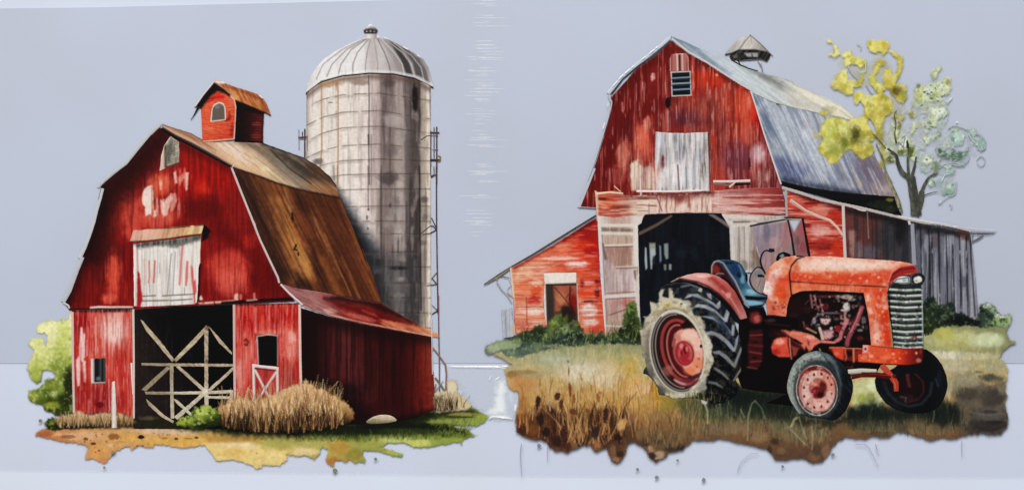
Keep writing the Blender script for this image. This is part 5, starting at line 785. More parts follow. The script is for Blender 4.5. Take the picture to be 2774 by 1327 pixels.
strips('leaf_outline', tree, [(P('f', '520,520 570,495 630,510 690,530 740,520 760,560 800,580 835,630 825,690 790,705'), 3.4, 'a3b4b4', 2), (P('f', '690,560 720,610 760,650'), 4, 'b5c6c4', 2), (P('f', '760,780 790,750 825,770 820,820 785,830 760,800'), 3, 'adb8b8', 2), (P('f', '450,850 500,815 600,825 680,800 700,740'), 3, 'a5b0aa', 2), (P('f', '470,960 500,900 540,900'), 3, 'c6cfd0', 2), (P('f', '590,960 580,1060 520,1090 440,1150'), 3.4, 'a9bab4', 2), (P('f', '430,540 460,560 400,600'), 4, '98a880', 2), (P('f', '590,460 600,470'), 5, 'dfe5ea'), (P('f', '530,1150 550,1160 545,1190'), 3, 'b4b8c0'), (P('e', '500,160 545,190 540,230'), 3, 'b9c4bc', 2), (P('e', '590,330 600,420 590,470 540,480'), 4, 'c4c884', 3), (P('e', '400,400 440,480 520,560'), 4, 'b4b8a8', 3), (P('e', '600,600 660,700 720,720'), 4, 'b0b2b4', 3), (P('f', '505,330 520,420 500,470'), 2, 'b4c0bc', 1.4), (P('f', '240,300 210,360 230,420'), 2, 'b4b8a0', 1.4), (P('f', '160,600 150,680 190,760'), 2.4, '8a8c70', 2)], smooth=True)
nzgap()
# right lean-to
part('shed_wall', rb, P('L', '190,165 300,190 560,262 800,312 1000,362 1200,402 1425,448 1440,560 1465,800 1482,1030 1400,1080 1100,1090 900,900 300,700 150,600 205,400'), '6a6a70', [
    GR(P('L', '580,0')[0], P('L', '1480,0')[0], [(0, '6c3834'), (.2, '5c3632'), (.33, '4a4044'), (.48, '3c3a40'), (.52, '565660'), (.7, '6c6c78'), (.9, '787884'), (1, '8a8a98')]),
    # red sided bay
    T('b83c2c', 1, mpoly(P('L', '140,150 580,262 600,640 140,640'), 2)), T('d89484', .75, mstreak(70, 5, .55, .08, 0), mpoly(P('L', '140,150 580,262 600,640 140,640'), 2)), T('7c1412', .7, mstreak(80, 5, .56, .08, 0), mpoly(P('L', '140,150 580,262 600,640 140,640'), 2)), BL('L', 420, 300, 90, 50, 'd8907c', .7), BL('L', 530, 340, 60, 80, 'b42c1c', .8), BL('L', 540, 550, 60, 90, 'c23018', .9), BL('L', 420, 430, 90, 60, 'dcb0a4', .7), BL('L', 430, 510, 60, 40, 'a82c28', .7), BL('L', 260, 240, 80, 40, 'd4745c', .7), T('4c0c0c', .8, mpoly(P('L', '190,160 580,262 570,300 460,260 300,215'), 8, 3)),
    # grey boards
    BL('L', 660, 560, 60, 90, '9a7870', .8), BL('L', 640, 470, 40, 60, 'b08478', .7), BL('L', 780, 420, 60, 90, '60302c', .7), BL('L', 880, 480, 110, 140, '38383c', .8), BL('L', 750, 580, 90, 70, '5c565e', .8), BL('L', 960, 420, 50, 130, '1e1c1e', .85), T('1a1617', .85, mpoly(P('L', '590,270 1010,365 1010,420 800,350 600,310'), 12, 4)), T('241e20', .85, mpoly(P('L', '1050,372 1425,448 1430,490 1300,470 1060,420'), 10, 5)), ST('24262c', .75, 230, 6, .57, .06, 90, mpoly(P('L', '600,270 1490,440 1490,1100 600,900'), 3)), ST('b4b2b8', .9, 200, 7, .54, .07, 90, mpoly(P('L', '1040,460 1490,460 1490,1100 1040,1000'), 6)), BL('L', 1100, 480, 40, 60, '4a4650', .6), BL('L', 1200, 500, 60, 60, '584848', .6), BL('L', 1390, 450, 60, 60, '54302c', .7), BL('L', 1380, 770, 40, 60, '50545a', .7), BL('L', 1220, 1000, 110, 80, '3c4450', .7)] +
    [LN(P('L', '%d,%d %d,%d' % (x, 400 + (x - 1040) * .2, x + 14, 1080)), 3.2, '17181c', .85, 1.6, None, mnoise(20, .3, .12)) for x in (1095, 1150, 1170, 1215, 1265, 1310, 1355, 1400)] + [LN(P('L', '1425,500 1440,700 1460,1000'), 4, '2a2a2e', .8, 2), LN(P('L', '840,330 850,630'), 2.4, '2a2426', .7), LN(P('L', '740,310 748,480'), 3, '94807c', .7), MO(.09, 5)])
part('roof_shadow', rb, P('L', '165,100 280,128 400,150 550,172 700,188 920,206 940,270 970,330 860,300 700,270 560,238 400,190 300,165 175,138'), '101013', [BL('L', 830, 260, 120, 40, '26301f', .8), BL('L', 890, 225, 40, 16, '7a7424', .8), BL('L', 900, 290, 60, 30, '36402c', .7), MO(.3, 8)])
strips('shed_roof', rb, [(P('L', '170,142 300,182 430,226 560,252 700,280 850,318 1000,354 1120,378 1250,392 1400,425 1430,436'), 9, 'b9aca6', 6), (P('L', '470,232 620,266 700,296 730,298'), 6, 'cfc2ba', 4), (P('L', '940,335 1010,350 1200,388 1330,408'), 6, 'cfc9c6', 5), (P('L', '1000,356 1250,398 1420,440'), 3, '4c4444', 3), (P('L', '1420,432 1500,436 1595,440'), 5, 'a9adb4', 3), (P('L', '1430,452 1500,452 1580,452'), 3.4, '55504c', 2), (P('L', '1438,505 1470,490 1510,465 1508,455'), 4, '6c6864', 5), (P('L', '1442,452 1445,510'), 2.6, '7c7878'), (P('L', '1000,342 1200,378 1400,415 1600,430'), 2.4, 'd4d8e0', 1.6)], rag=1.2)
strips('shed_post', rb, [(P('L', '196,160 202,340'), 7, 'a8a09c', 6), (P('L', '578,262 584,440 592,610'), 9, 'c9bcb4', 9), (P('L', '1016,365 1024,390'), 7, 'cfc8c0'), (P('L', '1040,385 1046,520 1054,660'), 11, '94949c', 12), (P('L', '225,228 330,300 420,338 490,362 540,410 575,462'), 10, 'd4b4a4', 7), (P('L', '230,235 330,305 460,350'), 3, '5c2c24', 2)])
nzgap()
# ---- ground of the right picture
gr_ = P('P', '70,100 140,75 230,62 300,40 500,20 1000,10') + [(1750, 905), (2300, 880)] + P('S', '60,230 250,270 380,285') + P('S', '395,160 430,150 470,170 490,205 520,225 560,215 570,240 555,280 540,320 560,360 595,380 560,400 520,425 500,470 530,490 548,540 540,600 535,650 550,690 535,730 545,790 552,850 530,890 500,912 430,905 340,908 300,915') + \
    P('U', '2420,300 2330,308 2250,300 2180,315 2110,335 2040,325 1960,340 1900,320 1830,295 1740,288 1700,320 1650,326 1600,312 1560,330 1480,330 1420,318 1370,345 1330,385 1300,440 1270,475 1210,490 1165,472 1140,455 1060,462 1000,475 960,465 930,420 900,400 830,385 780,365 700,350 640,335 590,330 550,345 430,338 390,370 360,402 320,415 265,420 255,445 200,470 185,488 140,450 120,405 80,375 40,350') + \
    P('P', '1160,870 1150,900 1130,960 1100,1010 1070,1030 1035,1005 1010,950 990,900 950,915 895,940 880,900 840,870 790,885 760,905 710,920 690,940 640,925 590,925 540,895 520,860 480,840 400,835 330,810 290,780 275,700 285,630 300,580 305,520 300,465 240,450 215,400 205,340 195,300 180,285 260,260 190,210 110,180')
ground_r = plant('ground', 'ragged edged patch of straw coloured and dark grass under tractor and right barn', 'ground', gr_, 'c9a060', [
    GR((0, 930), (0, 1240), [(0, '8a8c60'), (.15, 'b8ad7c'), (.3, 'cbb078'), (.5, 'c59650'), (.7, '94663c'), (1, '6a4630')], 1, .15),
    # left straw field
    BL('P', 1000, 300, 260, 130, 'dcc08c', .9, .8), BL('P', 760, 330, 140, 120, 'd6c39c', .85, .8), BL('P', 1150, 230, 150, 120, 'c9ab58', .8), BL('P', 1200, 420, 160, 100, 'dfa95c', .85), BL('P', 1260, 430, 90, 70, 'e6b478', .8), BL('P', 1180, 300, 60, 140, 'd0a84c', .7), BL('P', 900, 180, 260, 60, 'bcae74', .7), BL('P', 560, 200, 200, 80, 'aab08c', .7), BL('P', 640, 380, 60, 60, 'd8bc74', .8), BL('P', 350, 400, 170, 130, 'c88c50', .9), BL('P', 420, 330, 140, 40, 'b49c70', .8), BL('P', 330, 310, 150, 24, '857a58', .7), BL('P', 250, 330, 60, 40, '94602c', .7), BL('P', 1380, 470, 60, 120, 'c9972c', .85), BL('P', 1420, 600, 80, 60, 'b48a2c', .7), BL('P', 1000, 420, 130, 60, 'e0b46c', .8), BL('P', 960, 380, 110, 60, 'e2c69c', .8), BL('P', 1130, 560, 160, 80, 'd09a4c', .7), BL('P', 700, 530, 200, 100, 'cb9850', .7), BL('P', 340, 560, 60, 90, 'a86834', .8),
    BL('P', 800, 300, 330, 150, 'e4d9bc', .9, .9), BL('P', 620, 220, 200, 60, 'c4c4a8', .7, .9), BL('P', 980, 390, 120, 90, 'e6d2b0', .8, .8), BL('P', 1280, 440, 80, 60, 'ecc898', .7),
    PG(P('P', '275,640 420,640 480,720 500,850 400,840 290,790'), '5c2a14', .9, 14, 8), PG(P('P', '430,600 560,560 640,640 700,760 700,940 540,900 460,800'), '4a2016', .85, 16, 10), PG(P('P', '840,640 1010,600 1040,720 1060,860 960,900 880,860'), '4a2a1c', .85, 16, 10), PG(P('P', '1010,680 1160,600 1240,700 1270,880 1160,880 1040,1030 990,880'), '50301f', .75, 18, 10), BL('P', 760, 820, 90, 70, 'a0663c', .9), BL('P', 740, 740, 50, 70, 'cc9450', .9), BL('P', 320, 680, 60, 60, '7c3e1c', .8), BL('P', 420, 760, 60, 60, '80481c', .7), BL('P', 330, 770, 60, 50, '48220f', .8),
    BLADES(P('P', '300,500 1400,450 1560,780 900,860 500,860 300,760'), 230, 20, 80, ['e0b878', 'c8954c', 'a86c34', '8a5028', '6a3a1c'], 3, .14, .7, seed=41), BLADES(P('P', '440,700 1100,700 1180,880 900,900 540,880'), 120, 30, 90, ['2c1410', '3c1c12', '4c2818', '6a3c1c'], 4.4, .2, .75, seed=42), BLADES(P('P', '460,420 1300,400 1300,560 460,640'), 120, 24, 80, ['e6cc98', 'c49a58', 'b08444', 'e8d4ac'], 2.4, .16, .6, seed=43), BLADES(P('P', '600,720 1200,700 1100,880 620,880'), 70, 26, 70, ['d0a060', 'b87c44', 'dcb070'], 2.6, .3, .8, seed=44)] +
    [BL('P', x, y, rx, ry, c, .92, .45, r, .3) for x, y, rx, ry, c, r in ((455, 540, 24, 70, '341814', 4), (470, 680, 36, 60, '2c1410', -4), (605, 500, 28, 40, '4a2018', 10), (635, 560, 20, 50, '5c2a1a', 0), (705, 440, 16, 70, '7c3a1c', -4), (695, 300, 9, 50, '8a5c34', 0), (690, 225, 12, 18, '7c7450', 0), (735, 520, 16, 40, '8a4c24', 0), (925, 510, 16, 50, '9c5a2c', -10), (940, 470, 20, 16, 'a8642c', 30), (985, 640, 26, 90, '3c1e16', 4), (840, 610, 16, 30, '7c4424', -20), (1190, 670, 20, 44, '8a5640', -10), (730, 620, 40, 30, '6c3820', 20), (520, 780, 40, 50, '2c1410', 0), (600, 850, 50, 60, '3a1c18', -10), (660, 800, 40, 90, '44201a', 0), (900, 780, 40, 60, '38201c', 0), (1080, 820, 40, 36, '2e1a12', 0), (1100, 950, 40, 30, '42261c', 20), (1060, 990, 40, 26, '94684c', 20), (1040, 930, 30, 60, '7c5438', 0), (920, 880, 36, 30, 'a8643c', 0), (690, 890, 30, 40, '5a2c1a', 0), (470, 390, 8, 40, '9c6c3c', 0), (560, 400, 8, 60, 'a87c40', 8), (790, 350, 8, 50, 'b08c54', -20), (800, 450, 10, 40, 'a8743c', -14), (870, 430, 8, 30, '9c6c34', 10), (1110, 720, 40, 60, 'dca868', 14), (1140, 690, 16, 26, 'c88c50', 0), (1250, 800, 40, 50, '8a643c', 0), (1350, 930, 60, 40, '8c6044', 10), (1400, 960, 50, 40, 'd8b898', 0), (1340, 960, 30, 36, '3a2820', 0), (1330, 900, 26, 20, 'd0a888', 0), (1470, 880, 40, 40, '4a4038', 20), (1560, 900, 40, 24, '4c3a30', 0), (1400, 870, 40, 40, '6c5444', 0), (1290, 860, 40, 40, '4e3a28', 0))] + [
    # middle: green shade under the tractor
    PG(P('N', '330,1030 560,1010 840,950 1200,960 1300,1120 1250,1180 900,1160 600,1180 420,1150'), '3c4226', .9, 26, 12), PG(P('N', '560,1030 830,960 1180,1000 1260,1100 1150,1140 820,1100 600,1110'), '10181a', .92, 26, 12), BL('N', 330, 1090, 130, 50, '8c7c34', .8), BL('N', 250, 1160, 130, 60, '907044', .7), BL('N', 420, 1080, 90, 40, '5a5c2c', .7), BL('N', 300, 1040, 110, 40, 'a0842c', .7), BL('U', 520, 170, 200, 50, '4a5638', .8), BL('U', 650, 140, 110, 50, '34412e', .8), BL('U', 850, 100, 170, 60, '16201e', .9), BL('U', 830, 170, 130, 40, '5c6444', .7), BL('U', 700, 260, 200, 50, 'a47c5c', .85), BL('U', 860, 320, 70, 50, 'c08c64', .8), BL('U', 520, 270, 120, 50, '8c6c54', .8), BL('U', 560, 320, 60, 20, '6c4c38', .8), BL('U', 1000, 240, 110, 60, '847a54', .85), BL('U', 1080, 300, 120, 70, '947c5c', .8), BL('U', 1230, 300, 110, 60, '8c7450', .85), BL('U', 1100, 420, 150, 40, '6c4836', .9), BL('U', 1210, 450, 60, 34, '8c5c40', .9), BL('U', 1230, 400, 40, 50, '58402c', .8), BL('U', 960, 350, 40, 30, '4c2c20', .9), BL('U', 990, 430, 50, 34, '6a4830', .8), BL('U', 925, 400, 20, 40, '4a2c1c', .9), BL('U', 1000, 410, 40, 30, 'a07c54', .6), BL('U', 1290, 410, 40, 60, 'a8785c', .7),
    BL('U', 250, 330, 170, 50, '7c5838', .8), BL('U', 300, 400, 80, 24, '3c2c24', .85), BL('U', 200, 350, 40, 24, '42382c', .8), BL('U', 350, 380, 40, 24, '3a2820', .9), BL('U', 40, 350, 80, 30, '5c4030', .8), BL('U', 215, 430, 40, 30, 'd6b494', .9), BL('U', 155, 405, 26, 20, 'c89c7c', .9), BL('U', 165, 445, 30, 24, '3c241c', .9), BL('U', 190, 475, 26, 16, '5c3c2c', .9), BL('U', 480, 320, 120, 20, '8a6044', .8),
    # right: dark soil, pale grass, shade behind the front wheels
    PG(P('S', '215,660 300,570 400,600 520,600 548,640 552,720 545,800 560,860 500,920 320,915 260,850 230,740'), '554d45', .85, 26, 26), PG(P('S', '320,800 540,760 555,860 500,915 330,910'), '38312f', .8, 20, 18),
    BL('S', 250, 360, 260, 80, 'c9c586', .95, .6), BL('S', 450, 360, 110, 50, 'd4dca8', .9), BL('S', 180, 330, 90, 60, 'c0bc5c', .8), BL('S', 250, 400, 130, 40, 'b6b068', .7), BL('S', 400, 410, 50, 26, '94925c', .7), BL('S', 200, 455, 190, 44, 'eadfc6', .95, .8), BL('S', 420, 370, 130, 60, 'dde4b8', .7), BL('S', 400, 460, 140, 30, 'd2c8a0', .8), BL('S', 240, 520, 140, 50, 'c4b698', .9), BL('S', 470, 520, 90, 50, 'aea680', .9), BL('S', 300, 600, 130, 60, '9c9276', .9), BL('S', 440, 580, 80, 30, '4a4438', .9), BL('S', 380, 550, 40, 12, '6a6450', .8), BL('S', 500, 590, 40, 14, '5c5644', .8), BL('S', 320, 680, 100, 60, '4c443a', .95), BL('S', 470, 700, 110, 80, '463e38', .95), BL('S', 430, 800, 130, 60, '57504a', .95), BL('S', 430, 860, 130, 44, '38302f', .95), BL('S', 520, 650, 40, 40, '7c7058', .8), BL('S', 210, 650, 26, 90, 'b5a988', .8, .6, 14), BL('S', 240, 640, 20, 70, '8c8464', .7), BL('S', 500, 760, 60, 30, '645a50', .7), BL('S', 480, 840, 70, 14, '2a2424', .8), BL('S', 440, 780, 60, 14, '3a3430', .8), BL('S', 300, 800, 40, 90, '7c6850', .8), LN(P('S', '330,780 420,800 520,790'), 4, '6c645c', .6, 4), LN(P('S', '360,870 450,890 530,860'), 4, '2a2222', .6, 5),
    PG(P('O', '640,830 790,800 860,960 820,1000 700,1040 640,980'), 'd5d79c', .95, 10, 5), BL('O', 770, 850, 40, 60, 'ecefc8', .8), BL('O', 700, 930, 50, 50, 'a8b04c', .85), BL('O', 760, 930, 40, 60, '8a8e40', .8), BL('O', 720, 990, 60, 50, 'b9bc7c', .8), PG(P('O', '600,1040 700,980 780,960 900,1000 1200,970 1300,980 1340,1040 1330,1080 1240,1090 1100,1040 900,1080 640,1090'), '18211f', .93, 22, 12), PG(P('O', '1180,950 1290,970 1350,1030 1340,1100 1240,1110 1150,1040'), '0e1416', .9, 16, 8), BL('O', 850, 1120, 240, 50, '7c724c', .85), BL('O', 700, 1120, 110, 40, '5a5a38', .8), BL('O', 1120, 1130, 160, 40, '8e7450', .85), BL('O', 960, 1130, 60, 40, '5c5040', .8), BL('O', 1180, 1160, 110, 30, 'a07c54', .8), BL('O', 1290, 1130, 50, 50, '8a7454', .8), BL('O', 1050, 1150, 40, 30, 'b08c64', .7), BL('O', 820, 1170, 110, 26, '5c4a34', .8),
    BLADES(P('U', '300,300 430,130 700,120 1000,110 1300,210 1380,320 1200,400 900,340 500,310'), 420, 18, 60, ['6c7448', '8c8a5c', '4a5234', 'a89870', '2c3826', 'b0a47c'], 2.4, .18, .65, seed=45), BLADES(P('U', '1380,230 1700,150 2100,130 2230,260 2100,320 1500,310'), 240, 14, 46, ['5c603c', '807852', '2a332a', '94805c', '1c2624'], 2.4, .2, .65, seed=46), BLADES(P('U', '100,300 430,180 560,300 300,400 120,380'), 190, 20, 66, ['a88454', '6a4c2c', 'c4a068', '8a6a3c', '4a3420'], 2.6, .2, .7, seed=47), BLADES(P('S', '70,420 500,420 520,520 200,720 180,520'), 120, 14, 40, ['d8d4a4', 'b4ac78', 'c8c090', '8c8660'], 2.2, .2, .5, seed=48), BLADES(P('P', '80,160 640,120 1250,120 1250,260 400,300'), 200, 20, 56, ['9aa47c', 'c0b888', '7c8a68', 'd8ccA4', 'a8a070'], 2.6, .25, .5, seed=49),
    PG(P('O', '-180,900 60,930 220,960 260,1040 330,1060 520,1080 640,1020 640,1060 520,1110 300,1100 100,1060 -150,1040'), '0d1414', .85, 22, 14), PG(P('O', '640,1010 820,1000 900,1030 1200,980 1320,1000 1330,1070 1230,1100 1090,1050 880,1080 660,1080'), '0c1416', .8, 20, 12), BLADES(P('O', '-180,940 640,1040 1300,1000 1300,1120 600,1120 -180,1080'), 260, 14, 46, ['10201c', '26382c', '5c6a48', '8a8c64', '1c2a22'], 2.4, .2, .7, seed=52),
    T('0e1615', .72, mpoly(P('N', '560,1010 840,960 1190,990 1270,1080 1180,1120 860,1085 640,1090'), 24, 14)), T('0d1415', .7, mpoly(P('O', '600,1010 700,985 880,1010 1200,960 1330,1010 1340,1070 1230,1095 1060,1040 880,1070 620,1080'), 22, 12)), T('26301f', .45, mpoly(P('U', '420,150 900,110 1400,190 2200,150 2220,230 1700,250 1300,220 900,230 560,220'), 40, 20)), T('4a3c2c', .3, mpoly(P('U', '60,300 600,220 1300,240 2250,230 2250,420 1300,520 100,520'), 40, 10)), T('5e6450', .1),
    LN(P('U', '780,340 785,180 810,100 830,85'), 4, 'aaa878', .5, 2), LN(P('U', '830,85 870,130 895,200'), 3, '94946c', .5, 2), LN(P('U', '760,190 735,140'), 3, 'a0a07c', .5, 2), LN(P('U', '1160,370 1080,290 1040,250'), 4, 'a8a27c', .5, 2), LN(P('U', '1065,250 1085,205 1100,195'), 7, 'd4d0a0', .5, 2), LN(P('U', '1165,330 1135,260 1115,190'), 3.6, 'a8a47c', .5, 2), LN(P('U', '1200,400 1205,290 1195,250'), 3, 'b4a880', .5, 2), LN(P('U', '1250,350 1270,270'), 3, 'a89c70', .5, 2), LN(P('U', '485,60 520,150 520,230'), 4, 'b8ac80', .8, 2), BL('U', 500, 80, 30, 40, 'd4cec4', .85), BL('U', 505, 75, 12, 20, '5a5450', .7), LN(P('U', '590,60 600,110'), 3, '8c8a70', .7), LN(P('U', '650,60 660,110'), 3, '7c7a60', .6), LN(P('U', '1990,130 1995,170 1985,220'), 3, '6c7468', .7, 2), BL('N', 880, 940, 70, 26, 'b9b778', .9, .5, 20), BL('N', 840, 905, 26, 26, 'd8d8a8', .9), BL('N', 855, 848, 10, 10, 'd8d4c8', .9),
MO(.09, 9), MO(.05, 4)], soft=3.2, rag=4, rs=8, pad=14, smooth=False)
ground_r['kind'] = 'structure'
# ---- plants along the right barn
plant('weeds', 'row of dark green weeds along the foot of the right barn', 'weeds', P('I', '40,1080 70,1050 140,1020 200,1005 260,985 300,960 340,940 380,950 410,915 440,905 480,920 520,870 560,830 600,820 620,850 650,830 660,880 700,870 730,880 760,930 790,970 830,980 860,990 900,950 930,990 1000,960 1040,930 1060,880 1080,780 1110,740 1145,730 1170,800 1180,860 1205,900 1200,1000 1205,1040 1150,1050 1000,1040 800,1050 650,1060 560,1070 480,1090 380,1110 300,1140 200,1130 150,1100 60,1115'), '4c5838', [
    GR(P('I', '600,830')[0], P('I', '600,1120')[0], [(0, '67753c'), (.4, '3e4c30'), (.7, '3a4a3c'), (1, '77836a')], 1, .4), BL('I', 180, 1050, 150, 50, '9aa880', .95), BL('I', 100, 1080, 70, 40, 'a9b593', .8), BL('I', 250, 1110, 130, 40, '56665a', .9), BL('I', 340, 1110, 70, 30, '4c5c50', .8), BL('I', 290, 1020, 60, 30, '7c8c5c', .7), BL('I', 430, 960, 80, 60, '26381c', .9), BL('I', 330, 1000, 50, 40, '2c3c28', .8), BL('I', 540, 900, 40, 60, '6c7c30', .8), BL('I', 510, 980, 50, 60, '6c7a44', .7), BL('I', 600, 900, 40, 60, '56682c', .8), BL('I', 620, 850, 60, 50, '404c1c', .8), BL('I', 640, 940, 40, 50, '8a9468', .7), BL('I', 700, 990, 90, 50, '1c2c2c', .95), BL('I', 590, 1020, 60, 50, '2c3c3c', .9), BL('I', 720, 900, 40, 40, '5c5c2c', .8), BL('I', 850, 1010, 80, 30, '26322c', .8), BL('I', 1120, 820, 50, 90, '33481c', .95), BL('I', 1080, 960, 90, 70, '222c10', .95), BL('I', 1160, 980, 60, 60, '1e280e', .9), BL('I', 1130, 900, 60, 50, '2a3c14', .9), BL('I', 560, 1060, 120, 20, '8a9070', .7), BL('I', 440, 1060, 60, 40, '707c5c', .8), BL('I', 460, 1090, 40, 30, '5a6858', .8), BL('I', 980, 1000, 60, 40, '54603c', .8),
    T('9aa868', .5, mnoise(8, .64, .05)), T('141e10', .5, mnoise(9, .62, .05), mpoly(P('I', '280,940 1210,820 1210,1050 500,1060'), 20)), BLADES(P('I', '300,1000 1200,960 1200,1040 500,1070'), 90, 12, 40, ['5c6c34', '2a381c', '8a9858', '1c2814'], 3, .3, .6, seed=51), MO(.12, 7)], soft=4, rag=6, rs=7, pad=24)
part('fence_board', None, P('I', '162,790 200,785 232,770 238,850 258,900 262,975 240,990 200,995 178,1000 170,900'), 'b9bbc4', [ST('8c8e98', .7, 90, 4, .58, .08), LN(P('I', '185,800 200,990'), 2.4, '7c7c84', .7), BL('I', 250, 930, 16, 50, 'c8b074', .8), MO(.06, 5)])
tag(bpy.data.objects['fence_board'], 'faint grey plank fence at the left end of the right barn', 'fence')
plant('shed_shrub', 'dark green shrubs at the foot of the grey plank shed', 'shrub', P('S', '60,150 100,120 120,115 140,160 175,160 200,150 235,160 250,200 290,215 340,240 375,235 385,180 395,160 430,150 470,172 490,205 520,228 560,218 568,245 540,290 480,285 400,290 300,282 200,285 130,300 110,325 80,330 55,310'), '34402c', [
    GR(P('S', '60,0')[0], P('S', '560,0')[0], [(0, '2c3a24'), (.3, '26322a'), (.6, '1c2820'), (.75, '54644c'), (1, 'a0b488')]), BL('S', 130, 150, 40, 40, '42502c', .8), BL('S', 210, 190, 40, 40, '36443a', .8), BL('S', 270, 250, 70, 40, '0f1716', .95), BL('S', 360, 265, 40, 24, '10181a', .9), BL('S', 430, 230, 50, 50, '36463a', .95), BL('S', 430, 165, 40, 20, 'c9d4cc', .9), BL('S', 510, 225, 50, 26, 'd4dcc4', .9), BL('S', 490, 260, 50, 30, '8cac6c', .9), BL('S', 530, 250, 30, 20, '5c7c44', .8), BL('S', 470, 190, 30, 20, 'a4b49c', .8), BL('S', 100, 290, 50, 40, '3c4a1c', .8), T('6c7c50', .5, mnoise(8, .62, .05)), T('0c140e', .5, mnoise(8, .62, .05)), MO(.12, 6)], soft=4, rag=6, rs=6, pad=16)
nzgap()
# ---- the tractor
tra = thing('tractor', 'old faded orange red farm tractor with big muddy rear wheel, parked before the right barn', 'tractor', 2150, 1110)
def ell(k, cx, cy, rx, ry, rot=0, n=40, a0=0, a1=360):
    ox, oy, sc = FR[k]; c = math.cos(math.radians(rot)); s = math.sin(math.radians(rot)); out = []
    full = a1 - a0 >= 360
    for i in range(n if full else n + 1):
        t = math.radians(a0 + (a1 - a0) * i / n)
        x = rx * math.cos(t); y = ry * math.sin(t)
        out.append((ox + (cx + x * c - y * s) * sc, oy + (cy + x * s + y * c) * sc))
    return out
# far front wheel
fw2 = part('front_wheel', tra, P('O', '795,800 830,770 900,740 960,700 1060,640 1115,605 1180,640 1230,700 1262,770 1274,840 1262,900 1235,960 1180,1010 1100,1030 1000,1025 920,1000 860,960 815,900 795,850'), '0c1013', [
    GR(P('O', '800,0')[0], P('O', '1270,0')[0], [(0, '10161c'), (.4, '0c0e10'), (.7, '090b0f'), (1, '12161c')]), LN(P('O', '850,830 880,900 940,960 1020,985 1100,970 1160,900 1170,830'), 8, '2c3234', .9, 4), BL('O', 1010, 860, 130, 110, '220a0c', .95, .6), LN(P('O', '1060,770 1110,820 1115,890 1080,940 1000,960'), 5, '5c1c26', .85, 3), BL('O', 1000, 930, 90, 30, '3a1c20', .8), LN(P('O', '960,920 1000,930 990,955'), 3, '5a5c5c', .7), BL('O', 1220, 800, 24, 90, '1c2230', .8), LN(P('O', '1195,800 1210,850'), 4, '3a4254', .8, 3), LN(P('O', '830,900 880,960 960,1000'), 5, '262c30', .7, 4), LN(P('O', '1005,780 1020,850'), 7, '8a4040', .75, 3), MO(.2, 6)], smooth=True)
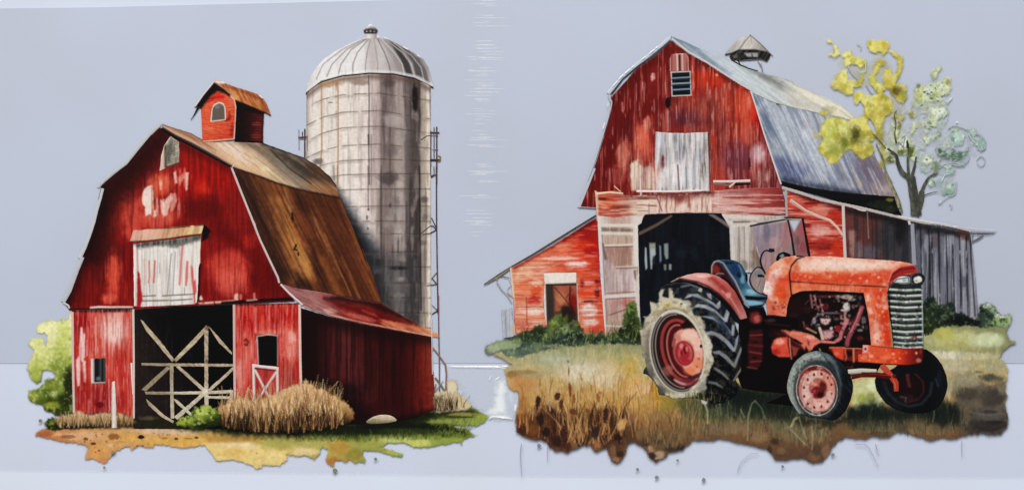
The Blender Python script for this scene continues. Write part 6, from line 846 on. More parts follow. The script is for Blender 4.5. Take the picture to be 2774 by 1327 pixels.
# underbody
body = part('chassis', tra, P('N', '830,440 880,360 1010,360 1030,420 1200,430') + P('O', '200,380 740,380 780,590 1100,600 1100,690 830,710 800,760 640,780 560,800 430,900 230,980 60,960') + P('N', '1180,1000 960,980 850,960 820,880 840,700 825,560'), '0a0405', [
    BL('O', 300, 560, 180, 60, '8c2a22', .7), BL('N', 950, 440, 60, 60, '8a2c2c', .9, .5), BL('N', 960, 450, 30, 40, 'b05c54', .8), PG(P('N', '905,530 1000,525 1005,640 1000,760 960,820 900,815 890,680'), '4a1416', .95, 4, 2), LN(P('N', '910,570 1000,565'), 4, '96302c', .8, 2), LN(P('N', '905,640 1000,650'), 6, '74222 4'.replace(' ', ''), .8, 3), LN(P('N', '905,690 990,705'), 4, '96363a', .8, 2), LN(P('N', '915,765 990,760'), 4, '8c3034', .8, 2), LN(P('N', '890,805 960,815'), 4, '8c3430', .8, 2), LN(P('N', '910,590 990,600'), 4, '5a1a1c', .8), BL('N', 945, 735, 30, 14, '1c0607', .9), BL('N', 945, 620, 30, 10, '200708', .9), LN(P('N', '885,515 1010,512'), 6, '050404', .95, 2), BL('N', 1090, 560, 60, 60, '2c0c0e', .8), BL('N', 1060, 460, 60, 20, '5c3432', .7), LN(P('N', '1030,480 1200,500'), 5, '3c1616', .8, 3), BL('N', 1030, 900, 160, 90, '070606', .95, .7),
    # gearbox casing and engine sump
    PG(P('g', '190,700 240,670 350,665 370,740 385,890 250,890 180,850 160,780'), 'd8503a', .97, 3), BL('g', 260, 720, 70, 50, 'eba48c', .9), BL('g', 220, 830, 60, 50, 'b0241c', .9), BL('g', 320, 840, 60, 40, 'c8402c', .7), PG(P('g', '270,590 480,600 620,640 700,700 760,700 900,720 840,740 700,720 620,780 600,830 540,830 500,760 380,660 300,640'), 'd9745c', .95, 4, 3), BL('g', 600, 670, 90, 30, 'eca890', .85, .6, 10), BL('g', 440, 630, 90, 24, 'e08a6c', .8), PG(P('g', '200,620 300,600 355,650 230,670'), '4a1210', .9, 4), PG(P('g', '380,675 440,690 515,740 490,750 400,700'), '1c0a12', .97, 2), PG(P('g', '375,710 420,740 470,770 460,785 400,760'), '3a1014', .9, 3), PG(P('g', '390,770 470,790 440,870 400,890'), 'a04034', .9, 4), PG(P('g', '480,790 520,820 500,850 470,860'), '140406', .95, 3), PG(P('g', '545,770 575,810 570,830 530,830'), '140406', .95, 3), LN(P('g', '355,660 350,740 375,860 390,915'), 4, '4a1210', .9, 2), LN(P('g', '365,680 370,760 385,910'), 3, 'e09a80', .7), PG(P('g', '565,695 590,720 585,770 565,740'), '8c2030', .9, 3), LN(P('g', '610,800 640,740 720,720 860,725 940,690'), 5, 'd88078', .9, 2), PG(P('g', '640,800 690,760 800,755 820,830 760,825 650,820'), '0c0506', .95, 4), LN(P('g', '700,800 710,820'), 4, 'c8a088', .7),
    # frame rail
    PG(P('g', '805,780 990,785 1180,790 1180,960 1080,945 900,900 860,830 810,820'), '7c1a14', .97, 3), PG(P('g', '840,795 970,795 965,930 880,890 845,840'), 'd8442c', .97, 4), BL('g', 890, 850, 40, 30, 'e8785c', .8), PG(P('g', '1000,820 1070,820 1065,880 1005,890'), '220808', .95, 3), LN(P('g', '1078,790 1080,940 1060,1000'), 5, 'd08858', .9, 2), LN(P('g', '990,790 985,830 1000,890 985,930'), 4, 'c06a44', .8, 2), LN(P('g', '815,785 990,785 1170,795'), 4, 'dc7c54', .9, 2), PG(P('g', '1095,820 1180,810 1180,920 1100,910'), 'a02c1c', .8, 5), PG(P('g', '950,940 1150,950 1180,960 1150,1000 1000,1000'), '1c0808', .9, 5), LN(P('g', '1000,1000 1060,1005'), 4, '6a2420', .8), MO(.12, 5)])
# engine bay
part('engine', tra, P('g', '385,190 440,165 540,152 800,155 1000,160 1195,178 1215,280 1240,450 1275,740 1190,760 1180,790 990,785 900,720 700,700 620,640 480,600 470,480 330,440 345,260'), '160a0b', [
    BL('g', 440, 330, 110, 130, '2a0a0c', .9), BL('g', 420, 420, 80, 40, '3a1014', .8), BL('g', 560, 360, 70, 60, '3a1418', .8), BL('g', 770, 330, 60, 50, '7c1c20', .9), LN(P('g', '690,220 800,215 900,210'), 6, '7c3034', .85, 3), LN(P('g', '600,200 610,270 620,340'), 5, 'a06460', .85, 2), LN(P('g', '650,200 655,290 690,370'), 5, '8c4c4c', .85, 2), LN(P('g', '700,240 720,330 740,385'), 4, 'a85c5c', .8, 2), LN(P('g', '630,210 650,220 655,260'), 4, 'c8807c', .7), LN(P('g', '540,300 580,260'), 4, '6c2c2c', .8), BL('g', 900, 230, 40, 40, '8c7c74', .7), BL('g', 1000, 220, 110, 36, 'b4a49a', .9, .6), BL('g', 1060, 250, 60, 20, 'cfc2b4', .7), BL('g', 1000, 330, 50, 70, 'd8cac4', .95, .5), BL('g', 960, 370, 40, 20, 'e0d4cc', .8), BL('g', 1150, 230, 30, 40, '4c4c50', .8), BL('g', 940, 300, 40, 30, '100809', .9), BL('g', 1075, 330, 26, 30, '6c5c54', .8), BL('g', 1040, 290, 26, 20, '1c1210', .8), LN(P('g', '985,390 985,500'), 8, 'b08c88', .85, 3), BL('g', 1030, 430, 26, 24, '7c6c68', .8), BL('g', 1060, 500, 40, 60, '5a1c24', .7),
    LN(P('g', '1170,340 1120,480 1060,600 1015,690 1005,750'), 13, '94444a', .97, 3), LN(P('g', '1160,350 1105,490 1045,610'), 4, 'c47c7c', .8, 2), LN(P('g', '1100,440 1040,560 960,640'), 6, '5c2028', .8, 3), LN(P('g', '1010,480 980,540 940,620 930,680 880,720'), 10, 'c87878', .9, 3), LN(P('g', '940,520 1010,515'), 6, 'd08080', .85, 2), PG(P('g', '880,540 940,540 920,620 870,600'), 'a81c24', .95, 3), PG(P('g', '705,460 825,462 800,520 760,535 720,510'), 'dcb4ac', .97, 4), LN(P('g', '670,430 780,435 830,420'), 5, '2c2c36', .9, 2), BL('g', 640, 490, 30, 50, 'a08a94', .85), LN(P('g', '610,530 640,470 680,420 760,400 900,400'), 5, '8c7c88', .7, 3), BL('g', 680, 540, 50, 40, '3c4444', .9), BL('g', 690, 530, 26, 20, '6c7474', .8), LN(P('g', '700,570 725,640 735,700'), 8, 'd8c0ac', .9, 2), PG(P('g', '740,600 860,590 860,660 800,700 740,690'), 'd4a09c', .9, 5, 3), BL('g', 830, 570, 24, 26, 'e0c4b8', .9), BL('g', 795, 685, 14, 14, '7c2438', .9), BL('g', 880, 640, 30, 26, '3c1420', .9), BL('g', 770, 560, 40, 30, '2c1012', .8), BL('g', 890, 470, 40, 26, '5c4840', .9), LN(P('g', '945,400 950,500'), 5, '5c2420', .8), BL('g', 1190, 480, 36, 60, '7c7474', .8), BL('g', 1150, 590, 50, 24, '8a8480', .8), BL('g', 1220, 560, 24, 40, '3c3838', .8), BL('g', 1150, 680, 60, 36, '6c201c', .9), BL('g', 1230, 690, 40, 40, '2a0c0c', .8), LN(P('g', '520,500 540,570'), 5, '8c5048', .8, 2), BL('g', 560, 560, 50, 40, '5c1c18', .8), LN(P('g', '560,570 660,620'), 5, 'c89a84', .8, 2), BL('g', 440, 520, 60, 40, '2c1010', .8), SPECK(P('g', '600,220 1180,200 1220,600 900,690 650,600'), 90, 2, 5, ['d8b4a8', '3a1216', '0c0607', '8c3c3c', 'b0a098'], .6, .9, 9), BL('g', 1140, 300, 26, 40, '504048', .7), T('080405', .75, mpoly(P('g', '385,190 540,152 1195,178 1200,205 800,185 560,180 420,230 350,300'), 6)), MO(.15, 5)])
# hood
hood = part('hood', tra, P('M', '1125,700 1150,600 1175,545 1230,485 1300,455 1400,440') + P('L', '310,604 480,606 700,620 900,632 1000,645 1050,660 1075,690 1072,710 1030,720 960,728 920,765 880,800') + P('O', '870,230 880,350 905,590 765,578 750,400 715,228 400,212 300,216 235,240 220,262 205,320 195,386 75,372 62,240 40,220'), 'dc5a38', [
    GR(P('L', '500,600')[0], P('L', '500,860')[0], [(0, 'ecb8a0'), (.25, 'e8a688'), (.42, 'dd6a44'), (.6, 'd94a2a'), (.8, 'dc6440'), (1, 'd8704c')], 1, .12), BL('L', 900, 700, 110, 70, 'd6482a', .8, .8), BL('L', 1000, 655, 90, 20, 'e4805c', .8), BL('L', 480, 655, 300, 44, 'f2d2c0', .85, .9, 2), BL('L', 800, 665, 160, 30, 'eebca4', .8, .9, 3), BL('L', 300, 720, 110, 40, 'e06a44', .6), BL('L', 300, 730, 90, 50, 'd8401c', .8, .8), BL('L', 700, 740, 180, 26, 'd4462a', .7), BL('L', 640, 710, 60, 14, 'ec9c80', .6),
    PG(P('L', '290,612 500,618 700,630 960,645 900,690 700,702 280,706'), 'f0c6b0', .8, 9, 4), PG(P('L', '420,625 700,640 860,655 700,680 440,675'), 'f4dccc', .7, 8, 4),
    # rear cowl
    BL('L', 60, 820, 60, 90, 'f2dcd4', .95, .7), BL('L', 150, 700, 80, 60, 'e89a78', .8), BL('L', 230, 640, 70, 40, 'e07c58', .8), BL('L', 165, 850, 50, 70, 'da4c24', .9, .7), BL('L', 120, 740, 80, 14, 'd4745c', .8, .5, 6), LN(P('L', '80,738 150,752 215,758'), 3.4, 'b83c28', .85, 2), BL('L', 140, 960, 80, 50, 'dc6a4c', .85), BL('L', 190, 980, 40, 40, 'e08a6c', .7), BL('L', 120, 900, 40, 40, 'e8a48c', .7),
    PG(P('L', '40,850 62,740 120,690 170,660 150,740 120,800 100,890 50,880'), 'f4e0d8', .85, 9, 4), PG(P('O', '730,235 770,250 790,380 820,500 830,570 770,572 752,420'), 'f2c8b4', .6, 8, 4),
    # side strip and nose
    LN(P('L', '230,770 400,782 600,795 720,798 870,806'), 3.6, '3a0e0a', .92, 1.6), PG(P('L', '240,780 700,800 720,840 400,830 240,850'), 'e07c54', .9, 5), BL('L', 560, 815, 90, 14, 'e8907c', .8), BL('L', 300, 810, 60, 18, 'dd5c30', .8)] + [LN(P('L', '%d,800 %d,830' % (x, x - 4)), 2.4, 'b83c30', .6, 1.5) for x in (470, 500, 520, 560, 590, 630, 660)] + [
    PG(P('O', '715,200 870,190 880,350 905,590 765,578 750,400'), 'd8522e', .9, 3), PG(P('O', '720,240 760,240 790,380 830,480 850,580 770,575 752,400'), 'eba68a', .85, 10, 4), BL('O', 800, 480, 36, 110, 'f0c8b0', .85, .7), BL('O', 860, 430, 30, 160, 'd23216', .9, .7), BL('O', 850, 300, 26, 60, 'e89c80', .8), BL('O', 820, 240, 50, 40, 'd6482c', .8), BL('O', 780, 300, 24, 80, 'e4704a', .8), BL('O', 850, 260, 16, 40, 'eebca4', .7), BL('O', 815, 300, 12, 60, 'cc2c14', .7), BL('O', 880, 540, 30, 60, 'c83418', .8),
    PG(P('L', '880,800 875,770 900,710 950,675 1000,662 1050,660 1075,690 1070,712 1020,716 960,728 925,760 900,800'), '9c2424', .96, 3), BL('L', 1020, 690, 60, 20, 'ac2c2c', .9), LN(P('L', '885,790 905,725 960,690 1060,680'), 4, '5c1014', .7, 3), LN(P('L', '880,770 905,705 960,668 1040,656'), 4, 'e89078', .8, 2),
    LN(P('L', '320,604 270,620 232,665 218,720 224,780 232,860'), 4.4, '2a1210', .92, 1.6), PG(P('L', '180,905 195,905 192,1000 75,990 75,900 110,905'), 'd8765c', .25, 5), SPECK(P('L', '90,905 190,900 185,990 90,985'), 34, 2.2, 5, ['9c3c30', '7c2c28', 'b85c4c'], .8, .8, 3), SPECK(P('L', '240,700 870,720 870,790 240,765'), 60, 2, 6, ['b8321c', 'e89078', 'f0b8a0', 'c83c20'], .6, .9, 4), SPECK(P('O', '730,210 870,200 890,560 780,560'), 60, 2.5, 7, ['b82c18', 'ecac90', 'd84c28', 'f4ccb8'], .6, 1.3, 5), BL('O', 735, 150, 10, 16, 'f0a494', .9), BL('O', 693, 132, 12, 8, 'f0a48c', .8), BL('L', 850, 715, 26, 16, 'e4826c', .8), T('b8361c', .3, mnoise(26, .58, .12)), T('8a2c1c', .18, mnoise(9, .66, .06)), T('f2c8b2', .22, mnoise(22, .64, .1)), T('f4d2c0', .35, mpoly(P('L', '290,614 500,620 700,632 940,648 880,680 700,690 290,690'), 10, 4)), MO(.07, 6)], step=2.3, mat=INK_GLOSS)
# grille and headlights
part('grille', tra, P('O', '895,190 920,165 960,160 1040,172 1110,170 1108,300 1112,450 1115,598 1010,600 915,590 900,460 880,330 872,230'), '242826', [
    GR(P('O', '880,0')[0], P('O', '1112,0')[0], [(0, '1c201e'), (.5, '34383a'), (1, '20242a')])] + [LN(P('O', '%d,%d %d,%d %d,%d' % (878 + max(0, (y - 240)) * .11, y, 990, y + 8, 1108, y + 2)), 5.2, c, .97, 1.3) for y, c in ((204, 'c9cfc0'), (242, 'd0d4c4'), (282, 'c4c8b8'), (320, 'd2d6c8'), (362, 'c0c6b6'), (400, 'd4d8ca'), (440, 'bcc2b4'), (482, 'd0d4c4'), (520, 'c4cabc'), (558, 'c0c8b8'), (588, 'cdd1c0'))] +
    [LN(P('O', '%d,%d %d,%d %d,%d' % (878 + max(0, (y - 240)) * .11, y + 10, 990, y + 18, 1108, y + 12)), 2, '6a736a', .8, 1.2) for y in range(204, 580, 40)] + [LN(P('O', '1106,180 1108,400 1112,598'), 5, '9aa6a2', .85, 1.6), LN(P('O', '880,215 890,350 912,590'), 4, '0c0e0d', .8, 1.6), ST('10120f', .45, 26, 9, .6, .1), BL('O', 1050, 525, 30, 12, '6c2018', .7), SPECK(P('O', '890,200 1105,190 1110,590 915,580'), 70, 2, 5, ['eceee4', '15181a', '7c8a90'], .6, .8, 6)], step=2.0)
part('headlight', tra, P('O', '918,160 930,135 970,122 1015,125 1024,150 1012,166 960,168'), 'cfd6d2', [GR(P('O', '920,0')[0], P('O', '1020,0')[0], [(0, 'a9b4b0'), (.5, 'e2e6e2'), (1, 'b0bab8')]), LN(P('O', '920,158 935,138 1010,126 1020,150 1008,164 925,164'), 2.4, '2c3432', .9), BL('O', 985, 146, 22, 14, '94a29c', .8)], step=1.8, mat=INK_GLOSS, smooth=True)
part('headlight', tra, P('O', '1036,150 1042,115 1070,100 1100,102 1120,122 1118,150 1100,168 1060,170'), '20242a', [BL('O', 1076, 142, 36, 26, 'dcdccc', .98, .3), BL('O', 1066, 150, 16, 10, 'b08c6c', .8), BL('O', 1084, 130, 16, 10, 'f0f0e8', .8), LN(P('O', '1028,110 1030,165'), 4, 'a8b0b0', .8)], step=1.8, mat=INK_GLOSS, smooth=True)
# front bumper / bolster
part('front_bolster', tra, P('O', '708,575 770,580 912,596 1010,602 1112,600 1114,640 1100,700 1000,712 900,708 800,700 680,690 680,640 705,640'), 'd84a2a', [
    GR(P('O', '690,0')[0], P('O', '1110,0')[0], [(0, 'd85434'), (.4, 'dc5530'), (.6, 'd8401e'), (.75, 'a82418'), (.9, '7c1614'), (1, '5c1212')]), PG(P('O', '708,575 745,578 740,625 712,630'), 'e4b4ac', .9, 4, 2), BL('O', 726, 604, 12, 14, '5c2430', .9), BL('O', 760, 650, 30, 16, 'f0a080', .8), BL('O', 860, 660, 50, 20, 'e88058', .7), BL('O', 720, 660, 30, 20, 'e89474', .7), LN(P('O', '680,692 800,702 1000,714 1095,704'), 4, '2c0808', .9, 2), LN(P('O', '770,582 912,598 1110,602'), 3, '7c1c14', .8, 2), BL('O', 1066, 630, 12, 12, 'e0a47c', .9), BL('O', 1080, 680, 26, 20, 'c08c7c', .7), BL('O', 1095, 620, 12, 26, '8c3c38', .7), SPECK(P('O', '700,600 1000,620 1000,700 690,690'), 50, 2, 6, ['f4b494', 'b82c18', 'e87048', 'c83820'], .65, .8, 8), MO(.06, 5)], step=2.3)
strips('front_axle', tra, [(P('O', '610,755 700,745 800,748'), 12, 'c9c4b0', 8), (P('O', '620,768 700,762'), 4, '8c8a80'), (P('O', '632,790 700,775 800,775 870,785 930,790'), 13, '6c1214', 14), (P('O', '640,786 780,770 900,782'), 3, 'b0302c'), (P('O', '835,712 870,750 900,785'), 17, 'b84434', 14), (P('O', '900,785 930,830 932,885'), 17, 'b23c28', 12), (P('O', '905,795 925,840 925,870'), 6, 'd8684c', 4), (P('O', '1010,770 1015,850'), 8, '5c2424', 6)])
# near front wheel
def wheel_pts(k, cx, cy, rx, ry, rot, n=44):
    return ell(k, cx, cy, rx, ry, rot, n)
fw = part('front_wheel', tra, P('O', '205,870 215,790 245,710 290,660 340,630 400,618 460,630 520,660 570,700 610,750 635,810 642,870 630,930 600,1000 560,1050 510,1078 440,1065 360,1060 300,1045 260,1000 225,940'), '16191c', [
    GR(P('O', '210,0')[0], P('O', '640,0')[0], [(0, '8c918a'), (.3, '5c6260'), (.6, '2c343a'), (.75, '11151c'), (1, '0a0d14')]), PG(P('O', '210,870 220,780 260,700 320,640 400,620 470,640 520,690 470,680 400,670 330,690 270,750 250,830 250,900 270,980 230,940'), 'a8aea4', .9, 8, 4), LN(P('O', '215,880 240,960 290,1035 340,1058'), 5, '9ca29a', .8, 3), PG(P('O', '420,625 500,660 580,730 620,840 600,960 540,900 530,800 480,700'), '39434b', .85, 14, 4), PG(P('O', '560,720 620,790 640,870 620,960 560,1050 500,1075 540,960 570,860'), '0a0e16', .9, 12, 3), LN(P('O', '470,640 530,720 560,830 550,940'), 5, '727a7a', .6, 4), LN(P('O', '450,650 520,760 540,860'), 3, '20262a', .6), LN(P('O', '300,1040 400,1062 500,1075'), 8, '0e1214', .9, 4), LN(ell('O', 404, 876, 148, 182, -6) + ell('O', 404, 876, 148, 182, -6)[:1], 9, '34393a', .85, 4), LN(ell('O', 400, 870, 168, 205, -6, 30, 130, 300), 3, '70766f', .6, 2), SPECK(P('O', '220,860 260,720 400,630 480,660 330,700 250,860'), 40, 2, 5, ['5c625c', 'c4c8bc', '3c423e'], .6, .9, 3), ST('60666a', .4, 40, 4, .62, .08, 50), MO(.12, 5)], smooth=True, step=2.2)
part('front_rim', tra, wheel_pts('O', 402, 880, 140, 170, -6), '6c1c1c', [
    T('747a74', 1, lambda X, Y: np.ones(X.shape)), T('2a2e2f', .97, mpoly(wheel_pts('O', 404, 878, 135, 166, -6), 3)), LN(wheel_pts('O', 402, 880, 137, 167, -6) + wheel_pts('O', 402, 880, 137, 167, -6)[:1], 4, 'a4a89e', .8, 2), T('7c1c1a', .98, mpoly(wheel_pts('O', 400, 870, 126, 154, -6), 2)), BL('O', 330, 790, 60, 60, '8c2824', .8), T('d8ac9e', .98, mpoly(wheel_pts('O', 410, 882, 114, 138, -6), 3)), BL('O', 480, 820, 60, 80, 'd8806c', .6), BL('O', 440, 980, 80, 50, 'e6b4a8', .8), BL('O', 340, 900, 40, 80, 'e0c0b4', .7), BL('O', 360, 780, 60, 40, 'd8b4a8', .7), LN(ell('O', 408, 880, 120, 147, -6, 24, 100, 230), 5, 'c8b8ac', .7, 2)] +
    [BL('O', 408 + 94 * math.cos(t) - 8 * math.sin(t), 880 + 114 * math.sin(t), 10, 13, c, .92, .4) for t, c in ((math.radians(a), '6c2420' if a % 60 else '5c4440') for a in range(10, 370, 30))] + [T('a8584c', .97, mpoly(wheel_pts('O', 410, 868, 62, 70, 0), 3)), BL('O', 440, 860, 34, 60, '5c1814', .9), BL('O', 390, 830, 40, 26, 'b86a58', .8), T('7c1820', .97, mpoly(wheel_pts('O', 402, 892, 38, 38, 0), 3)), BL('O', 385, 885, 14, 20, 'b03c48', .9), BL('O', 430, 910, 34, 26, '2c0a08', .9), BL('O', 415, 895, 12, 14, '3c0a10', .9), T('94452f', .28, mnoise(8, .58, .08)), T('efd8cc', .4, mnoise(10, .66, .06)), MO(.06, 5)], step=2.0, smooth=True)
# rear fender, seat, steering
nz()
part('rear_wheel', tra, P('N', '85,530 115,520 128,440 112,432 150,425 172,400 168,330 165,310 215,330 235,300 230,260 250,215 300,190 380,178 460,185 530,215 600,250 680,310 740,380 795,480 830,580 850,660 845,760 842,830 800,900 830,950 800,1010 740,1060 640,1080 600,1060 540,1040 440,1030 340,1040 280,1010 235,1010 225,960 200,910 150,860 118,850 122,825 140,800 130,740 110,710 120,690 105,640 100,580'), '10141c', [
    # tread
    GR(P('N', '540,300')[0], P('N', '840,800')[0], [(0, '1e2634'), (.5, '141a26'), (1, '0a0d12')]), PG(P('N', '560,900 620,800 850,640 850,830 800,1000 740,1060 600,1060 540,1040'), '07090b', .95, 14)] +
    [PG(P('N', s), c, .95, 2.4) for s, c in (('420,300 450,265 520,262 560,290 600,305 640,330 655,345 690,305 688,360 670,375 620,340 540,300 480,280', 'aeb2ae'), ('480,370 520,335 590,345 650,380 700,430 715,440 735,378 757,400 740,470 720,470 660,410 580,370 520,360', 'a9aeb0'), ('550,430 600,410 660,430 720,480 770,545 775,490 797,490 790,570 770,575 700,500 640,455 590,440', '9aa0a4'),
        ('585,550 620,535 690,560 750,610 790,660 800,600 825,560 820,620 800,690 780,690 720,620 650,570 600,565', '8e959c'), ('630,690 680,680 740,720 790,775 840,650 848,680 800,810 780,800 730,750 680,710 640,705', '80868c'), ('635,800 680,820 730,860 755,895 745,900 700,860 650,825', '6c7070'), ('780,905 840,810 843,835 790,910', '7c8080'), ('600,905 660,915 705,950 710,965 650,935 600,925', '64686a'))] +
    [PG(P('N', s), '232f48', .8, 4) for s in ('480,275 560,300 640,345 670,380 620,360 540,310', '560,380 650,395 715,465 770,560 720,520 640,440', '620,450 720,500 790,590 800,640 740,580 660,490')] + [PG(P('N', s), '05070c', .9, 4) for s in ('420,300 460,300 520,330 480,350 420,320', '490,360 560,380 620,430 540,420', '555,445 620,470 700,540 640,520 570,480', '590,570 660,590 760,680 800,740 700,670 620,610', '640,720 700,730 780,820 770,880 700,800 640,760')] + [
    PG(P('N', '350,230 440,205 520,225 440,240 400,270 345,290'), '151c26', .95, 4), PG(P('N', '235,230 290,200 390,190 400,210 320,225 260,240'), '12161a', .95, 4), PG(P('N', '175,300 240,240 235,300 215,330'), '14181c', .95, 3), LN(P('N', '400,210 470,195 530,215'), 5, '8c9290', .6, 3), PG(P('N', '540,215 556,215 552,250 530,245 520,235'), 'b4b4ac', .95, 2), PG(P('N', '585,258 622,258 625,305 600,290'), 'b0a4a4', .9, 3),
    # muddy sidewall
    T('cbc1a6', .97, mpoly(P('N', '90,535 120,520 130,440 115,432 150,430 175,400 168,325 215,335 238,310 228,265 250,225 275,230 265,275 300,290 300,225 330,220 345,290 400,300 420,330 480,370 490,420 545,430 560,520 590,570 630,640 625,700 640,760 600,860 570,900 590,960 500,1010 440,1030 340,1040 280,1010 200,910 160,860 140,800 115,710 120,690 105,640'), 3, 3, 7)), BL('N', 340, 360, 190, 60, 'd2c6a4', .7), BL('N', 130, 640, 50, 160, '9c917c', .8), BL('N', 150, 520, 50, 60, 'b8ab90', .6), LN(ell('N', 368, 690, 216, 322, -10, 40, 120, 300), 6, '6a5f4c', .6, 5), LN(ell('N', 368, 690, 214, 320, -10, 30, -120, 60), 4, 'a89c84', .6, 3), BL('N', 300, 350, 50, 30, 'c4ac6c', .8), BL('N', 200, 480, 50, 110, 'cfc4ae', .8), BL('N', 250, 420, 60, 60, '9a8a64', .6), BL('N', 150, 700, 40, 130, '807868', .8), BL('N', 170, 860, 40, 90, '5c5a54', .9), BL('N', 240, 980, 60, 60, '54544c', .9), T('57534a', .55, mnoise(12, .5, .12), mblob('N', 150, 780, 90, 260, .8)), T('6e6654', .4, mnoise(9, .58, .08)), BL('N', 590, 650, 40, 130, 'd8d0bc', .8), BL('N', 540, 900, 60, 70, 'c0b8ac', .8), BL('N', 430, 1000, 110, 40, 'cac4bc', .8), BL('N', 430, 330, 60, 30, 'e0d8c4', .7), BL('N', 560, 960, 40, 60, '7c7c74', .7), BL('N', 550, 500, 40, 60, 'c8c0a8', .7), PG(P('N', '118,850 122,825 140,815 165,870 225,960 235,1010 225,1010 190,900'), '2c2e30', .9, 4),
    LN(P('N', '275,240 265,275 300,285 300,225'), 5, '0c0e12', .8, 3), BL('N', 400, 335, 14, 10, '4c4a44', .8), SPECK(P('N', '160,450 300,330 500,400 610,640 560,900 420,1010 300,980 180,800'), 130, 2, 5, ['ece4d0', '8c8064', 'a89c80', '6c6450'], .5, .9, 7), BLADES(P('N', '240,1040 500,1030 760,1060 560,1090 300,1060'), 60, 10, 34, ['8a8a4c', '5c6034', 'b0a468', '3c4424'], 2.2, .25, .8, seed=61), MO(.07, 5)], step=2.2, rag=1.4, rs=5)
part('rear_rim', tra, wheel_pts('N', 370, 690, 206, 312, -10), '3c1416', [
    T('8c8676', 1, lambda X, Y: np.ones(X.shape)), T('241a1a', .97, mpoly(wheel_pts('N', 376, 688, 190, 294, -10), 3)), LN(ell('N', 370, 690, 200, 306, -10, 40, 60, 300), 4, 'cfc8ba', .85, 2), LN(ell('N', 374, 690, 186, 290, -10, 40, 70, 290), 4, '8f8880', .8, 2), LN(ell('N', 374, 690, 193, 298, -10, 40, 80, 280), 3, '3a3430', .8, 2), LN(ell('N', 372, 690, 197, 302, -10, 30, -110, 70), 7, 'd8d0bc', .9, 2), T('5c1216', .95, mpoly(wheel_pts('N', 392, 684, 160, 262, -12), 5)), LN(ell('N', 392, 678, 150, 240, -16, 40, 110, 300), 7, '2a0c0e', .9, 4), LN(ell('N', 396, 680, 136, 228, -14, 40, 95, 300), 9, '9c3a34', .95, 3), LN(ell('N', 402, 682, 112, 204, -16, 40, 95, 285), 7, '3a0e10', .9, 4), LN(ell('N', 404, 684, 104, 196, -14, 40, 90, 285), 5, 'b4685a', .9, 2), LN(ell('N', 384, 686, 172, 274, -11, 40, 95, 280), 3, 'a89c90', .8, 1.6), BL('N', 300, 830, 60, 60, 'a86a5c', .6), BL('N', 420, 920, 90, 40, '8c2c34', .7), LN(ell('N', 392, 690, 150, 246, -16, 30, 50, 130), 6, 'c8b4a8', .8, 3),
    PG(P('N', '350,560 385,530 430,510 490,520 530,570 555,640 562,720 556,800 530,850 480,868 430,840 390,780 350,700 335,640'), 'e2a690', .98, 4, 2), BL('N', 470, 570, 90, 60, 'ecc4b0', .9), BL('N', 510, 640, 60, 70, 'eac0ae', .8), BL('N', 520, 780, 60, 60, 'd88058', .85), BL('N', 460, 830, 60, 40, 'e0784c', .85), BL('N', 370, 590, 40, 50, 'b86a5c', .7), BL('N', 545, 650, 12, 16, '1a0c0c', .95, .4), BL('N', 530, 742, 16, 16, 'b05c44', .8), BL('N', 515, 800, 12, 12, 'a84c34', .8), PG(P('N', '400,490 440,455 480,490 460,515 410,525'), '1c0c0c', .95, 4), LN(P('N', '350,600 340,680 370,770 430,850 480,880 540,850'), 6, '7c302c', .8, 3), PG(P('N', '440,868 500,875 545,845 530,880 470,905'), '3c2420', .9, 3), PG(P('N', '400,880 540,900 510,930 440,940'), '7c2428', .8, 6),
    T('b04a48', .97, mpoly(ell('N', 418, 702, 78, 96, -10), 3)), BL('N', 450, 650, 50, 60, 'c86a64', .7), LN(ell('N', 424, 702, 64, 84, -10) + ell('N', 424, 702, 64, 84, -10)[:1], 3, '6c1c20', .8, 2), T('a4282c', .95, mpoly(ell('N', 410, 690, 50, 72, -6), 3)), BL('N', 400, 650, 20, 30, 'd88c84', .9), BL('N', 425, 680, 14, 40, '6c0c14', .9, .6, -14), BL('N', 385, 700, 16, 40, 'c0585c', .8), BL('N', 440, 670, 14, 30, 'd87c78', .8), BL('N', 430, 760, 50, 26, 'b8182c', .85), BL('N', 400, 700, 12, 26, '8c1420', .8), MO(.06, 5)], step=2.0, smooth=True)
part('fender', tra, P('N', '320,175 380,145 440,125 500,112 560,110 630,118 680,140 740,180 800,250 840,330 870,390 888,440 835,452 800,400 740,330 680,270 600,215 520,185 420,168'), 'c0685c', [
    GR(P('N', '400,140')[0], P('N', '860,430')[0], [(0, 'e0b0a4'), (.3, 'd89084'), (.55, 'b85a54'), (.8, '9c4640'), (1, 'b4706c')]), PG(P('N', '320,178 380,148 420,160 520,180 500,200 400,185'), '16100f', .95, 4), LN(P('N', '390,150 520,175 600,208 680,265 760,350 830,450'), 5, '2a1010', .85, 3), PG(P('N', '620,120 660,150 720,210 760,270 700,230 640,180 600,150'), '8e2a24', .85, 8, 3), BL('N', 560, 130, 90, 16, 'ecc8c0', .8), BL('N', 750, 270, 30, 30, 'dca098', .8, .6, 45), LN(P('N', '700,240 770,300 830,400'), 4, 'd89890', .7, 3), BL('N', 850, 430, 30, 26, 'b87874', .7), MO(.05, 5)], step=2.3)
nz()
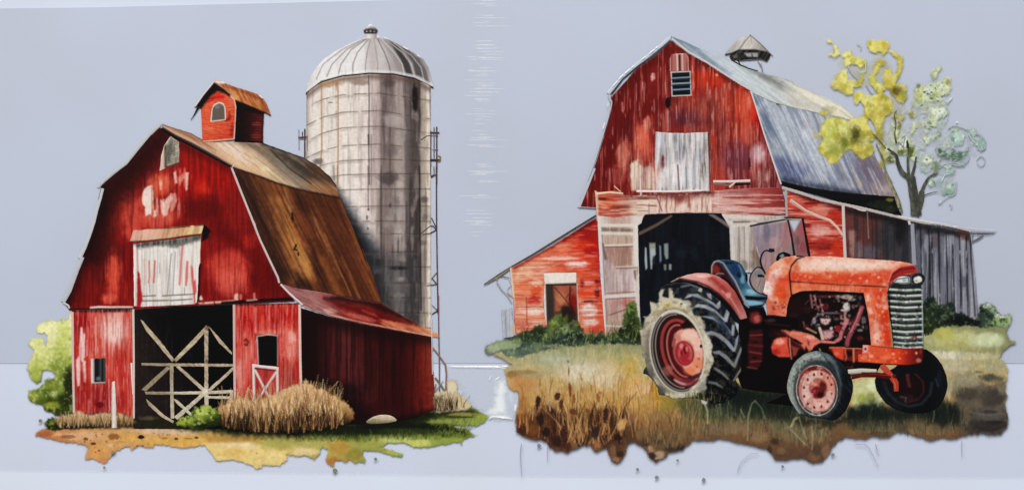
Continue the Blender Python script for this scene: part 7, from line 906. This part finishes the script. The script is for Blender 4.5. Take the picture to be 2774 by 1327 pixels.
part('seat', tra, P('M', '698,580 700,530 715,495 745,478 800,474 870,475 920,490 955,520 980,570 985,640 1010,690 1060,740 1168,770 1168,800 1140,830 1120,860 1010,875 975,845 940,780 900,720 850,650 800,610 740,600 700,590'), '1c2e40', [
    GR(P('M', '780,480')[0], P('M', '1100,860')[0], [(0, '22405c'), (.3, '284a68'), (.55, '2a5068'), (.75, '6c98a8'), (1, '2c4858')]), BL('M', 900, 560, 60, 60, '1a3a64', .9), BL('M', 840, 500, 70, 14, '10202c', .8), BL('M', 960, 640, 30, 50, '74a0ac', .8), BL('M', 930, 600, 30, 30, '0f2030', .8), BL('M', 1030, 740, 60, 26, '8cb4c0', .9, .6, 20), BL('M', 1000, 690, 30, 40, '3c7084', .8), PG(P('M', '975,770 1080,780 1168,785 1165,800 1080,815 990,805'), '070b0f', .97, 3), PG(P('M', '985,815 1060,812 1145,830 1100,860 1020,868'), '84b0c8', .95, 4), PG(P('M', '990,860 1140,845 1120,868 1010,878'), '0a0e12', .9, 3),
    PG(P('M', '700,590 702,535 720,505 745,495 770,505 830,580 870,650 920,720 960,790 985,840 960,830 920,760 850,660 800,610 740,600'), '4a1014', .97, 3), PG(P('M', '706,580 712,530 735,508 770,540 770,580 740,590'), '8c2a24', .9, 4), PG(P('M', '730,600 780,590 850,680 900,760 860,720 800,640'), '140808', .9, 4), LN(P('M', '765,610 790,620 820,650'), 5, '9a8458', .85, 2), LN(P('M', '702,580 704,525 725,490 760,482 800,500 850,580 900,650 945,750 985,840 1010,868'), 4, 'a39894', .9, 1.5), LN(P('M', '735,600 760,585 800,590'), 4, '8a8078', .8, 1.6), LN(P('M', '930,520 950,560 965,630'), 4, '8aa6b4', .5, 3), MO(.06, 5)], step=2.2, mat=INK_GLOSS)
# windscreen (a see-through pane painted as smoky grey-red ink) in a dark frame
ws = part('windscreen', tra, P('M', '1040,200 1350,150 1382,430 1300,455 1230,490 1180,540 1160,600 1090,440'), '9a8084', [
    GR(P('M', '1050,200')[0], P('M', '1370,430')[0], [(0, '9c8f98'), (.4, '8a7a84'), (.7, '9c7070'), (1, '8c7c74')], 1, .3), BL('M', 1160, 240, 40, 100, '64606c', .8), BL('M', 1330, 230, 60, 110, 'a47070', .7), BL('M', 1230, 330, 60, 80, 'b09494', .7), BL('M', 1260, 420, 90, 40, '8a8074', .7), LN(P('M', '1040,200 1060,330 1100,440'), 3, 'd0c0bc', .8), ST('c8b4b4', .45, 90, 8, .6, .1, 95), ST('54505c', .4, 90, 8, .62, .08, 95), MO(.06, 6)])
strips('windscreen_frame', tra, [(P('M', '1020,190 1150,165 1330,132 1400,118') + P('L', '180,342 310,346'), 3.6, '3c3836'), (P('L', '0,378 180,352 300,356'), 2.4, 'b4a8a0'), (P('L', '305,346 330,480 352,600'), 6.5, '141416', 7), (P('L', '210,362 235,480 252,595'), 6, '1c242c', 8), (P('L', '265,600 310,602'), 4, '1c1c1e')])
part('side_glass', tra, P('L', '215,362 302,358 340,600 262,598 240,480'), '8c5a5c', [PG(P('L', '215,362 290,362 250,440'), 'b4ccd4', .95, 4), BL('L', 300, 430, 30, 60, 'a05054', .8), BL('L', 310, 540, 40, 60, '8c4446', .8), BL('L', 270, 520, 20, 80, '5c4444', .7), ST('c8a0a0', .4, 60, 6, .6, .1)])
strips('steering_wheel', tra, [(P('M', '1228,398 1195,405 1160,395 1130,415 1112,460 1115,510 1135,560 1150,585'), 5, '15161a', 5), (P('M', '1180,388 1225,392'), 8, '121316'), (P('M', '1150,585 1120,545 1080,538 1040,580 1020,635 1035,690 1080,740 1130,760 1168,770'), 3.6, '1a1c20'), (P('M', '1085,605 1140,610'), 10, '0e1014', 7)], smooth=True)
part('gauge', tra, P('M', '1240,470 1255,430 1290,410 1330,415 1360,432 1350,445 1290,450 1255,480'), '14161b', [BL('M', 1288, 438, 24, 20, '8c949c', .9, .5), LN(P('M', '1250,470 1265,435 1300,415 1350,435'), 3, '0a0b0e', .9)], step=1.8, smooth=True)
part('lamp', tra, P('M', '1030,640 1045,580 1080,545 1115,555 1140,590 1148,640 1140,700 1120,755 1080,735 1045,695'), '8a7a78', [BL('M', 1085, 590, 40, 36, '6c747c', .9), BL('M', 1090, 670, 40, 60, 'a08c88', .8), BL('M', 1060, 640, 16, 60, '94827c', .7), BL('M', 1110, 605, 26, 16, '14161a', .95), LN(P('M', '1090,700 1110,640'), 3, '5c4c4c', .6), ST('c8b8b4', .4, 30, 4, .6, .1)], smooth=True)
nzgap()

# ---- printed splashes of ink around the pictures (part of each ground wash)
def dots(parent, lst):
    polys = [[(x + r * math.cos(a) * random.Random(i + k).uniform(.8, 1.2), y + r * math.sin(a) * random.Random(i * 3 + k).uniform(.8, 1.2)) for k, a in enumerate([q * math.pi / 4 for q in range(8)])] for i, (x, y, r) in enumerate(lst)]
    for pl, (x, y, r) in zip(polys, lst):
        part('ink_splash', parent, pl, '8c8a96' if x > 1330 else '8a8464', step=2.0, rag=.3, smooth=True, rim=.00008)
dots(ground_l, [(P('H', '250,1108')[0][0], P('H', '250,1108')[0][1], 5.5), (P('H', '508,1034')[0][0], P('H', '508,1034')[0][1], 3.4), (P('R', '282,746')[0][0], P('R', '282,746')[0][1], 4), (P('W', '985,242')[0][0], P('W', '985,242')[0][1], 4), (P('W', '908,372')[0][0], P('W', '908,372')[0][1], 2.6)])
dots(ground_r, [(P('P', '462,884')[0][0], P('P', '462,884')[0][1], 4.5), (P('U', '65,528')[0][0], P('U', '65,528')[0][1], 3.2), (P('U', '190,580')[0][0], P('U', '190,580')[0][1], 4), (P('U', '495,597')[0][0], P('U', '495,597')[0][1], 4.4), (P('U', '1335,433')[0][0], P('U', '1335,433')[0][1], 4.2), (P('U', '325,470')[0][0], P('U', '325,470')[0][1], 2.6), (P('U', '1008,510')[0][0], P('U', '1008,510')[0][1], 3)])
for i, (pts, w, c, w2) in enumerate([(P('P', '325,870 318,960 328,1130'), 2.4, 'a2a5b6', 1.2), (P('P', '528,890 530,1010'), 1.6, 'a8acbc', 1), (P('U', '715,540 740,480 800,430 850,425'), 2, 'b0b5c6', 1.4), (P('U', '1480,365 1550,370 1590,430 1630,510'), 2, 'acb1c2', 1.4), (P('U', '1612,365 1632,440'), 2.4, 'a8adbe', 1.4), (P('U', '2172,340 2174,450'), 2, 'a8adbe', 1.2)]):
    strips('ink_streak', ground_r, [(pts, w, c, w2)], smooth=True)
# =====================================================================  SHEETS, LAMPS, CAMERA
def paper_material(name, col, rough, mott, bump):
    m = bpy.data.materials.new(name); m.use_nodes = True
    nt = m.node_tree; bs = nt.nodes['Principled BSDF']; tc = nt.nodes.new('ShaderNodeTexCoord')
    no = nt.nodes.new('ShaderNodeTexNoise'); no.inputs['Scale'].default_value = 18; no.inputs['Detail'].default_value = 2
    n2 = nt.nodes.new('ShaderNodeTexNoise'); n2.inputs['Scale'].default_value = 2400; n2.inputs['Detail'].default_value = 2
    nt.links.new(tc.outputs['Object'], no.inputs['Vector']); nt.links.new(tc.outputs['Object'], n2.inputs['Vector'])
    c = lin(hexc(col)); cr = nt.nodes.new('ShaderNodeValToRGB')
    cr.color_ramp.elements[0].position = .3; cr.color_ramp.elements[1].position = .7
    cr.color_ramp.elements[0].color = (*(c * (1 - mott) * np.array([1.02, 1, .985])), 1); cr.color_ramp.elements[1].color = (*(c * (1 + mott) * np.array([.985, 1, 1.01])), 1)
    nt.links.new(no.outputs['Fac'], cr.inputs['Fac']); nt.links.new(cr.outputs['Color'], bs.inputs['Base Color'])
    bs.inputs['Roughness'].default_value = rough; bs.inputs['Specular IOR Level'].default_value = .3
    bp = nt.nodes.new('ShaderNodeBump'); bp.inputs['Strength'].default_value = bump; bp.inputs['Distance'].default_value = .0001
    nt.links.new(n2.outputs['Fac'], bp.inputs['Height']); nt.links.new(bp.outputs['Normal'], bs.inputs['Normal'])
    return m

def slab(name, pts, z0, z1, mat, parent=None, sub=0):
    n = len(pts); w = [world(*p) for p in pts]
    V = [(x, y, z1) for x, y in w] + [(x, y, z0) for x, y in w]
    F = [tuple(range(n))[::-1], tuple(range(n, 2 * n))] + [(i, (i + 1) % n, (i + 1) % n + n, i + n) for i in range(n)]
    me = bpy.data.meshes.new(name); me.from_pydata(V, [], F); me.materials.append(mat); me.update()
    import bmesh
    b = bmesh.new(); b.from_mesh(me); bmesh.ops.recalc_face_normals(b, faces=b.faces); b.to_mesh(me); b.free()
    return link(bpy.data.objects.new(name, me), parent)

def film_material(name, gl, rough):
    m = bpy.data.materials.new(name); m.use_nodes = True
    nt = m.node_tree; nt.nodes.clear()
    out = nt.nodes.new('ShaderNodeOutputMaterial'); mx = nt.nodes.new('ShaderNodeMixShader')
    tr = nt.nodes.new('ShaderNodeBsdfTransparent'); tr.inputs['Color'].default_value = (.985, .985, .99, 1)
    g = nt.nodes.new('ShaderNodeBsdfGlossy'); g.inputs['Roughness'].default_value = rough
    mx.inputs['Fac'].default_value = .03
    nt.links.new(tr.outputs[0], mx.inputs[1]); nt.links.new(g.outputs[0], mx.inputs[2])
    nt.links.new(mx.outputs[0], out.inputs['Surface'])
    return m

paper = slab('backing_paper', [(-2500, -2500), (5300, -2500), (5300, 3900), (-2500, 3900)], -.002, 0, paper_material('white_paper', 'd8dfec', .55, .03, .1))
paper['kind'] = 'structure'
liner = slab('liner_sheet', [(-400, 27), (250, 20), (700, 9), (1150, -2), (1500, -12), (3200, -50), (3200, 984), (-400, 984)], .00004, .00016, paper_material('grey_liner', 'c3cad7', .45, .04, .1))
tag(liner, 'grey lavender liner sheet behind the upper part of both pictures', 'sheet')
FILM = film_material('clear_film', 1, .12)
film = slab('carrier_film', [(-400, -420), (3200, -420), (3200, 1295), (1500, 1291), (900, 1283), (-400, 1270)], .00033, .00039, FILM)
tag(film, 'large clear glossy film that both printed pictures lie on', 'film')

# glints painted white: fine dashes down the middle, and on the wrinkled clear tab
def plain_material(name, col, rough, spec, alpha=1):
    m = bpy.data.materials.new(name); m.use_nodes = True
    nt = m.node_tree; b = nt.nodes['Principled BSDF']
    tc = nt.nodes.new('ShaderNodeTexCoord'); no = nt.nodes.new('ShaderNodeTexNoise'); no.inputs['Scale'].default_value = 700
    nt.links.new(tc.outputs['Object'], no.inputs['Vector'])
    mr = nt.nodes.new('ShaderNodeMapRange'); mr.inputs['To Min'].default_value = alpha * .3; mr.inputs['To Max'].default_value = min(1, alpha * 1.7)
    nt.links.new(no.outputs['Fac'], mr.inputs['Value']); nt.links.new(mr.outputs['Result'], b.inputs['Alpha'])
    b.inputs['Base Color'].default_value = (*lin(hexc(col)), 1); b.inputs['Roughness'].default_value = rough; b.inputs['Specular IOR Level'].default_value = spec
    return m
GLINT_DASH = plain_material('dash_glint', 'ffffff', .4, .5, .55)  # white standing in for glints on fine ridges
GLINT_WHITE = plain_material('white_glint', 'ffffff', .12, 1.0, .8)  # glint put into the base colour of tab ridges and ink edges

def ribbons(name, parent, items, mat, z, h):
    """thin rounded ribbons, for film edges and painted glints"""
    V = []; F = []
    for pts, w0, w1 in items:
        pts = resample(pts, 3.0, False, len(pts) > 2); n = len(pts)
        for i, (x, y) in enumerate(pts):
            ax, ay = pts[max(i - 1, 0)]; bx, by = pts[min(i + 1, n - 1)]
            L = math.hypot(bx - ax, by - ay) + 1e-9; nx = -(by - ay) / L; ny = (bx - ax) / L
            t = i / max(1, n - 1); hw = .5 * (w0 + (w1 - w0) * t) * min(1, 8 * t + .15, 8 * (1 - t) + .15)
            for q in (-1, -.7, -.35, 0, .35, .7, 1):
                wx, wy = world(x + nx * hw * q, y + ny * hw * q)
                V.append((wx, wy, z + h * (1 - q * q) ** .5))
            if i:
                o = len(V) - 14
                for k in range(6):
                    F.append((o + k, o + k + 7, o + k + 8, o + k + 1)[::-1])
    me = bpy.data.meshes.new(name); me.from_pydata(V, [], F); me.polygons.foreach_set('use_smooth', [True] * len(F))
    me.materials.append(mat); me.update()
    return link(bpy.data.objects.new(name, me), parent)
rs_ = random.Random(77)
sc_ = []
for base, n in ((8, 5), (40, 3), (62, 3), (112, 5), (130, 4), (158, 5), (190, 4), (205, 3), (226, 4), (238, 3), (256, 3), (270, 4), (300, 3), (315, 2), (333, 3), (362, 4), (377, 3), (400, 4), (450, 3), (463, 4), (472, 3), (495, 2), (530, 4), (572, 2), (595, 3), (604, 4), (632, 2)):
    for k in range(n):
        y = base + rs_.gauss(0, 5); cx = 1322 - .035 * base + rs_.gauss(0, 9); hl = abs(rs_.gauss(18, 12)) + 8
        sc_.append(([(cx - hl, y), (cx + hl, y + rs_.gauss(0, .6))], rs_.uniform(1.3, 2.4), 1.3))
ribbons('glint_dashes', liner, sc_, GLINT_DASH, .000163, .000012)
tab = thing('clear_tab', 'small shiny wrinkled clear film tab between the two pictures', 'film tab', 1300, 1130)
part('tab_sheet', tab, P('Q', '230,330 960,330 1100,600 1080,1000 640,1010 200,560'), 'e6ecf8', [T('e2e9f6', .55, mpoly(P('Q', '262,385 860,380 905,400 925,600 1040,640 1050,780 1000,930 980,965 720,965 700,905 560,860 470,700 360,560 250,530'), 10, 6)), T('f4faff', .9, mpoly(P('Q', '815,545 890,545 896,900 690,905 780,830'), 12, 6)), BL('Q', 850, 940, 150, 26, 'fafcff', .8, .8), BL('Q', 880, 390, 60, 22, 'ffffff', .9, .8), BL('Q', 960, 700, 50, 160, 'dde4f0', .6, .9), BL('Q', 1010, 840, 22, 60, 'ffffff', .8, .8)], wash=True, rag=0, step=2.2, z=.000405)  # milky film, its bright glints painted into the wash
ribbons('tab_ridge_glint', tab, [(P('Q', '262,383 500,384 860,388'), 4, 8), (P('Q', '860,382 900,378 930,385'), 6, 4), (P('Q', '720,968 760,940 880,952 985,965'), 4, 5), (P('Q', '720,535 745,480'), 5, 3), (P('Q', '790,535 840,495'), 5, 3), (P('Q', '1015,880 1030,800 1040,700'), 3, 2)], GLINT_WHITE, .00042, .00012)  # raised wrinkles coloured white to stand for their glints
# white strokes painted as glints where the raised ink edge faces the lamp
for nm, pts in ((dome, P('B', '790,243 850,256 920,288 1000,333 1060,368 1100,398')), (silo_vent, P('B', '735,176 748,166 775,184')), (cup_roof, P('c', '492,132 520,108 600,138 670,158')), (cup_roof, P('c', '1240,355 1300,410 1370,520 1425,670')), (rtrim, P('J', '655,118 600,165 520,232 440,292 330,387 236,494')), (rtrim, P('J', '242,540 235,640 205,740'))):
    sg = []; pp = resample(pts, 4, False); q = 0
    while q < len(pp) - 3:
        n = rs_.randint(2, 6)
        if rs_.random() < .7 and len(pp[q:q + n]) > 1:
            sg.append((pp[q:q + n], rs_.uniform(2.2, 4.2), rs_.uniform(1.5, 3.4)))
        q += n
    ribbons('edge_glint', nm, sg, GLINT_WHITE, nz() + .00002, .00008)
ribbons('film_edge', film, [([(-300, 1271), (900, 1283), (1500, 1290), (3100, 1295)], 2, 2)], plain_material('film_rim', 'e8ecf4', .3, .5, .12), .00039, .00002)

w = bpy.data.worlds.new('World'); SC.world = w; w.use_nodes = True
w.node_tree.nodes['Background'].inputs['Color'].default_value = (.86, .9, 1, 1); w.node_tree.nodes['Background'].inputs['Strength'].default_value = .25

def lamp(name, loc, target, size, power, col, sy=None):
    l = bpy.data.lights.new(name, 'AREA'); l.energy = power; l.size = size; l.color = col
    if sy:
        l.shape = 'RECTANGLE'; l.size_y = sy
    o = bpy.data.objects.new(name, l); COL.objects.link(o); o.location = loc
    o.rotation_euler = (Vector(target) - Vector(loc)).to_track_quat('-Z', 'Y').to_euler()
    return o
lamp('soft_lamp', (-.25, .8, 1.05), (0, 0, 0), 1.2, 17.5, (1, .985, .97), .8)  # broad soft area lamp out of view, general light
lamp('key_lamp', (.1, .75, .7), (0, 0, 0), .22, 2.7, (1, .98, .96))  # small key lamp out of view, added to catch raised rims

cam = bpy.data.cameras.new('camera'); co = bpy.data.objects.new('camera', cam); COL.objects.link(co)
H = .75
co.location = (0, 0, H); cam.sensor_width = 36
cam.lens = 36 * (H - .0012) / (2774 * U)
cam.clip_start = .01; cam.clip_end = 50
SC.camera = co
SC.view_settings.view_transform = 'Standard'; SC.view_settings.look = 'None'
SC.view_settings.exposure = 0; SC.view_settings.gamma = 1; SC.view_settings.use_curve_mapping = False
